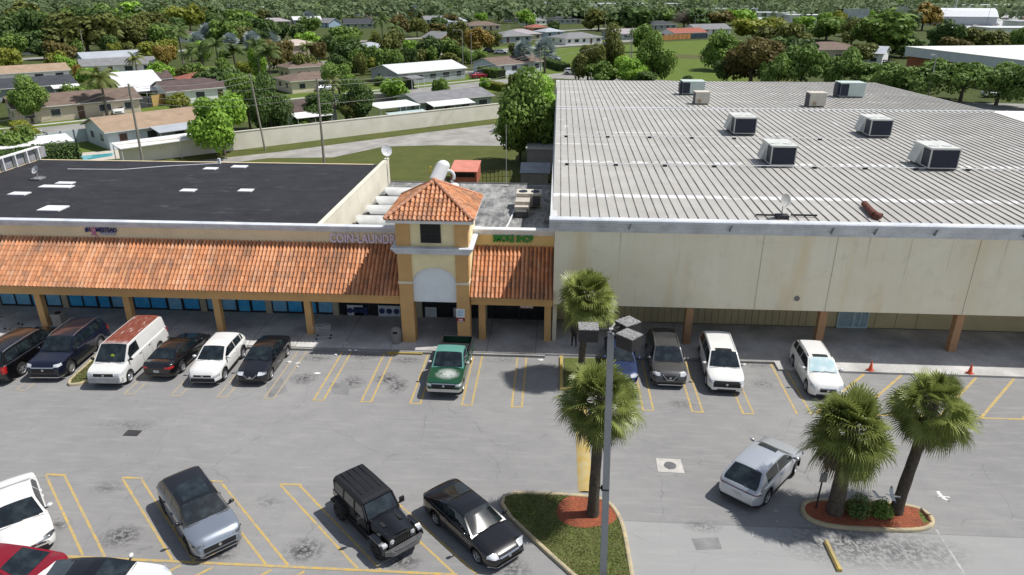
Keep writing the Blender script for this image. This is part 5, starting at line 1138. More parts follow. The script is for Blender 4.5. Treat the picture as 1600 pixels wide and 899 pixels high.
def fanpalm(label,base,lean,zc,seed,rad,n=74,r0=.2,group=None,squash=1):
    t=thing('cabbage_palm',label,'palm tree',base,0,group)
    b=MB();pts=[];rs=[]
    for i in range(11):
        f=i/10;pts.append((lean[0]*f**1.4,lean[1]*f**1.4,-.05+(zc+.1)*f));rs.append(r0*(1.22-.35*f)+(.05 if i==0 else 0)+.012*(i%2))
    b.tube(pts,rs,12);b.build('trunk',TRUNKM,t,smooth=True,ang=60)
    cb,lf,db,dl=cabbagecrown(seed,n,rad)
    o=cb.build('crown',LEAF['fan'],t);setlf(o.data,lf);o.location=(lean[0],lean[1],zc);o.scale=(1,1,squash)
    o=db.build('dead_fronds',DEADL,t);setlf(o.data,dl);o.location=(lean[0],lean[1],zc)
    return t
TRUNKM=M('cabbage_trunk',(.085,.07,.055),.95,.4,7,(.15,.12,.09),bump=.6,fine=.5)
G4='fan palms planted in the kerbed islands'
p=at(926,806);fanpalm('fan palm with a leaning dark trunk on the mulch bed of the big front island',(p.x,p.y,.08),(.1,.35,0),5.55,21,1.02,86)
fanpalm('fan palm at the back, standing in the small yellow-kerbed island by the store',(1.72,36.4,.04),(.25,-.1,0),5.0,22,1.14,92,.17)
p=at(1303,803);fanpalm('left of the twin fan palms, straight thick trunk and broad shaggy crown',(p.x,p.y,.1),(.05,.15,0),4.15,23,1.15,100,.27,squash=1.12)
p=at(1399,803);fanpalm('right of the twin fan palms, taller with a leaning slim trunk',(p.x,p.y,.1),(.7,.5,0),5.1,24,.95,84,.2)
# shrub on the twin palm island
def shrub(label,p,rx,rz_,seed,mat):
    r=random.Random(seed);b=MB();lf=[]
    for k in range(900):
        v=Vector((r.gauss(0,1),r.gauss(0,1),abs(r.gauss(0,1)))).normalized();q=Vector((v.x*rx[0],v.y*rx[1],v.z*rz_))*r.random()**.4+Vector((0,0,.05));s=r.uniform(.04,.09);n=(v+Vector((r.gauss(0,.5),r.gauss(0,.5),r.gauss(.3,.5)))).normalized();u=n.cross(Vector((r.gauss(0,1),r.gauss(0,1),r.gauss(0,1)))).normalized();w_=n.cross(u)
        b.add([q-u*s,q-w_*s*.5,q+u*s,q+w_*s*.5],[(0,1,2,3)]);lf.append(r.random())
    t=thing('shrub',label,'shrub',p);st=MB()
    for i in range(8):
        a=i*.8;st.tube([(0,0,0),(rx[0]*.5*math.cos(a),rx[1]*.5*math.sin(a),rz_*.7)],[.02,.008],4)
    st.build('stems',BARK,t);o=b.build('foliage',mat,t);setlf(o.data,lf)
    return t
shrub('dark leafy shrub between the twin palms, left and taller of the two',tuple(at(1338,806)+Vector((0,0,.1))),(.55,.5),1.0,4,LEAF['dark'])
shrub('yellow-green shrub between the twin palms, right and lower of the two',tuple(at(1376,806)+Vector((0,0,.1))),(.5,.45),.65,5,LEAF['mid'])
# grass blades on the front island
def inpoly(x,y,P):
    c=False
    for i in range(len(P)):
        a,b_=P[i],P[i-1]
        if (a.y>y)!=(b_.y>y) and x<(b_.x-a.x)*(y-a.y)/(b_.y-a.y)+a.x: c=not c
    return c
def blades(L,n,z,seed,inset=.93,skip=None):
    r=random.Random(seed);c=sum(L,Vector())/len(L);P=[c+(p-c)*inset for p in L];xs=[p.x for p in P];ys=[p.y for p in P];b=MB();lf=[]
    for _ in range(n):
        x,y=r.uniform(min(xs),max(xs)),r.uniform(min(ys),max(ys))
        if not inpoly(x,y,P) or (skip and inpoly(x,y,skip)): continue
        a=r.random()*6.28;h=r.uniform(.04,.1);w_=.018;dx,dy=math.cos(a)*w_,math.sin(a)*w_;b.add([(x-dx,y-dy,z),(x+dx,y+dy,z),(x+dy*2.5,y-dx*2.5,z+h)],[(0,1,2)]);lf.append(r.random())
    o=b.build('grass_blades',LEAF['blade']);setlf(o.data,lf);return tag(o,None,None,None,'stuff')
LEAF['blade']=leafmat('grass_blade',(.11,.15,.03),(.26,.25,.11),.3)
tag(blades(ISL,26000,.09,1,.97,ml),'patchy green grass on the big front island','grass')
tag(blades(LIS,4000,.09,2),'dry grass on the narrow island by the white van','grass')
# ================================================================== NEIGHBOURHOOD BEHIND
def wallm(n,c): return M('house_'+n,c,.9,.1,.6)
WC={'white':wallm('white',(.85,.85,.83)),'cream':wallm('cream',(.78,.69,.54)),'tan':wallm('tan',(.62,.53,.41)),'grey':wallm('grey',(.4,.43,.46)),'pink':wallm('pink',(.55,.42,.36)),'green':wallm('sage',(.36,.42,.34)),'blue':wallm('blue',(.38,.5,.62)),'orange':wallm('orange',(.6,.25,.1)),'paleblue':wallm('pale_blue',(.64,.7,.74))}
RC={'brown':M('shingle_brown',(.2,.145,.115),.9,.25,.8,fine=.3),'dkbrown':M('shingle_dark_brown',(.12,.085,.08),.9,.25,.8,fine=.3),'tan':M('shingle_tan',(.4,.29,.2),.9,.2,.7,fine=.3),'grey':M('shingle_grey',(.25,.25,.26),.9,.2,.8,fine=.3),'dkgrey':M('shingle_charcoal',(.06,.065,.075),.9,.25,.8,fine=.3),'white':M('metal_white',(.66,.68,.68),.7,.1,.5),'palegrey':M('metal_pale_grey',(.42,.45,.49),.7,.12,.5),'red':M('tile_red',(.34,.12,.085),.9,.2,1),'mauve':M('shingle_mauve',(.4,.36,.38),.9,.15,.8,fine=.2),'beige':M('tile_beige',(.55,.46,.4),.9,.15,.8,fine=.2),'blue':M('trim_blue',(.1,.25,.5),.7)}
HW=M('house_window',(.05,.06,.07),.2,.3,2);HD=M('house_door',(.12,.07,.05),.6);HF=M('house_trim',(.72,.72,.7),.8,.08,1);AWN=M('awning_white',(.8,.8,.8),.6,.06,1)
HR=random.Random(77)
def house(label,u,v,L,D,wall,roof,kind='gable',ang=45,rh=1.35,he=2.6,win=True,awn=None,chim=False,name='house',cat='house',px=True,door=True):
    p=at(u,v,he) if px else Vector((u,v,0))
    t=thing(name,label,cat,(p.x,p.y,-.02),R(ang))
    b=MB();b.box(0,L,0,D,0,he)
    if kind=='gable':
        for x in (0.001,L-.001): b.add([(x,0,he),(x,D,he),(x,D/2,he+rh)],[(0,1,2)])
    b.build('wall',WC[wall],t)
    o=.5;b=MB();th=.14;hm=he-rh*o/(D/2)
    if kind=='gable':
        P=[[(x,-o,hm),(x,D/2,he+rh),(x,D+o,hm)] for x in (-o,L+o)];Q=[[(x,y,z+th) for x,y,z in r_] for r_ in P]
        b.grid(Q);b.grid(P)
        for a,c in zip(P,Q): b.grid([a,c],1)
        b.grid([[P[0][0],P[1][0]],[Q[0][0],Q[1][0]]],1);b.grid([[P[0][2],P[1][2]],[Q[0][2],Q[1][2]]],1)
    elif kind=='hip':
        k=min(D,L)/2*.95;e=[(-o,-o,he),(L+o,-o,he),(L+o,D+o,he),(-o,D+o,he)];r0,r1=((k,D/2,he+rh),(L-k,D/2,he+rh)) if L>=D else ((L/2,k,he+rh),(L/2,D-k,he+rh))
        vs=e+[r0,r1];b.add(vs,[(0,1,5,4),(2,3,4,5),(1,2,5),(3,0,4)] if L>=D else [(0,1,4),(1,2,5,4),(2,3,5),(3,0,4,5)]);b.box(-o,L+o,-o,D+o,he-.16,he-.005,1)
    else:
        b.box(-o,L+o,-o,D+o,he,he+.18);b.box(-o-.02,L+o+.02,-o-.02,D+o+.02,he-.02,he+.1,1)
    ro=b.build('roof',[RC[roof],HF],t)
    if chim: b=MB();b.bx((L*.3,D*.45,he+rh+.2),(.5,.5,.9));b.build('chimney',HF,ro)
    if win:
        n=max(2,int(L/3.6));dn=HR.randrange(n) if door else -1
        for i in range(n):
            x=L*(i+.5)/n
            if i==dn: 
                b=MB();b.box(x-.5,x+.5,-.06,-.005,.05,2.1);b.build('door',HD,t);continue
            f=MB();w_=HR.uniform(.6,1.0);f.box(x-w_-.08,x+w_+.08,-.05,-.004,.85,2.1);fo=f.build('window',HF,t);g=MB();g.box(x-w_,x+w_,-.075,-.055,.93,2.02);g.build('pane',HW,fo)
        for y in (D*.28,D*.7):
            f=MB();f.box(-.05,-.004,y-.7,y+.7,.95,2.05);fo=f.build('window',HF,t);g=MB();g.box(-.075,-.055,y-.62,y+.62,1.03,1.97);g.build('pane',HW,fo)
    if awn:
        x0,x1,dp,m=awn;b=MB();b.add([(x0,.0,he-.0),(x1,.0,he-.0),(x1,-dp,he-.5),(x0,-dp,he-.5),(x0,0,he+.08),(x1,0,he+.08),(x1,-dp,he-.42),(x0,-dp,he-.42)],[(0,1,2,3),(7,6,5,4),(3,2,6,7),(0,3,7,4),(1,5,6,2)]);ao=b.build('awning',AWN if m=='w' else RC[m],t)
        b=MB()
        for x in (x0+.2,(x0+x1)/2,x1-.2): b.tube([(x,-dp+.15,0),(x,-dp+.15,he-.45)],.05,5)
        b.build('awning_posts',HF,ao)
    return t
house('tan house with a worn brown roof behind a round mango tree at far left',22,170,19,9,'tan','brown','gable',45,1.4)
house('house with a dark charcoal roof and white carport behind the brown-roofed tan house',-5,139,13.5,9,'grey','dkgrey','gable',45,1.3,awn=(9,14,3,'w'))
house('long tan-roofed house with pale wall at the left edge, behind the charcoal roof',-25,117,17,9,'white','tan','gable',45,1.2)
house('house with a broad pale metal roof below the dark tree belt at left',131,92,17,9,'paleblue','palegrey','gable',45,1.3)
house('low grey-roofed house with white gable just in front of the pale metal roof',127,103,17,8,'white','grey','gable',35,1.2)
house('small dark brown roofed house behind the white tarpaulin',199,127,9,8,'grey','dkbrown','gable',45,1.2)
house('white-walled house with dark brown roof and plain gable behind the round yellow bush',262,143,12,9,'white','dkbrown','gable',47,1.4)
house('low red roofed house peeping over the dark brown roof',290,126,9,7,'pink','red','hip',45,1.2)
house('nearest house, tan gable roof with a white patio awning by the cream wall',167,206,15.5,9,'paleblue','tan','gable',50,1.3,awn=(5.5,16,3.6,'palegrey'))
house('white-walled house with brown roof and white awning behind the cream wall, below trees',442,178,9,7,'white','dkbrown','gable',42,1.3,awn=(1,7,3,'w'))
house('cream house with red door and brown hip roof behind the tall wooden pole',455,127,14,9,'cream','brown','hip',42,1.2)
house('cream two-level house with brown tile roof above the cream hip-roof house',452,106,10,7,'cream','brown','hip',42,1.2,he=3.2)
house('beige tiled house with arched porch among palms left of centre',444,72,13,12,'pink','beige','hip',42,1.6,he=3)
house('long low white-roofed house with grey gable, middle of the neighbourhood',622,115,19.5,12,'grey','white','gable',45,1.4)
house('small grey pyramid roofed house among trees behind the long white roof',568,75,10,9,'paleblue','palegrey','hip',45,1.4)
house('brown-roofed grey house with white gable beside parked cars',776,102,17,9,'paleblue','brown','gable',48,1.4)
house('blue-grey and sage flat-roofed house with white patio cover nearest the wall end',655,160,15,8.5,'green','grey','gable',39,.9,awn=(1,9.5,3.2,'w'))
house('grey hip-roofed house with white front on the far side of the bright lawn',884,60,18,12,'white','grey','hip',35,1.7)
house('mauve-roofed house at the left of the grey hip roof',800,54,15,12,'tan','mauve','hip',35,1.8)
house('long charcoal-roofed house far behind the mauve roof',866,31,20,11,'grey','dkgrey','hip',32,1.8)
house('red-brown roofed white house behind the orange fence and lawn',1054,52,18,11,'white','red','gable',30,1.6)
house('grey gabled house right of the red-brown roof',1088,46,20,11,'white','grey','gable',25,2.0)
house('purple-grey roofed house behind the field trees',960,53,16,10,'grey','mauve','gable',30,1.6)
house('dark roofed house left of the bare grey tree',1020,39,16,11,'grey','dkgrey','hip',30,1.8)
house('orange-gabled house left of the centre trees',660,58,11,10,'orange','grey','gable',-40,2.0)
house('blue-trimmed gabled house among palms far back',664,31,16,12,'blue','grey','gable',20,2.0)
house('pale green gabled house far back left of centre',538,37,16,12,'green','dkgrey','gable',20,2.2)
house('lavender-roofed house far back at left',404,34,18,12,'pink','mauve','hip',25,1.8)
house('small blue gabled house far back among dark palms',498,35,9,9,'blue','grey','gable',-35,2.2)
house('terracotta-roofed house at far back centre with brown eaves',615,22,16,11,'cream','beige','hip',25,1.8)
house('brown-roofed house behind the olive and yellow trees',732,40,18,12,'tan','brown','hip',25,1.8)
house('grey-brown hip roof house behind the willowy trees at right',1262,78,20,16,'tan','brown','hip',8,1.8,he=3.4)
house('white gable-ended house right of the grey-brown hip roof',1328,82,9,12,'white','palegrey','gable',-30,1.6,he=3.2)
house('small green-roofed far house left of the billboards',826,24,14,10,'white','palegrey','hip',30,1.5)
house('grey-roofed house at the right of the yellow-olive trees',786,57,14,12,'grey','grey','hip',35,1.8)
house('red-roofed small house right of the mauve roof',832,43,9,9,'orange','red','hip',30,1.4)
house('pale blue house between the mauve roof and grey hip roof',852,50,10,9,'blue','palegrey','hip',35,1.4)
# far, mostly roofs
for k,(u,v,rf,wl) in enumerate(((30,74,'grey','white'),(250,57,'dkbrown','white'),(330,52,'grey','grey'),(410,22,'palegrey','white'),(560,20,'white','white'),(900,24,'mauve','tan'),(1140,22,'white','white'),(770,22,'grey','white'),(480,22,'grey','cream'),(1215,26,'white','white'),(700,13,'brown','cream'),(850,14,'beige','pink'))):
    house(('far grey roof deep in the dark tree belt at left','far dark brown roof under the tree belt behind the red flowers','far grey roof behind the silver palms','far pale metal roof over the silver palms','far white roof at upper middle left','far mauve roof behind the olive tree','far white roof at the right of the brown tree','far grey roof at upper centre','far grey roof with cream walls above the green round tree','far white roof left of the billboard trees','far brown roof near the skyline at centre','far beige roof near the skyline right of centre')[k],u,v,16,11,wl,rf,'hip',30,1.8)
fh=random.Random(17);n=0
while n<26:
    u,v=fh.uniform(380,1180),fh.uniform(5,34);g=at(u,v)
    if 850<u<1110 and v>28: continue
    house('far low house half sunk among the distant trees',u,v,fh.uniform(12,18),fh.uniform(9,12),fh.choice(('white','white','cream','pink','grey')),fh.choice(('white','palegrey','grey','mauve','beige','brown','white')),'hip' if fh.random()<.5 else 'gable',fh.choice((30,-50,40)),1.8)['group']='far low houses among the distant trees';n+=1
# sheds, canopies
def canopy(label,u,v,L,D,z,ang,mat,posts=True,name='patio_cover',slope=.25):
    p=at(u,v,z);t=thing(name,label,'canopy',(p.x,p.y,0),R(ang));b=MB();b.add([(0,0,z),(L,0,z),(L,D,z+slope),(0,D,z+slope),(0,0,z+.1),(L,0,z+.1),(L,D,z+slope+.1),(0,D,z+slope+.1)],[(3,2,1,0),(4,5,6,7),(0,1,5,4),(1,2,6,5),(2,3,7,6),(3,0,4,7)]);b.build('roof',mat,t)
    b=MB()
    for x in (.15,L/2,L-.15):
        for y in (.15,D-.15): b.tube([(x,y,0),(x,y,z)],.06,5)
    b.build('posts',HF,t);return t
canopy('white flat patio cover standing behind the cream wall near its middle',594,171,7.5,5,2.6,40,AWN)
canopy('pale teal low lean-to roof beside the white patio cover',612,183,7,2.2,1.6,40,M('teal_sheet',(.45,.56,.56),.6))
canopy('bright white awning in the pool garden in front of the nearest house',188,234,14.5,3.4,2.2,48,AWN)
canopy('white carport roof over a pale car at the left edge behind the hedge',-12,236,9,5,2.3,45,AWN)
canopy('dark square gazebo with grey top in front of the long white house',643,124,3.6,3.6,2.3,45,RC['grey'],name='gazebo')
t=canopy('white tarpaulin sagging high over a yard left of the dark brown roof',192,146,8.5,9,2.2,45,M('tarp_white',(.75,.76,.78),.6),name='tarpaulin',slope=3.0)
p=at(648,181);t=thing('garden_shed','small beige garden shed with gambrel roof behind the cream wall','shed',(p.x,p.y,0),R(40))
b=MB();b.box(0,4.2,0,2.6,0,1.9);b.build('wall',M('shed_beige',(.5,.46,.4),.8),t);b=MB();b.grid([[(x,y,z) for y,z in ((-.1,1.9),(.4,2.5),(1.3,2.8),(2.2,2.5),(2.7,1.9))] for x in (-.1,4.3)]);
for x in (-.08,4.28): b.add([(x,y,z) for y,z in ((-.1,1.9),(.4,2.5),(1.3,2.8),(2.2,2.5),(2.7,1.9))],[(0,1,2,3,4)])
b.build('roof',M('shed_roof',(.5,.45,.42),.8),t)
# long cream wall along the back drive
W0=Vector((-55.5,86.4,0));W1=Vector((-9.6,124.6,0));dv=(W1-W0);LW=dv.length;wa=math.atan2(dv.y,dv.x)
def wallmat():
    s=NT('cream_block_wall');s.pr(Roughness=.9);n=s.noise(.5,detail=5);c=s.mix(s.rng(n,.35,.65),(.82,.77,.67),(.93,.89,.79));sp=s.rng(s.noise(2.4,detail=6,rough=.75),.62,.68,0,.6);sep=s.new('ShaderNodeSeparateXYZ');s.link(s.tc.outputs['Object'],sep.inputs[0]);c=s.mix(s.math('MULTIPLY',sp,s.rng(sep.outputs[0],0,40,1,.25)),c,(.22,.2,.17));s.col(c);return s.m
t=thing('boundary_wall','long cream masonry wall running diagonally behind the back drive','wall',W0,wa)
b=MB();b.box(0,LW,-.1,.1,0,2.45);b.build('wall',wallmat(),t);b=MB();b.box(-.02,LW+.02,-.15,.15,2.45,2.55);b.build('coping',M('coping_cream',(.85,.81,.72),.9,.15,.7),t)
# fences
def fence(label,p,q,h,mat,posts=2.4,wd=.06,pm=None,cat='fence'):
    p=Vector((p.x,p.y,0));q=Vector((q.x,q.y,0));d=q-p;L=d.length;t=thing('fence',label,cat,p,math.atan2(d.y,d.x))
    b=MB();b.box(0,L,-wd/2,wd/2,.05,h);b.build('panels',mat,t);n=int(L/posts)
    b=MB()
    for i in range(n+1): b.box(i*posts-.06,i*posts+.06,-wd/2-.08,-wd/2-.001,0,h+.08)
    b.build('posts',pm or mat,t);return t
fence('dark grey board fence behind the parked white pickup',at(153,178),at(239,167),2.0,M('fence_charcoal',(.06,.062,.07),.8,.2,1))
fence('short yellow wooden fence right of the dark board fence',at(239,167),at(262,162),2.0,M('fence_yellow',(.5,.33,.12),.8,.15,2))
fence('white panel fence with thin dark rails beside the pool lawn',at(57,232),at(155,219),1.9,M('fence_pale_blue',(.6,.66,.7),.7,.1,.6),1.7,.05,M('fence_rail',(.15,.17,.2),.7))
fence('orange wooden fence at the far end of the field',at(1030,64),at(1079,61),2.2,M('fence_orange',(.5,.24,.09),.8,.2,.6),3)
fence('dark blue fence right of the orange one',at(1079,61),at(1105,60),2.0,M('fence_blue',(.05,.08,.12),.8,.2,.6),3)
fence('weathered grey fence left of the sage house',at(585,162),at(626,160),1.8,M('fence_grey',(.2,.19,.18),.9,.3,1.5))
b=MB();p,q=at(754,289),at(803,287)
for i in range(9): 
    c=p.lerp(q,i/8);b.tube([(c.x,c.y,0),(c.x,c.y,1.6)],.03,4)
for z in (.1,.85,1.6): b.tube([(p.x,p.y,z),(q.x,q.y,z)],.02,4)
for i in range(60):
    c=p.lerp(q,i/59);b.tube([(c.x,c.y,.1),(c.x,c.y,1.6)],.006,3,cap=False)
tag(b.build('mesh_fence',M('fence_black',(.02,.02,.02),.8)),'black mesh fence on the lawn behind the low roof','fence')
def hedge(label,p,q,wd,h,kind,seed):
    p=Vector((p.x,p.y,0));q=Vector((q.x,q.y,0));d=q-p;L=d.length;r=random.Random(seed);b=MB();lf=[]
    t=thing('hedge',label,'hedge',p,math.atan2(d.y,d.x))
    for k in range(int(420*L*h/ (2+h))):
        f=r.random();z=h;x=r.uniform(0,L);y=r.uniform(-wd/2,wd/2);n=Vector((0,0,1))
        if f>.45: z=r.uniform(.05,h);y=-wd/2*r.choice((1,1,1,-1));n=Vector((0,-1,.3))
        c=Vector((x,y+r.gauss(0,.07),z+r.gauss(0,.1)));s=r.uniform(.08,.2);n=(n+Vector((r.gauss(0,.5),r.gauss(0,.5),r.gauss(0,.5)))).normalized();u=n.cross(Vector((r.gauss(0,1),r.gauss(0,1),r.gauss(0,1)))).normalized();w_=n.cross(u)
        b.add([c-u*s,c-w_*s*.7,c+u*s,c+w_*s*.7],[(0,1,2,3)]);lf.append(r.random())
    o=b.build('foliage',LEAF[kind],t);setlf(o.data,lf);b=MB();b.box(.1,L-.1,-wd/2+.12,wd/2-.12,0,h-.12);b.build('core',M('hedge_core',(.02,.03,.01),1),t);return t
hedge('thick dark clipped hedge beyond the left end of the black roof',Vector((-70,75,0)),Vector((-62.5,88,0)),3.4,2.4,'dark',1)
hedge('yellow-green clipped hedge running away beside the white panel fence',at(72,242),at(30,205),2.2,1.6,'yellow',2)
hedge('long green clipped hedge in front of the long white-roofed house',at(590,133),at(642,139),2.4,1.8,'mid',3)
hedge('rounded green hedge beside the parked cars at centre',at(752,117),at(784,123),2.6,2.0,'mid',4)
hedge('dark hedge under the two silver palms',at(848,101),at(884,112),2.8,1.9,'dark',5)
hedge('yellow-green low hedge right of the sage house',at(757,136),at(790,143),2,1.4,'yellow',6)
# pool
pp=[at(122,248),at(182,240.5),at(186,237.5),at(122,243)];sheet('pool_deck',[(p.x,p.y) for p in (at(100,256),at(215,245),at(215,232),at(110,240))],-.012,M('pool_deck_stone',(.55,.5,.43),.9,.1,1))
sheet('pool_water',[(p.x,p.y) for p in (at(112,254),at(176,243.5),at(178,239),at(118,244.5))],-.006,glass('pool_water',(.06,.42,.48),.05,(.1,.5,.55)))
sheet('lawn',[(p.x,p.y) for p in (at(70,250),at(180,238),at(160,216),at(65,228))],-.0165,FIELD)
# rear yard things
p=at(707,289);t=thing('dumpster','rusty red roofed container on the lawn behind the low roof','dumpster',(p.x-.2,p.y,0))
b=MB();b.box(0,3.0,0,4.2,0,1.55);b.box(.2,2.8,-.02,-.002,.9,1.4,1);b.build('shell',[M('dumpster_red',(.5,.16,.11),.8,.2,1,fine=.2),DARK],t);b=MB();b.add([(-.1,-.1,1.56),(3.1,-.1,1.56),(3.1,4.3,1.9),(-.1,4.3,1.9)],[(0,1,2,3)]);b.build('lid',M('dumpster_lid',(.66,.25,.19),.8,.15,1),t)
p=at(812,291);t=thing('lean_to','small lean-to with a grey-blue tarpaulin roof behind the low roof','shed',(p.x,p.y,0))
b=MB();b.box(.1,3.2,.1,2.6,0,1.4);b.build('wall',M('lean_wall',(.3,.3,.28),.9),t);b=MB();b.add([(0,0,1.5),(3.4,0,1.5),(3.4,2.8,2.1),(0,2.8,2.1)],[(0,1,2,3)]);b.build('roof',M('tarp_grey_blue',(.35,.38,.44),.7,.2,1),t)
t=thing('outbuilding','grey corrugated outbuilding under the big tree by the store','outbuilding',(-3.6,86,0))
b=MB();b.box(0,3.4,0,9,0,2.7);b.build('wall',M('corrugated_grey',(.3,.3,.3),.8,.2,3),t);b=MB();b.box(-.15,3.5,-.2,9.2,2.7,2.85);b.build('roof',M('roof_pale',(.55,.56,.56),.7),t)
# right: warehouse, billboards, far buildings
t=thing('warehouse','wide warehouse with a white flat roof, grey fascia and orange wall at upper right','warehouse',(84,212,0))
pa,pc=at(1420,74,6.5),at(1640,100,6.5);d=(pc-pa);L=Vector((d.x,d.y)).length;an=math.atan2(d.y,d.x);t.location=(pa.x,pa.y,0);t.rotation_euler=(0,0,an)
b=MB();b.box(0,L,.3,42,0,4.4);b.build('wall',M('warehouse_orange',(.36,.13,.07),.9,.15,.3),t);b=MB();b.box(-.3,L,-.6,42,4.4,6.5);b.build('fascia',M('warehouse_fascia',(.62,.66,.7),.7,.1,.4),t);b=MB();b.box(-.4,L,-.7,42.2,6.5,6.7);b.build('roof',M('warehouse_roof',(.74,.74,.72),.8,.06,.1),t)
for k,(u0,u1,v0,v1,lb) in enumerate(((1316,1359,14,29,'wide grey billboard over the trees at upper right, left of two'),(1398,1419,11,23,'small pale billboard over the trees, right of two'))):
    Y=430;p=aty(u0,v1,Y);q=aty(u1,v0,Y);t=thing('billboard',lb,'billboard',((p.x+q.x)/2,Y,0));hw=(q.x-p.x)/2
    b=MB();b.box(-hw,hw,-.2,.2,p.z,q.z);b.build('panel',M('billboard_face',(.55,.58,.6),.6,.3,.4),t);b=MB();b.box(-hw-3,-hw-.1,.3,.6,p.z,q.z);b.build('back_panel',DARK,t);b=MB()
    for x in (-hw*.5,hw*.5): b.tube([(x,.3,0),(x,.3,p.z)],.3,6)
    b.build('posts',SHD,t)
p=at(1497,40);t=thing('tent_hall','white curved roof hall far off at upper right','hall',(p.x,p.y,0),R(-12))
b=MB();b.box(-20,20,0,20,0,5);b.build('wall',WC['grey'],t);b=MB();P=[[(x,y,5+z) for y,z in ((-.5,0),(5,3.4),(10,4.6),(15,3.4),(20.5,0))] for x in (-12,20.5)];b.grid(P);b.add(P[0],[(0,1,2,3,4)]);b.grid([[(-26,-1,5),(-12,-.5,5.0)],[(-26,10,5.6),(-12,10,9.4)]]);b.build('roof',M('tent_white',(.7,.72,.74),.7),t)
for u,v,L,D,h,ro,lb in ((1548,44,26,16,4,'white','low white-roofed store in the far car park at upper right'),(1592,34,22,14,5,'palegrey','pale far store at the right edge below the skyline'),(1185,20,30,16,6,'white','far white commercial roof behind the bright green tree'),(1235,24,40,16,5,'white','long far white roof with red stripe left of the billboards'),(1110,14,34,18,7,'palegrey','far pale commercial roof near the skyline right of centre'),(300,8,60,20,7,'palegrey','far pale commercial roof near the skyline at left'),(920,6,80,24,8,'white','far white commercial strip on the skyline at centre'),(1480,8,60,20,8,'white','far white commercial strip on the skyline at right')):
    house(lb,u,v,L,D,'white',ro,'flat',0,1,h,False,name='store_building',cat='store')
# vehicles far back (whole cars, fewer parts)
def far(px,hd,kind,pm,lb,which='F'):
    sp=suv() if kind=='suv' else sedan();P=at(*px)
    t,_=make_car(lb,sp,(P.x,P.y,-.01),R(hd),pm,None,'cars parked in the neighbourhood',detail=False)
far((187,178),-62,'suv',WPT,'white pickup-like car on the drive beside the dark board fence')
far((508,142),45,'sedan',LSL,'silver car on the street right of the tall wooden pole')
far((748,122),40,'sedan',RED,'pinkish red car by the rounded hedge')
far((763,118),40,'suv',BLK,'black car between the red one and the rounded hedge')
far((794,114),-20,'suv',NVY,'dark car right of the rounded hedge')
far((825,108),-25,'sedan',GRY,'grey car on the paved yard under the left silver palm')
far((765,83),10,'suv',BK2,'dark car parked behind the small white house')
far((782,85),10,'suv',LSL,'silver car right of the dark one behind the small white house')
far((865,95),-30,'suv',SLV,'blue-grey car beside the silver palms and bright lawn')
far((895,117),-10,'suv',WPT,'white van-like car at the road end by the store roof')
far((1382,101),5,'sedan',BLK,'black car glimpsed between the willowy trees at right')
far((1404,86),5,'sedan',WPT,'white car left of the warehouse')
far((1552,152),5,'suv',WPT,'pale car under the trees at the right edge')
far((1410,150),15,'suv',WPT,'white car low under the willowy trees behind the ribbed roof')
fr_=random.Random(12)
for i in range(14): 
    u=1510+fr_.random()*90;v=29+fr_.random()*16;far((u,v),fr_.choice((0,90)),fr_.choice(('suv','sedan')),fr_.choice((WPT,LSL,GRY,BLK,RED)),'distant parked car in the pale car park at upper right')
# poles and wires
WOOD=M('pole_weathered',(.34,.31,.27),.9,.25,3);WIRE=M('wire_grey',(.3,.3,.3),.6)
def pole(label,u0,v0,u1,v1,Y,r=.16,arms=1):
    q=aty(u0,v0,Y);p=aty(u1,v1,Y);t=thing('utility_pole',label,'utility pole',(p.x,Y,0));b=MB();b.tube([(0,0,-.1),(q.x-p.x,0,q.z)],[r,r*.7],8);b.build('pole',WOOD,t)
    b=MB();b.bx((q.x-p.x,0,q.z-.5),(.1,.1,.3));b.tube([(q.x-p.x-.5,0,q.z-.35),(q.x-p.x+.5,0,q.z-.35)],.04,5);b.build('crossarm',WOOD,t);return Vector((q.x,Y,q.z))
a1=pole('left tall pale pole rising behind the black roof',200.5,131,222.3,252,82,.17)
a2=pole('middle tall wooden pole rising behind the black roof',494.7,122,506.2,255,82,.17)
a3=pole('leaning pole among trees by the cream wall, between the two tall ones',390,115,414,232,96,.15)
a4=pole('concrete pole in front of the silver palms near the store roof',844,78,846,138,150,.16)
a5=pole('thin far pole among trees at far left',125,47,130,75,215,.15)
a6=pole('thin pole right of the pale green lawn trees',988,42,988,95,190,.15)
a7=pole('far street pole left of the olive and yellow trees',736,52,736,80,200,.12)
a8=pole('thin far pole at upper centre',946,28,946,48,330,.14)
def wire(label,p,q,sag,r=.02):
    b=MB();b.tube([p.lerp(q,i/14)-Vector((0,0,sag*4*(i/14)*(1-i/14))) for i in range(15)],r,4,cap=False);tag(b.build('power_line',WIRE),label,'power line',"overhead lines between the poles")
wl='thin overhead line strung between the poles'
e0=aty(-40,196,80);
for dz in (0,.9): wire('overhead line from the left edge to the left tall pole',e0-Vector((0,0,dz)),a1-Vector((0,0,.3+dz)),.5)
for dz in (0,1.0,1.7): wire('overhead line between the left and middle tall poles',a1-Vector((0,0,.3+dz)),a2-Vector((0,0,.3+dz)),.9)
for dz in (0,.8): wire('overhead line from the left tall pole to the leaning pole',a1-Vector((0,0,.2+dz)),a3-Vector((0,0,.2+dz)),.6)
for dz in (0,.5,2.6): wire('overhead line from the middle pole toward the concrete pole',a2-Vector((0,0,.3+dz)),a4-Vector((0,0,.3+dz)),1.2)
for dz in (0,1.2): wire('overhead line from the concrete pole toward the right',a4-Vector((0,0,.3+dz)),a6-Vector((0,0,.3+dz)),1.0)
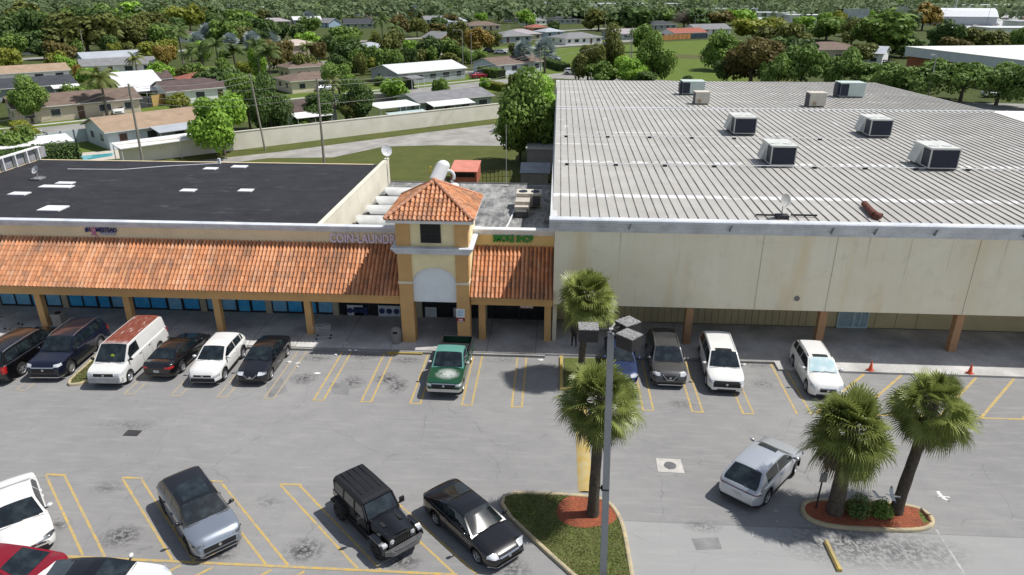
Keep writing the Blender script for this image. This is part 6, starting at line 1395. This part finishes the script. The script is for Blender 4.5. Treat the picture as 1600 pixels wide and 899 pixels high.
def lamp(label,u,vt,vb,Y,arm=2.2,dx=-1):
    q=aty(u,vt,Y);t=thing('street_lamp',label,'street lamp',(q.x,Y,0));b=MB();b.tube([(0,0,0),(0,0,q.z-.3),(dx*arm*.4,0,q.z),(dx*arm,0,q.z)],[.12,.08,.06,.05],6);b.build('post',M('lamp_post_grey',(.4,.4,.4),.6),t);b=MB();b.bx((dx*arm,0,q.z),(.7,.25,.14));b.build('lamp',HF,t)
lamp('street lamp with curved arm above the dark palms at centre',722,47,90,205)
lamp('street lamp on a wooden pole beside the field trees',986,54,95,188,3)
lamp('tall bare lamp with two heads in front of the warehouse',1464,86,150,150,.8)
for k,(u,vt,Y) in enumerate(((1312,9,480),(1480,10,480),(1380,9,500),(1548,12,470),(1556,10,500),(1575,17,450),(1590,17,450),(1087,24,380),(795,32,330))):
    lamp(('far lamp right of the wide billboard','far lamp over the white hall','far lamp left of the small billboard','far arm lamp over the pale car park, nearer of two','far arm lamp over the pale car park, taller','far short lamp in the pale car park, left','far short lamp in the pale car park, right','far lamp behind the grey gabled house','far lamp by the grey-roofed house')[k],u,vt,60,Y,3.5,1 if k%2 else -1)
p=aty(1496,0,500);b=MB();b.tube([(p.x,500,0),(p.x,500,p.z+8)],[.5,.3],8);tag(b.build('tall_mast',M('mast_pale',(.55,.55,.52))),'tall pale mast crossing the skyline behind the white hall','mast')
p=at(829,150);t=thing('basketball_hoop','basketball hoop on a pole beside the street near the sage house','basketball hoop',tuple(at(608,147)))
b=MB();b.tube([(0,0,0),(0,0,3.2)],.07,5);b.build('pole',SHD,t);b=MB();b.bx((0,-.2,3.2),(1.6,.08,1.0));b.build('backboard',M('board_grey',(.4,.42,.45),.6),t)
t=thing('motorcycle','pale covered motorcycle parked on the street beside the white fence','motorcycle',tuple(at(62,214)),R(40))
b=MB()
for x in (-.7,.7): b.lathe([(.18,-.06),(.32,-.06),(.32,.06),(.18,.06)],12,(x,0,.32),axis='Y')
b.build('wheels',PLA,t);b=MB();b.tube([(-.7,0,.5),(-.2,0,.75),(.4,0,.8),(.7,0,.95)],[.1,.2,.2,.06],6);b.tube([(.65,-.35,1.05),(.65,.35,1.05)],.03,4);b.build('body',M('cover_pale',(.5,.52,.55),.6),t)
t=thing('wheelie_bin','green wheelie bin by the dark board fence','bin',tuple(at(201,174)),R(45))
b=MB();b.box(-.3,.3,-.3,.3,0,1.1);b.build('shell',M('bin_green',(.01,.17,.1),.6),t);b=MB();b.bx((0,-.03,1.14),(.66,.7,.07));b.build('lid',M('bin_lid',(.01,.13,.08),.6),t)
# ------------------------------------------------------------------ trees, near to far
T=tree;B_=bush;P_=palm
T('big leafy tree beside the left rear corner of the ribbed roof',828,126,258,118,'mid',big=True)
T('bushy bright tree right behind the big leafy one at the ribbed roof',845,128,205,100,'bright',big=True)
T('lower dark part of the grove against the store wall',812,165,252,80,'mid',big=True)
T('bright green tree at the cream wall, trunk on the verge',351,138,243,100,'bright',big=True)
T('tall green tree behind the bright one by the cream wall',392,112,205,70,'mid',big=True)
T('dark tree right of the leaning pole at the cream wall',428,128,222,70,'dark',big=True)
T('round mango tree with thick trunk in front of the tan house',52,126,193,66,'mid',big=True)
T('small red-leaved tree in front of the tan house',129,158,183,32,'rust')
P_('coconut palm with drooping fronds by the white pickup',168,108,182,62,'coco')
B_('round yellow-green bush before the white-walled house',280,144,180,44,'yellow')
B_('dark bush behind the tan house roof',117,133,150,28,'dark')
B_('small palm-like shrub in front of the long tan roof',40,112,127,28,'yellow');B_('green shrub right of the palm-like shrub',79,108,124,20,'mid')
T('bright yellow-green tree at the left edge',12,74,112,42,'yellow');T('red flowering tree left of the pale metal roof',101,66,104,40,'rust');T('bright round tree below the red flowering one',108,88,120,26,'bright');B_('orange bush by the bright round tree',124,98,122,14,'orange')
T('bright green tree behind the coconut palm, left',143,103,140,46,'bright');T('bright green tree behind the coconut palm, right',184,110,142,36,'bright');P_('small pale palm in front of the grey-roofed house',215,83,118,34,'coco')
T('green-yellow tree left of the royal palm',246,96,138,50,'bright');T('orange-tipped tree right of the green-yellow one',268,102,134,32,'bright');T('yellow tree behind the green-yellow one',238,62,100,46,'yellow');T('amber tree right of the yellow one',262,70,104,34,'orange')
P_('tall royal palm with a pale trunk at left',288,38,112,44);P_('left of the tall palm clump beyond the red roof',322,62,125,48);P_('middle of the tall palm clump beyond the red roof',345,58,128,46);P_('right of the tall palm clump beyond the red roof',370,66,122,44);P_('low palm behind the clump beyond the red roof',303,72,116,38)
T('dark tree under the tall palm clump',365,100,150,70,'dark');T('dark spreading tree behind the red roof',330,108,150,60,'dark');P_('palm beside the beige tiled house, nearer',425,70,140,46);P_('palm beside the beige tiled house, farther',408,62,130,40)
LEAF['silver']=leafmat('leaf_silver',(.2,.25,.25),(.34,.4,.4),.15)
def silver(label,u,vt,vb,w_):
    g=at(u,vb);top=max(3,aty(u,vt,g.y).z);rad=w_/2/F*math.hypot(g.y,H);t=thing('silver_palm',label,'palm tree',(g.x,g.y,0),TR.random()*6);b=MB();b.tube([(0,0,-.1),(0,0,top-rad)],[.32,.22],8);b.build('trunk',PBARK,t)
    inst('crown',SVP,t,LEAF['silver'],(0,0,top-rad*1.05),(rad*.62,)*3)
sb=MB();sl_=[];r_=random.Random(5)
for i in range(46):
    f=(i+.5)/46;fanleaf(sb,sl_,Vector((0,0,0)),2.4*i,1.5-2.2*f**.9,.75,.85,r_,r_.random(),.15,12,2.0)
SVP=sb.mesh('crown',[LEAF['silver']]);setlf(SVP,sl_)
for u,vt,vb,w_,lb in ((330,31,70,38,'silver-blue fan palm, tallest of the silver row at left'),(310,46,74,30,'silver-blue fan palm left of the tallest of the row'),(362,48,76,30,'silver-blue fan palm right of the tallest of the row'),(396,44,78,34,'silver-blue fan palm at the right end of the row'),(419,40,74,46,'big silver-blue palm before the lavender roof'),(5,28,60,22,'silver-blue palm at the left edge'),(818,58,112,36,'left of the two silver palms near the store roof'),(851,53,114,42,'right of the two silver palms near the store roof'),(484,14,40,24,'far silver palm above the green round tree'),(648,6,30,20,'far silver palm at upper centre')): silver(lb,u,vt,vb,w_)
# garden trees, centre
T('round green tree in front of the cream house',531,92,150,58,'mid',big=True);T('dark rounded tree behind the wall, left of pair',505,138,197,58,'dark',big=True);T('olive-lit dark tree behind the wall, right of pair',560,132,195,62,'dark',big=True);P_('feathery palm before the round green tree',522,118,165,36,'coco');T('small tree by the white awning house',555,150,196,40,'olive')
B_('agave-like shrubs by the white awning',474,188,204,32,'mid')
for u,vt,vb,w_,k,lb in ((440,60,112,44,'rust','rust-tinged tree left of the beige tiled house'),(482,44,80,42,'bright','bright tree above the beige tiled house'),(470,36,66,34,'dark','dark tree right of the lavender roof'),(537,38,72,52,'mid','round green tree at centre left'),(548,60,108,56,'dark','dark tree behind the round crown at centre left'),(517,54,92,34,'dark','dark tree between beige tiles and centre'),(500,62,98,26,'rust','rust-brown tree by the beige tiled house'),(615,50,98,44,'olive','olive and yellow tree right of the grey pyramid roof'),(592,84,112,32,'yellow','yellow shrub-like tree left of the long white roof'),(568,88,108,24,'mid','small green tree left of the yellow one'),(640,56,98,30,'bright','green tree behind the long white roof, left'),(652,18,58,32,'olive','brown-olive tree left of the orange gable'),(672,56,100,40,'dark','dark tree behind the long white roof'),(697,58,98,36,'mid','green palm-like tree behind the long white roof'),(684,28,54,28,'dark','dark tree above the orange gable'),(710,60,92,24,'rust','pink-flowered tree behind the long white roof'),(721,32,80,36,'olive','brown-olive tree left of the yellow one at centre'),(748,42,84,42,'orange','yellow autumn tree at centre'),(768,48,80,30,'olive','olive tree right of the yellow autumn one'),(757,118,142,20,'bright','bright shrub beside the sage house roof')): T(lb,u,vt,vb,w_,k)
P_('dense dark palm at upper centre',598,22,66,36);P_('second dark palm right of the dense one',620,36,70,30);P_('palm by the beige tiled porch',482,66,98,28,'coco')
for u,vt,vb,w_,k,lb in ((918,62,130,56,'olive','olive tree at the back edge of the ribbed roof, left'),(955,48,126,56,'olive','rust-topped tree at the back edge of the ribbed roof'),(985,84,134,60,'bright','bright tree at the back edge of the ribbed roof'),(1020,60,132,60,'mid','green tree at the back edge of the ribbed roof, right'),(940,96,134,50,'mid','low green tree before the olive one'),(1008,38,82,44,'mid','green tree behind the field, left'),(1072,118,134,24,'dark','small dark shrub at the ribbed roof back edge'),(1000,108,136,50,'dark','dark low tree behind the ribbed roof edge'),(1130,42,110,72,'mid','dark green tree right of the field'),(1172,50,134,108,'rust','broad rust-brown tree right of the field'),(1135,92,130,40,'dark','low dark tree under the rust-brown one'),(935,12,48,46,'olive','olive tree above the charcoal roof'),(985,10,50,66,'dark','dark layered tree above the field'),(905,8,36,40,'dark','dark tree right of the charcoal roof'),(1040,10,38,44,'mid','green tree left of the bare one'),(1092,10,44,48,'dark','dark tree behind the grey gable'),(1127,18,44,42,'rust','brown tree right of the grey gable'),(1152,6,40,54,'bright','bright tree right of the brown one'),(1182,26,66,66,'yellow','yellow-green tree above the rust-brown one'),(810,64,96,26,'olive','olive tree left of the silver palms'),(862,32,52,22,'dark','small dark tree in front of the grey hip roof')): T(lb,u,vt,vb,w_,k,big=(w_>=56 and vb>100))
T('bare grey twiggy tree behind the red-brown roof',1068,15,44,44,'bare')
for u,vt,vb,w_,k,lb in ((1218,26,90,84,'olive','olive and lime tree at upper right, left of the brown hip roof'),(1228,52,112,70,'dark','dark tree under the olive and lime one'),(1290,26,64,62,'mid','green tree behind the brown hip roof'),(1370,20,88,108,'mid','broad green tree right of the brown hip roof'),(1330,30,70,40,'olive','olive tree behind the white gable'),(1440,5,48,46,'orange','orange-topped tree by the small billboard'),(1472,30,84,46,'dark','dark brown tree above the warehouse'),(1512,40,80,48,'olive','olive tree above the warehouse, middle'),(1552,44,84,56,'olive','olive tree above the warehouse, right'),(1592,38,90,44,'mid','green tree above the warehouse at the edge'),(1408,50,90,50,'dark','dark tree left of the warehouse'),(1490,60,90,40,'rust','rusty tree above the warehouse'),(1350,62,100,50,'olive','scrubby tree before the white gable')): T(lb,u,vt,vb,w_,k)
for u,vt,vb,w_,lb in ((1205,80,140,50,'left end of the willowy row behind the ribbed roof'),(1250,66,140,74,'pale willowy tree, second in the row behind the ribbed roof'),(1308,70,140,62,'dark willowy tree, third in the row'),(1340,92,142,80,'wide willowy tree, fourth in the row'),(1392,96,148,66,'willowy tree left of the two-headed lamp'),(1440,88,154,84,'willowy tree at the two-headed lamp'),(1500,92,158,88,'willowy tree before the orange warehouse wall'),(1556,94,164,88,'willowy tree before the warehouse fascia'),(1606,92,170,80,'willowy tree at the right edge')): T(lb,u,vt,vb,w_,'willow')
# dark belt upper left
for u,vt,vb,w_,k,lb in ((18,24,80,62,'dark','dark tree at the left end of the upper belt'),(62,12,78,62,'dark','tall dark tree in the upper belt, second from left'),(100,28,82,52,'dark','dark tree in front of the olive giant'),(138,18,82,96,'olive','olive giant in the upper left belt'),(45,46,86,52,'dark','low dark tree in the upper left belt'),(212,20,64,52,'mid','green tree right of the olive giant'),(245,14,62,54,'olive','brown-green tree behind the red flowers'),(275,24,60,46,'dark','dark tree left of the silver row'),(298,8,48,48,'yellow','yellow-green tree above the silver row'),(368,12,52,54,'mid','round green tree above the silver row'),(335,6,36,40,'dark','dark tree behind the silver row'),(178,54,84,40,'dark','dark tree over the pale metal roof'),(70,62,94,40,'dark','dark tree behind the red flowering one'),(22,52,90,40,'mid','green tree at left above the yellow one'),(160,6,40,50,'mid','far green tree over the olive giant'),(205,0,34,50,'bright','far bright tree over the upper left belt'),(115,4,40,44,'mid','far tree at upper left'),(40,2,40,50,'olive','far olive tree at the upper left corner')): T(lb,u,vt,vb,w_,k)
P_('coconut palm over the pale metal roof',180,44,76,38,'coco')
# mid-far scatter: nothing tells these apart
sr=random.Random(21);kk=['dark','mid','mid','olive','bright','mid','yellow','haze','bright','haze','olive','rust']
n=0
while n<80:
    v=sr.uniform(6,58)**1.0;u=sr.uniform(-30,1630);g=at(u,v)
    if v>40 and not(380<u<830 or 1180<u<1420): continue
    if 1485<u and 22<v<48: continue
    if 850<u<1110 and v>50: continue
    hgt=sr.uniform(6.5,11);rad=sr.uniform(4.2,8);top=g.copy();top.z=hgt
    t=thing('tree','distant leafy garden tree standing among the far rooftops','tree',(g.x,g.y,-.02),sr.random()*6.28,'distant garden trees among the far roofs')
    inst('trunk',sr.choice(TRK),t,None,scale=(rad,rad,hgt*.8));inst('crown',sr.choice(CRF if v<40 else CR),t,LEAF[sr.choice(kk)],(0,0,hgt*.15),(rad,rad,hgt*.85/1.28),sr.random()*6.28);n+=1
# garden trees packed between the houses
gr=random.Random(8);n=0
while n<80:
    a=gr.uniform(-105,70);k=gr.random()
    bb=gr.uniform(26,46) if k<.55 else gr.uniform(-24,-9) if k<.68 else gr.uniform(86,128)
    if k>=.55 and k<.68 and a>18: continue
    g=S0+d45*a+n45*bb
    hgt=gr.uniform(3.2,7.5);rad=gr.uniform(1.8,4.2)
    t=thing('tree','leafy back-garden tree or tall shrub standing among the houses behind the cream wall','tree',(g.x,g.y,-.02),gr.random()*6.28,'back-garden greenery among the houses')
    inst('trunk',gr.choice(TRK),t,None,scale=(rad,rad,hgt*.8));inst('crown',gr.choice(CR),t,LEAF[gr.choice(['dark','mid','mid','bright','olive','mid','yellow'])],(0,0,hgt*.06),(rad,rad,hgt*.94/1.15),gr.random()*6.28);n+=1
n=0
while n<42:
    g=at(sr.uniform(-30,430),sr.uniform(14,76));hgt=sr.uniform(7.5,12);rad=sr.uniform(5,9)
    if 45<g.y<190: continue
    t=thing('tree','one of the dark crowded trees of the belt filling the upper left','tree',(g.x,g.y,-.02),sr.random()*6.28,'dark trees of the upper left belt')
    inst('trunk',sr.choice(TRK),t,None,scale=(rad,rad,hgt*.8));inst('crown',sr.choice(CR),t,LEAF[sr.choice(['dark','dark','dark','mid','olive'])],(0,0,hgt*.05),(rad,rad,hgt*.95/1.15),sr.random()*6.28);n+=1
# far wood towards the horizon: one mass
b=MB();lf=[];wr=random.Random(31);tiers=[]
for k in range(2000):
    Y=wr.uniform(640,2100) if k>700 else wr.uniform(480,760);X=wr.uniform(-.85,.85)*Y;h=wr.uniform(7,12);rd=wr.uniform(6,12);tone=wr.random()
    for j in range(44 if Y<900 else 16):
        v=Vector((wr.gauss(0,1),wr.gauss(0,1),abs(wr.gauss(0,1)))).normalized();c=Vector((X+v.x*rd,Y+v.y*rd,h*.35+v.z*h*.62));s=rd*wr.uniform(.1,.22);n_=(v+Vector((wr.gauss(0,.4),wr.gauss(0,.4),wr.gauss(.2,.4)))).normalized();u_=n_.cross(Vector((wr.gauss(0,1),wr.gauss(0,1),wr.gauss(0,1)))).normalized();w_=n_.cross(u_)
        b.add([c-u_*s,c-w_*s*.8,c+u_*s,c+w_*s*.8],[(0,1,2,3)]);lf.append(.85*tone+.15*wr.random())
o=b.build('far_woods',LEAF['haze']);setlf(o.data,lf);tag(o,'hazy far wood filling the view up to the skyline','woods',None,'stuff')
# ================================================================== SMALL THINGS
STEEL=M('galvanised_pole',(.33,.345,.36),.55,.15,2,fine=.15);SHOE=M('lamp_housing',(.03,.028,.028),.6,.3,6);SHT=M('lamp_housing_top',(.14,.135,.135),.85,.5,16,(.5,.49,.48),fine=.5)
pb=Vector((2.13,20.45,0));pb=Vector((aty(943,899,20.45).x,20.45,0));pt_=aty(954.5,521,20.45)
t=thing('lamp_post','tall square grey lamp post with three dark box lamps in the foreground island','lamp post',pb)
tp=Vector((pt_.x-pb.x,0,pt_.z))
def sqtube(b,p,q,s0,s1):
    p=Vector(p);q=Vector(q);vs=[]
    for c,s in ((p,s0),(q,s1)): vs+=[(c.x+a*s/2,c.y+d*s/2,c.z) for a,d in ((-1,-1),(1,-1),(1,1),(-1,1))]
    b.add(vs,[(0,1,5,4),(1,2,6,5),(2,3,7,6),(3,0,4,7),(4,5,6,7),(3,2,1,0)])
b=MB();sqtube(b,(0,0,-.1),tp,.25,.2);b.build('pole',STEEL,t)
k=aty(945,763,20.45)-pb;b=MB();b.bx((k.x,0,k.z),(.27,.27,.05));b.bx((k.x-.16,0,k.z),(.08,.06,.05));b.build('strap',BK,t)
for nm,(u0,u1,vt,vb),ang in (('lamp',(904,935,491,523),180),('lamp',(952,990,479,498),38),('lamp',(953,994,504,540),-42)):
    a=R(ang);m=Matrix.Rotation(a,4,'Z');c=Vector((tp.x,0,tp.z+.12))
    b=MB();q=c+Vector((math.cos(a),math.sin(a),0))*.72
    b.bx((q.x,q.y,q.z-.12),(.62,.55,.42),a);o=b.build('lamp',SHOE,t)
    b=MB();b.bx((q.x,q.y,q.z+.105),(.64,.57,.03),a);b.build('lamp_cover',SHT,o)
    b=MB();b.bx((q.x,q.y,q.z-.337),(.5,.44,.012),a);b.build('lens',glass('lamp_lens',(.4,.4,.38)),o)
    b=MB();e=c+Vector((math.cos(a),math.sin(a),0))*.42;b.tube([c,e],.045,6);b.build('arm',SHOE,t)
b=MB();b.bx((tp.x,0,tp.z+.1),(.12,.12,.14));b.tube([(tp.x,0,tp.z+.17),(tp.x+.12,.1,tp.z+.3)],.03,5);b.build('bracket',M('bracket_pale',(.6,.6,.58),.5),t)
# traffic cones
for k,(u,v,lb) in enumerate(((1369,590,'orange traffic cone on the pale apron beside the white compact SUV'),(1519,587,'orange traffic cone on the pale apron at the far right'))):
    p=at(u,v,.125);p.y=max(p.y,37.62);t=thing('traffic_cone',lb,'traffic cone',p,0,'orange traffic cones on the apron');t.scale=(.85,.85,.82)
    b=MB();b.lathe([(.16,.035),(.15,.06),(.035,.7),(.02,.72),(0,.72)],16);b.build('cone',M('cone_orange',(.75,.11,.04),.5,.15,3),t,smooth=True,ang=40)
    b=MB();b.bx((0,0,.018),(.4,.4,.035),.3);b.build('base',M('cone_base',(.6,.09,.04),.6,.3,5),t)
# shopping carts
def cart(label,loc,rz,m,mh):
    t=thing('shopping_cart',label,'shopping cart',loc,rz);b=MB();r=.009
    def q(x,z): w=.2+.06*(x+.45)/.9; return w
    for z,x0,x1 in ((.5,-.3,.42),(.62,-.36,.44),(.74,-.4,.46),(.86,-.44,.47)):
        w0,w1=.26,.2;b.tube([(x0,-w0,z),(x1,-w1,z+.03),(x1,w1,z+.03),(x0,w0,z),(x0,-w0,z)],r,4)
    for i in range(9):
        f=i/8
        for s in (1,-1): b.tube([(-.3+.72*f,s*(.26-.06*f),.5),(-.44+.91*f,s*(.26-.06*f),.87)],.006,3)
        b.tube([(-.3+.72*f,-(.26-.06*f),.5),(-.3+.72*f,(.26-.06*f),.5)],.006,3)
    for i in range(5): b.tube([(.42,-.2+.1*i,.53),(.47,-.2+.1*i,.89)],.006,3);b.tube([(-.3,-.26+.13*i,.5),(-.44,-.26+.13*i,.86)],.006,3)
    b.build('basket',m,t)
    b=MB()
    for s in (1,-1): b.tube([(-.55,s*.25,1.0),(-.42,s*.25,.5),(-.42,s*.25,.16),(.42,s*.2,.16),(.45,s*.2,.13)],.014,5)
    for z in (.2,): 
        for i in range(5): b.tube([(-.4+.2*i,-.24,.2),(-.4+.2*i,.24,.2)],.007,3)
    b.build('chassis',m,t);b=MB();b.tube([(-.55,-.27,1.0),(-.55,.27,1.0)],.022,6);b.build('handle',mh,t)
    for x,s in ((-.42,.25),(-.42,-.25),(.43,.2),(.43,-.2)):
        o=MB();o.lathe([(0,-.015),(.06,-.015),(.06,.015),(0,.015)],10,(x,s,.06),axis='Y');o.build('wheel',PLA,t)
CW=M('cart_wire',(.55,.55,.57),.4,.2,5,metal=.5);CH=M('cart_handle_red',(.5,.12,.1),.5)
p=at(506,528,.13);cart('wire shopping cart with red handle standing on the walkway by a tan post',p,R(10),CW,CH)
p=at(22,512,.13);cart('dim wire cart on the shaded walkway at the far left behind the black cars',p,R(70),M('cart_wire_dull',(.3,.3,.3),.5,.2,5),PLA)
# bins
p=at(620,535,.13);t=thing('litter_bin','round-shouldered concrete litter bin beside the left tower pier','litter bin',p)
b=MB();b.lathe([(.0,0),(.3,0),(.31,.04),(.31,.78),(.29,.92),(.22,1.02),(.1,1.06),(0,1.06)],20);b.build('shell',M('bin_concrete',(.3,.29,.27),.9,.25,5,fine=.5),t,smooth=True,ang=50)
b=MB();b.bx((0,-.29,.8),(.26,.06,.16));b.build('opening',DARK,t)
p=at(91,512,.13);t=thing('litter_bin','square pale concrete bin on the walkway beside the far left post','litter bin',(p.x,p.y+.3,.13))
b=MB();b.box(-.3,.3,-.3,.3,0,.8);b.box(-.34,.34,-.34,.34,.8,.92);b.build('shell',M('bin_pebble',(.36,.34,.3),.9,.3,6,fine=.4),t)
b=MB();b.lathe([(0,.922),(.16,.922),(.18,.96),(.2,.922)],14);b.build('opening',DARK,t)
# sign post at the twin palm island
p=at(1274,797);q=aty(1288,738,p.y);t=thing('sign_post','thin dark leaning post at the left end of the twin palm island','sign post',(p.x,p.y,.1))
b=MB();b.tube([(0,0,-.1),(q.x-p.x,0,q.z-.1)],.035,6);b.build('post',M('post_dark',(.03,.03,.03),.7),t)
b=MB();b.bx((q.x-p.x,-.05,q.z-.35),(.3,.015,.45));b.build('sign_plate',M('sign_back',(.2,.2,.2),.6),t)
# birds in low flight
def bird(label,loc,rz,roll,up):
    t=thing('white_bird',label,'bird',loc,rz,'white birds gliding low over the lot');b=MB();W_=M('feather_white',(.72,.72,.7),.8,.1,8);D=M('feather_grey',(.1,.1,.11),.8,.2,8)
    b.tube([(-.3,0,0),(-.2,0,.0),(-.05,0,.01),(.08,0,.015),(.16,0,.03),(.24,0,.045)],[.03,.05,.075,.07,.035,.03],8);b.ell((.27,0,.055),(.05,.038,.038),8,6)
    for s in (1,-1):
        P=[[(.1,s*.05,.02),(.02,s*.05,.035),(-.1,s*.05,.02)],[(.15,s*.25,.1*up),(.05,s*.25,.11*up),(-.08,s*.25,.09*up)],[(.07,s*.48,.14*up),(-.0,s*.48,.14*up),(-.09,s*.46,.13*up)],[(-.03,s*.62,.1*up),(-.05,s*.63,.1*up),(-.08,s*.6,.1*up)]]
        b.grid(P,0,False,lambda i,j:1 if i==2 else 0)
    b.add([(-.28,.03,0),(-.28,-.03,0),(-.44,-.07,.0),(-.44,.07,.0)],[(0,1,2,3)])
    t.scale=(.72,.72,.72);o=b.build('body',[W_,D],t,smooth=True,ang=60);o.rotation_euler=(roll,0,0)
    b=MB();b.tube([(.31,0,.05),(.37,0,.035),(.41,0,.01)],[.013,.009,.003],5);b.build('bill',M('bill_orange',(.6,.3,.1),.5),t)
bird('white bird with one wing raised above the shrub, left of three',at(1374,778,1.3),R(200),R(12),1.6)
bird('white bird banking just right of the first, beside the leaning palm trunk',at(1394,775,1.4),R(170),R(-14),1.2)
bird('white bird flying alone over bare asphalt right of the twin palms',at(1472,777,1.0),R(185),R(5),.8)
# litter on the bays
rr=random.Random(9);LT=M('paper_white',(.75,.75,.74),.8,.1,6)
for k,(u,v,s,lb) in enumerate(((495,584,.28,'largest white paper scrap in the empty bay'),(452,566,.2,'pale scrap lying by the yellow line near the black sedan'),(466,568,.2,'crumpled white litter on the second yellow line'),(465,574,.13,'small scrap below the crumpled litter'),(547,548,.16,'left of two scraps on the kerb shadow'),(556,548,.14,'right of two scraps on the kerb shadow'),(524,555,.14,'tiny scrap at the head of an empty bay'),(540,537,.12,'white scrap on the shaded walkway'),(845,563,.25,'grey crumpled paper near the palm shadow'))):
    b=MB();p=at(u,v,.135 if v<548.5 else .006);n=9;pts=[(p.x+s*rr.uniform(.5,1)*math.cos(6.28*i/n),p.y+s*.7*rr.uniform(.5,1)*math.sin(6.28*i/n),p.z+rr.uniform(0,.05)) for i in range(n)]
    b.add(pts+[(p.x,p.y,p.z+.09)],[(i,(i+1)%n,n) for i in range(n)]);tag(b.build('litter_paper',LT),lb,'litter')
# person under the back palm
def person(label,loc,rz):
    t=thing('person',label,'person',loc,rz)
    J=[(0,0,.95),(0,0,1.12),(0,0,1.32),(0,.0,1.48),(0,.01,1.56),(0,.03,1.66),(0,.03,1.75),
       (.17,0,1.42),(.21,.0,1.14),(.2,.1,.9),(.2,.14,.8),(-.17,0,1.42),(-.22,-.02,1.14),(-.22,.05,.9),(-.22,.08,.8),
       (.1,0,.9),(.11,.03,.5),(.12,-.02,.09),(.13,.12,.035),(-.1,0,.9),(-.11,.08,.5),(-.12,.12,.09),(-.13,.27,.035)]
    E_=[(0,1),(1,2),(2,3),(3,4),(4,5),(5,6),(2,7),(7,8),(8,9),(9,10),(2,11),(11,12),(12,13),(13,14),(0,15),(15,16),(16,17),(17,18),(0,19),(19,20),(20,21),(21,22)]
    Rd=[.15,.14,.16,.07,.06,.1,.085,.065,.05,.038,.04,.065,.05,.038,.04,.095,.065,.045,.045,.095,.065,.045,.045]
    me=bpy.data.meshes.new('body');me.from_pydata(J,E_,[]);o=bpy.data.objects.new('body',me);COL.objects.link(o)
    md=o.modifiers.new('skin','SKIN');sv=me.skin_vertices[0].data
    for i,r_ in enumerate(Rd): sv[i].radius=(r_,r_*.85)
    sv[0].use_root=True;o.modifiers.new('sub','SUBSURF').levels=2
    dg=bpy.context.evaluated_depsgraph_get();dg.update();m2=bpy.data.meshes.new_from_object(o.evaluated_get(dg));bpy.data.objects.remove(o)
    SK=M('skin',(.3,.17,.11),.6,.05);SH=M('dark_top',(.03,.03,.035),.8,.2,6);TRS=M('black_trousers',(.012,.012,.015),.8,.2,6);SN=M('white_sneaker',(.7,.7,.68),.6)
    m2.materials.clear()
    for m in (SK,SH,TRS,SN): m2.materials.append(m)
    for p in m2.polygons:
        c=p.center;p.use_smooth=True
        p.material_index=3 if c.z<.1 else 2 if c.z<1.0 and abs(c.x)<.19 else 1 if c.z<1.5 and not (c.z<1.1 and abs(c.x)>.17) else 0
    o=bpy.data.objects.new('body',m2);COL.objects.link(o);o.parent=t
    b=MB();b.ell((0,.02,1.71),(.1,.115,.1),12,8);b.build('hair',M('hair_dark',(.015,.012,.01),.7),t,smooth=True)
    return t
person('person in black trousers and white sneakers walking on the walkway under the back palm',at(896,543,.13),R(200))
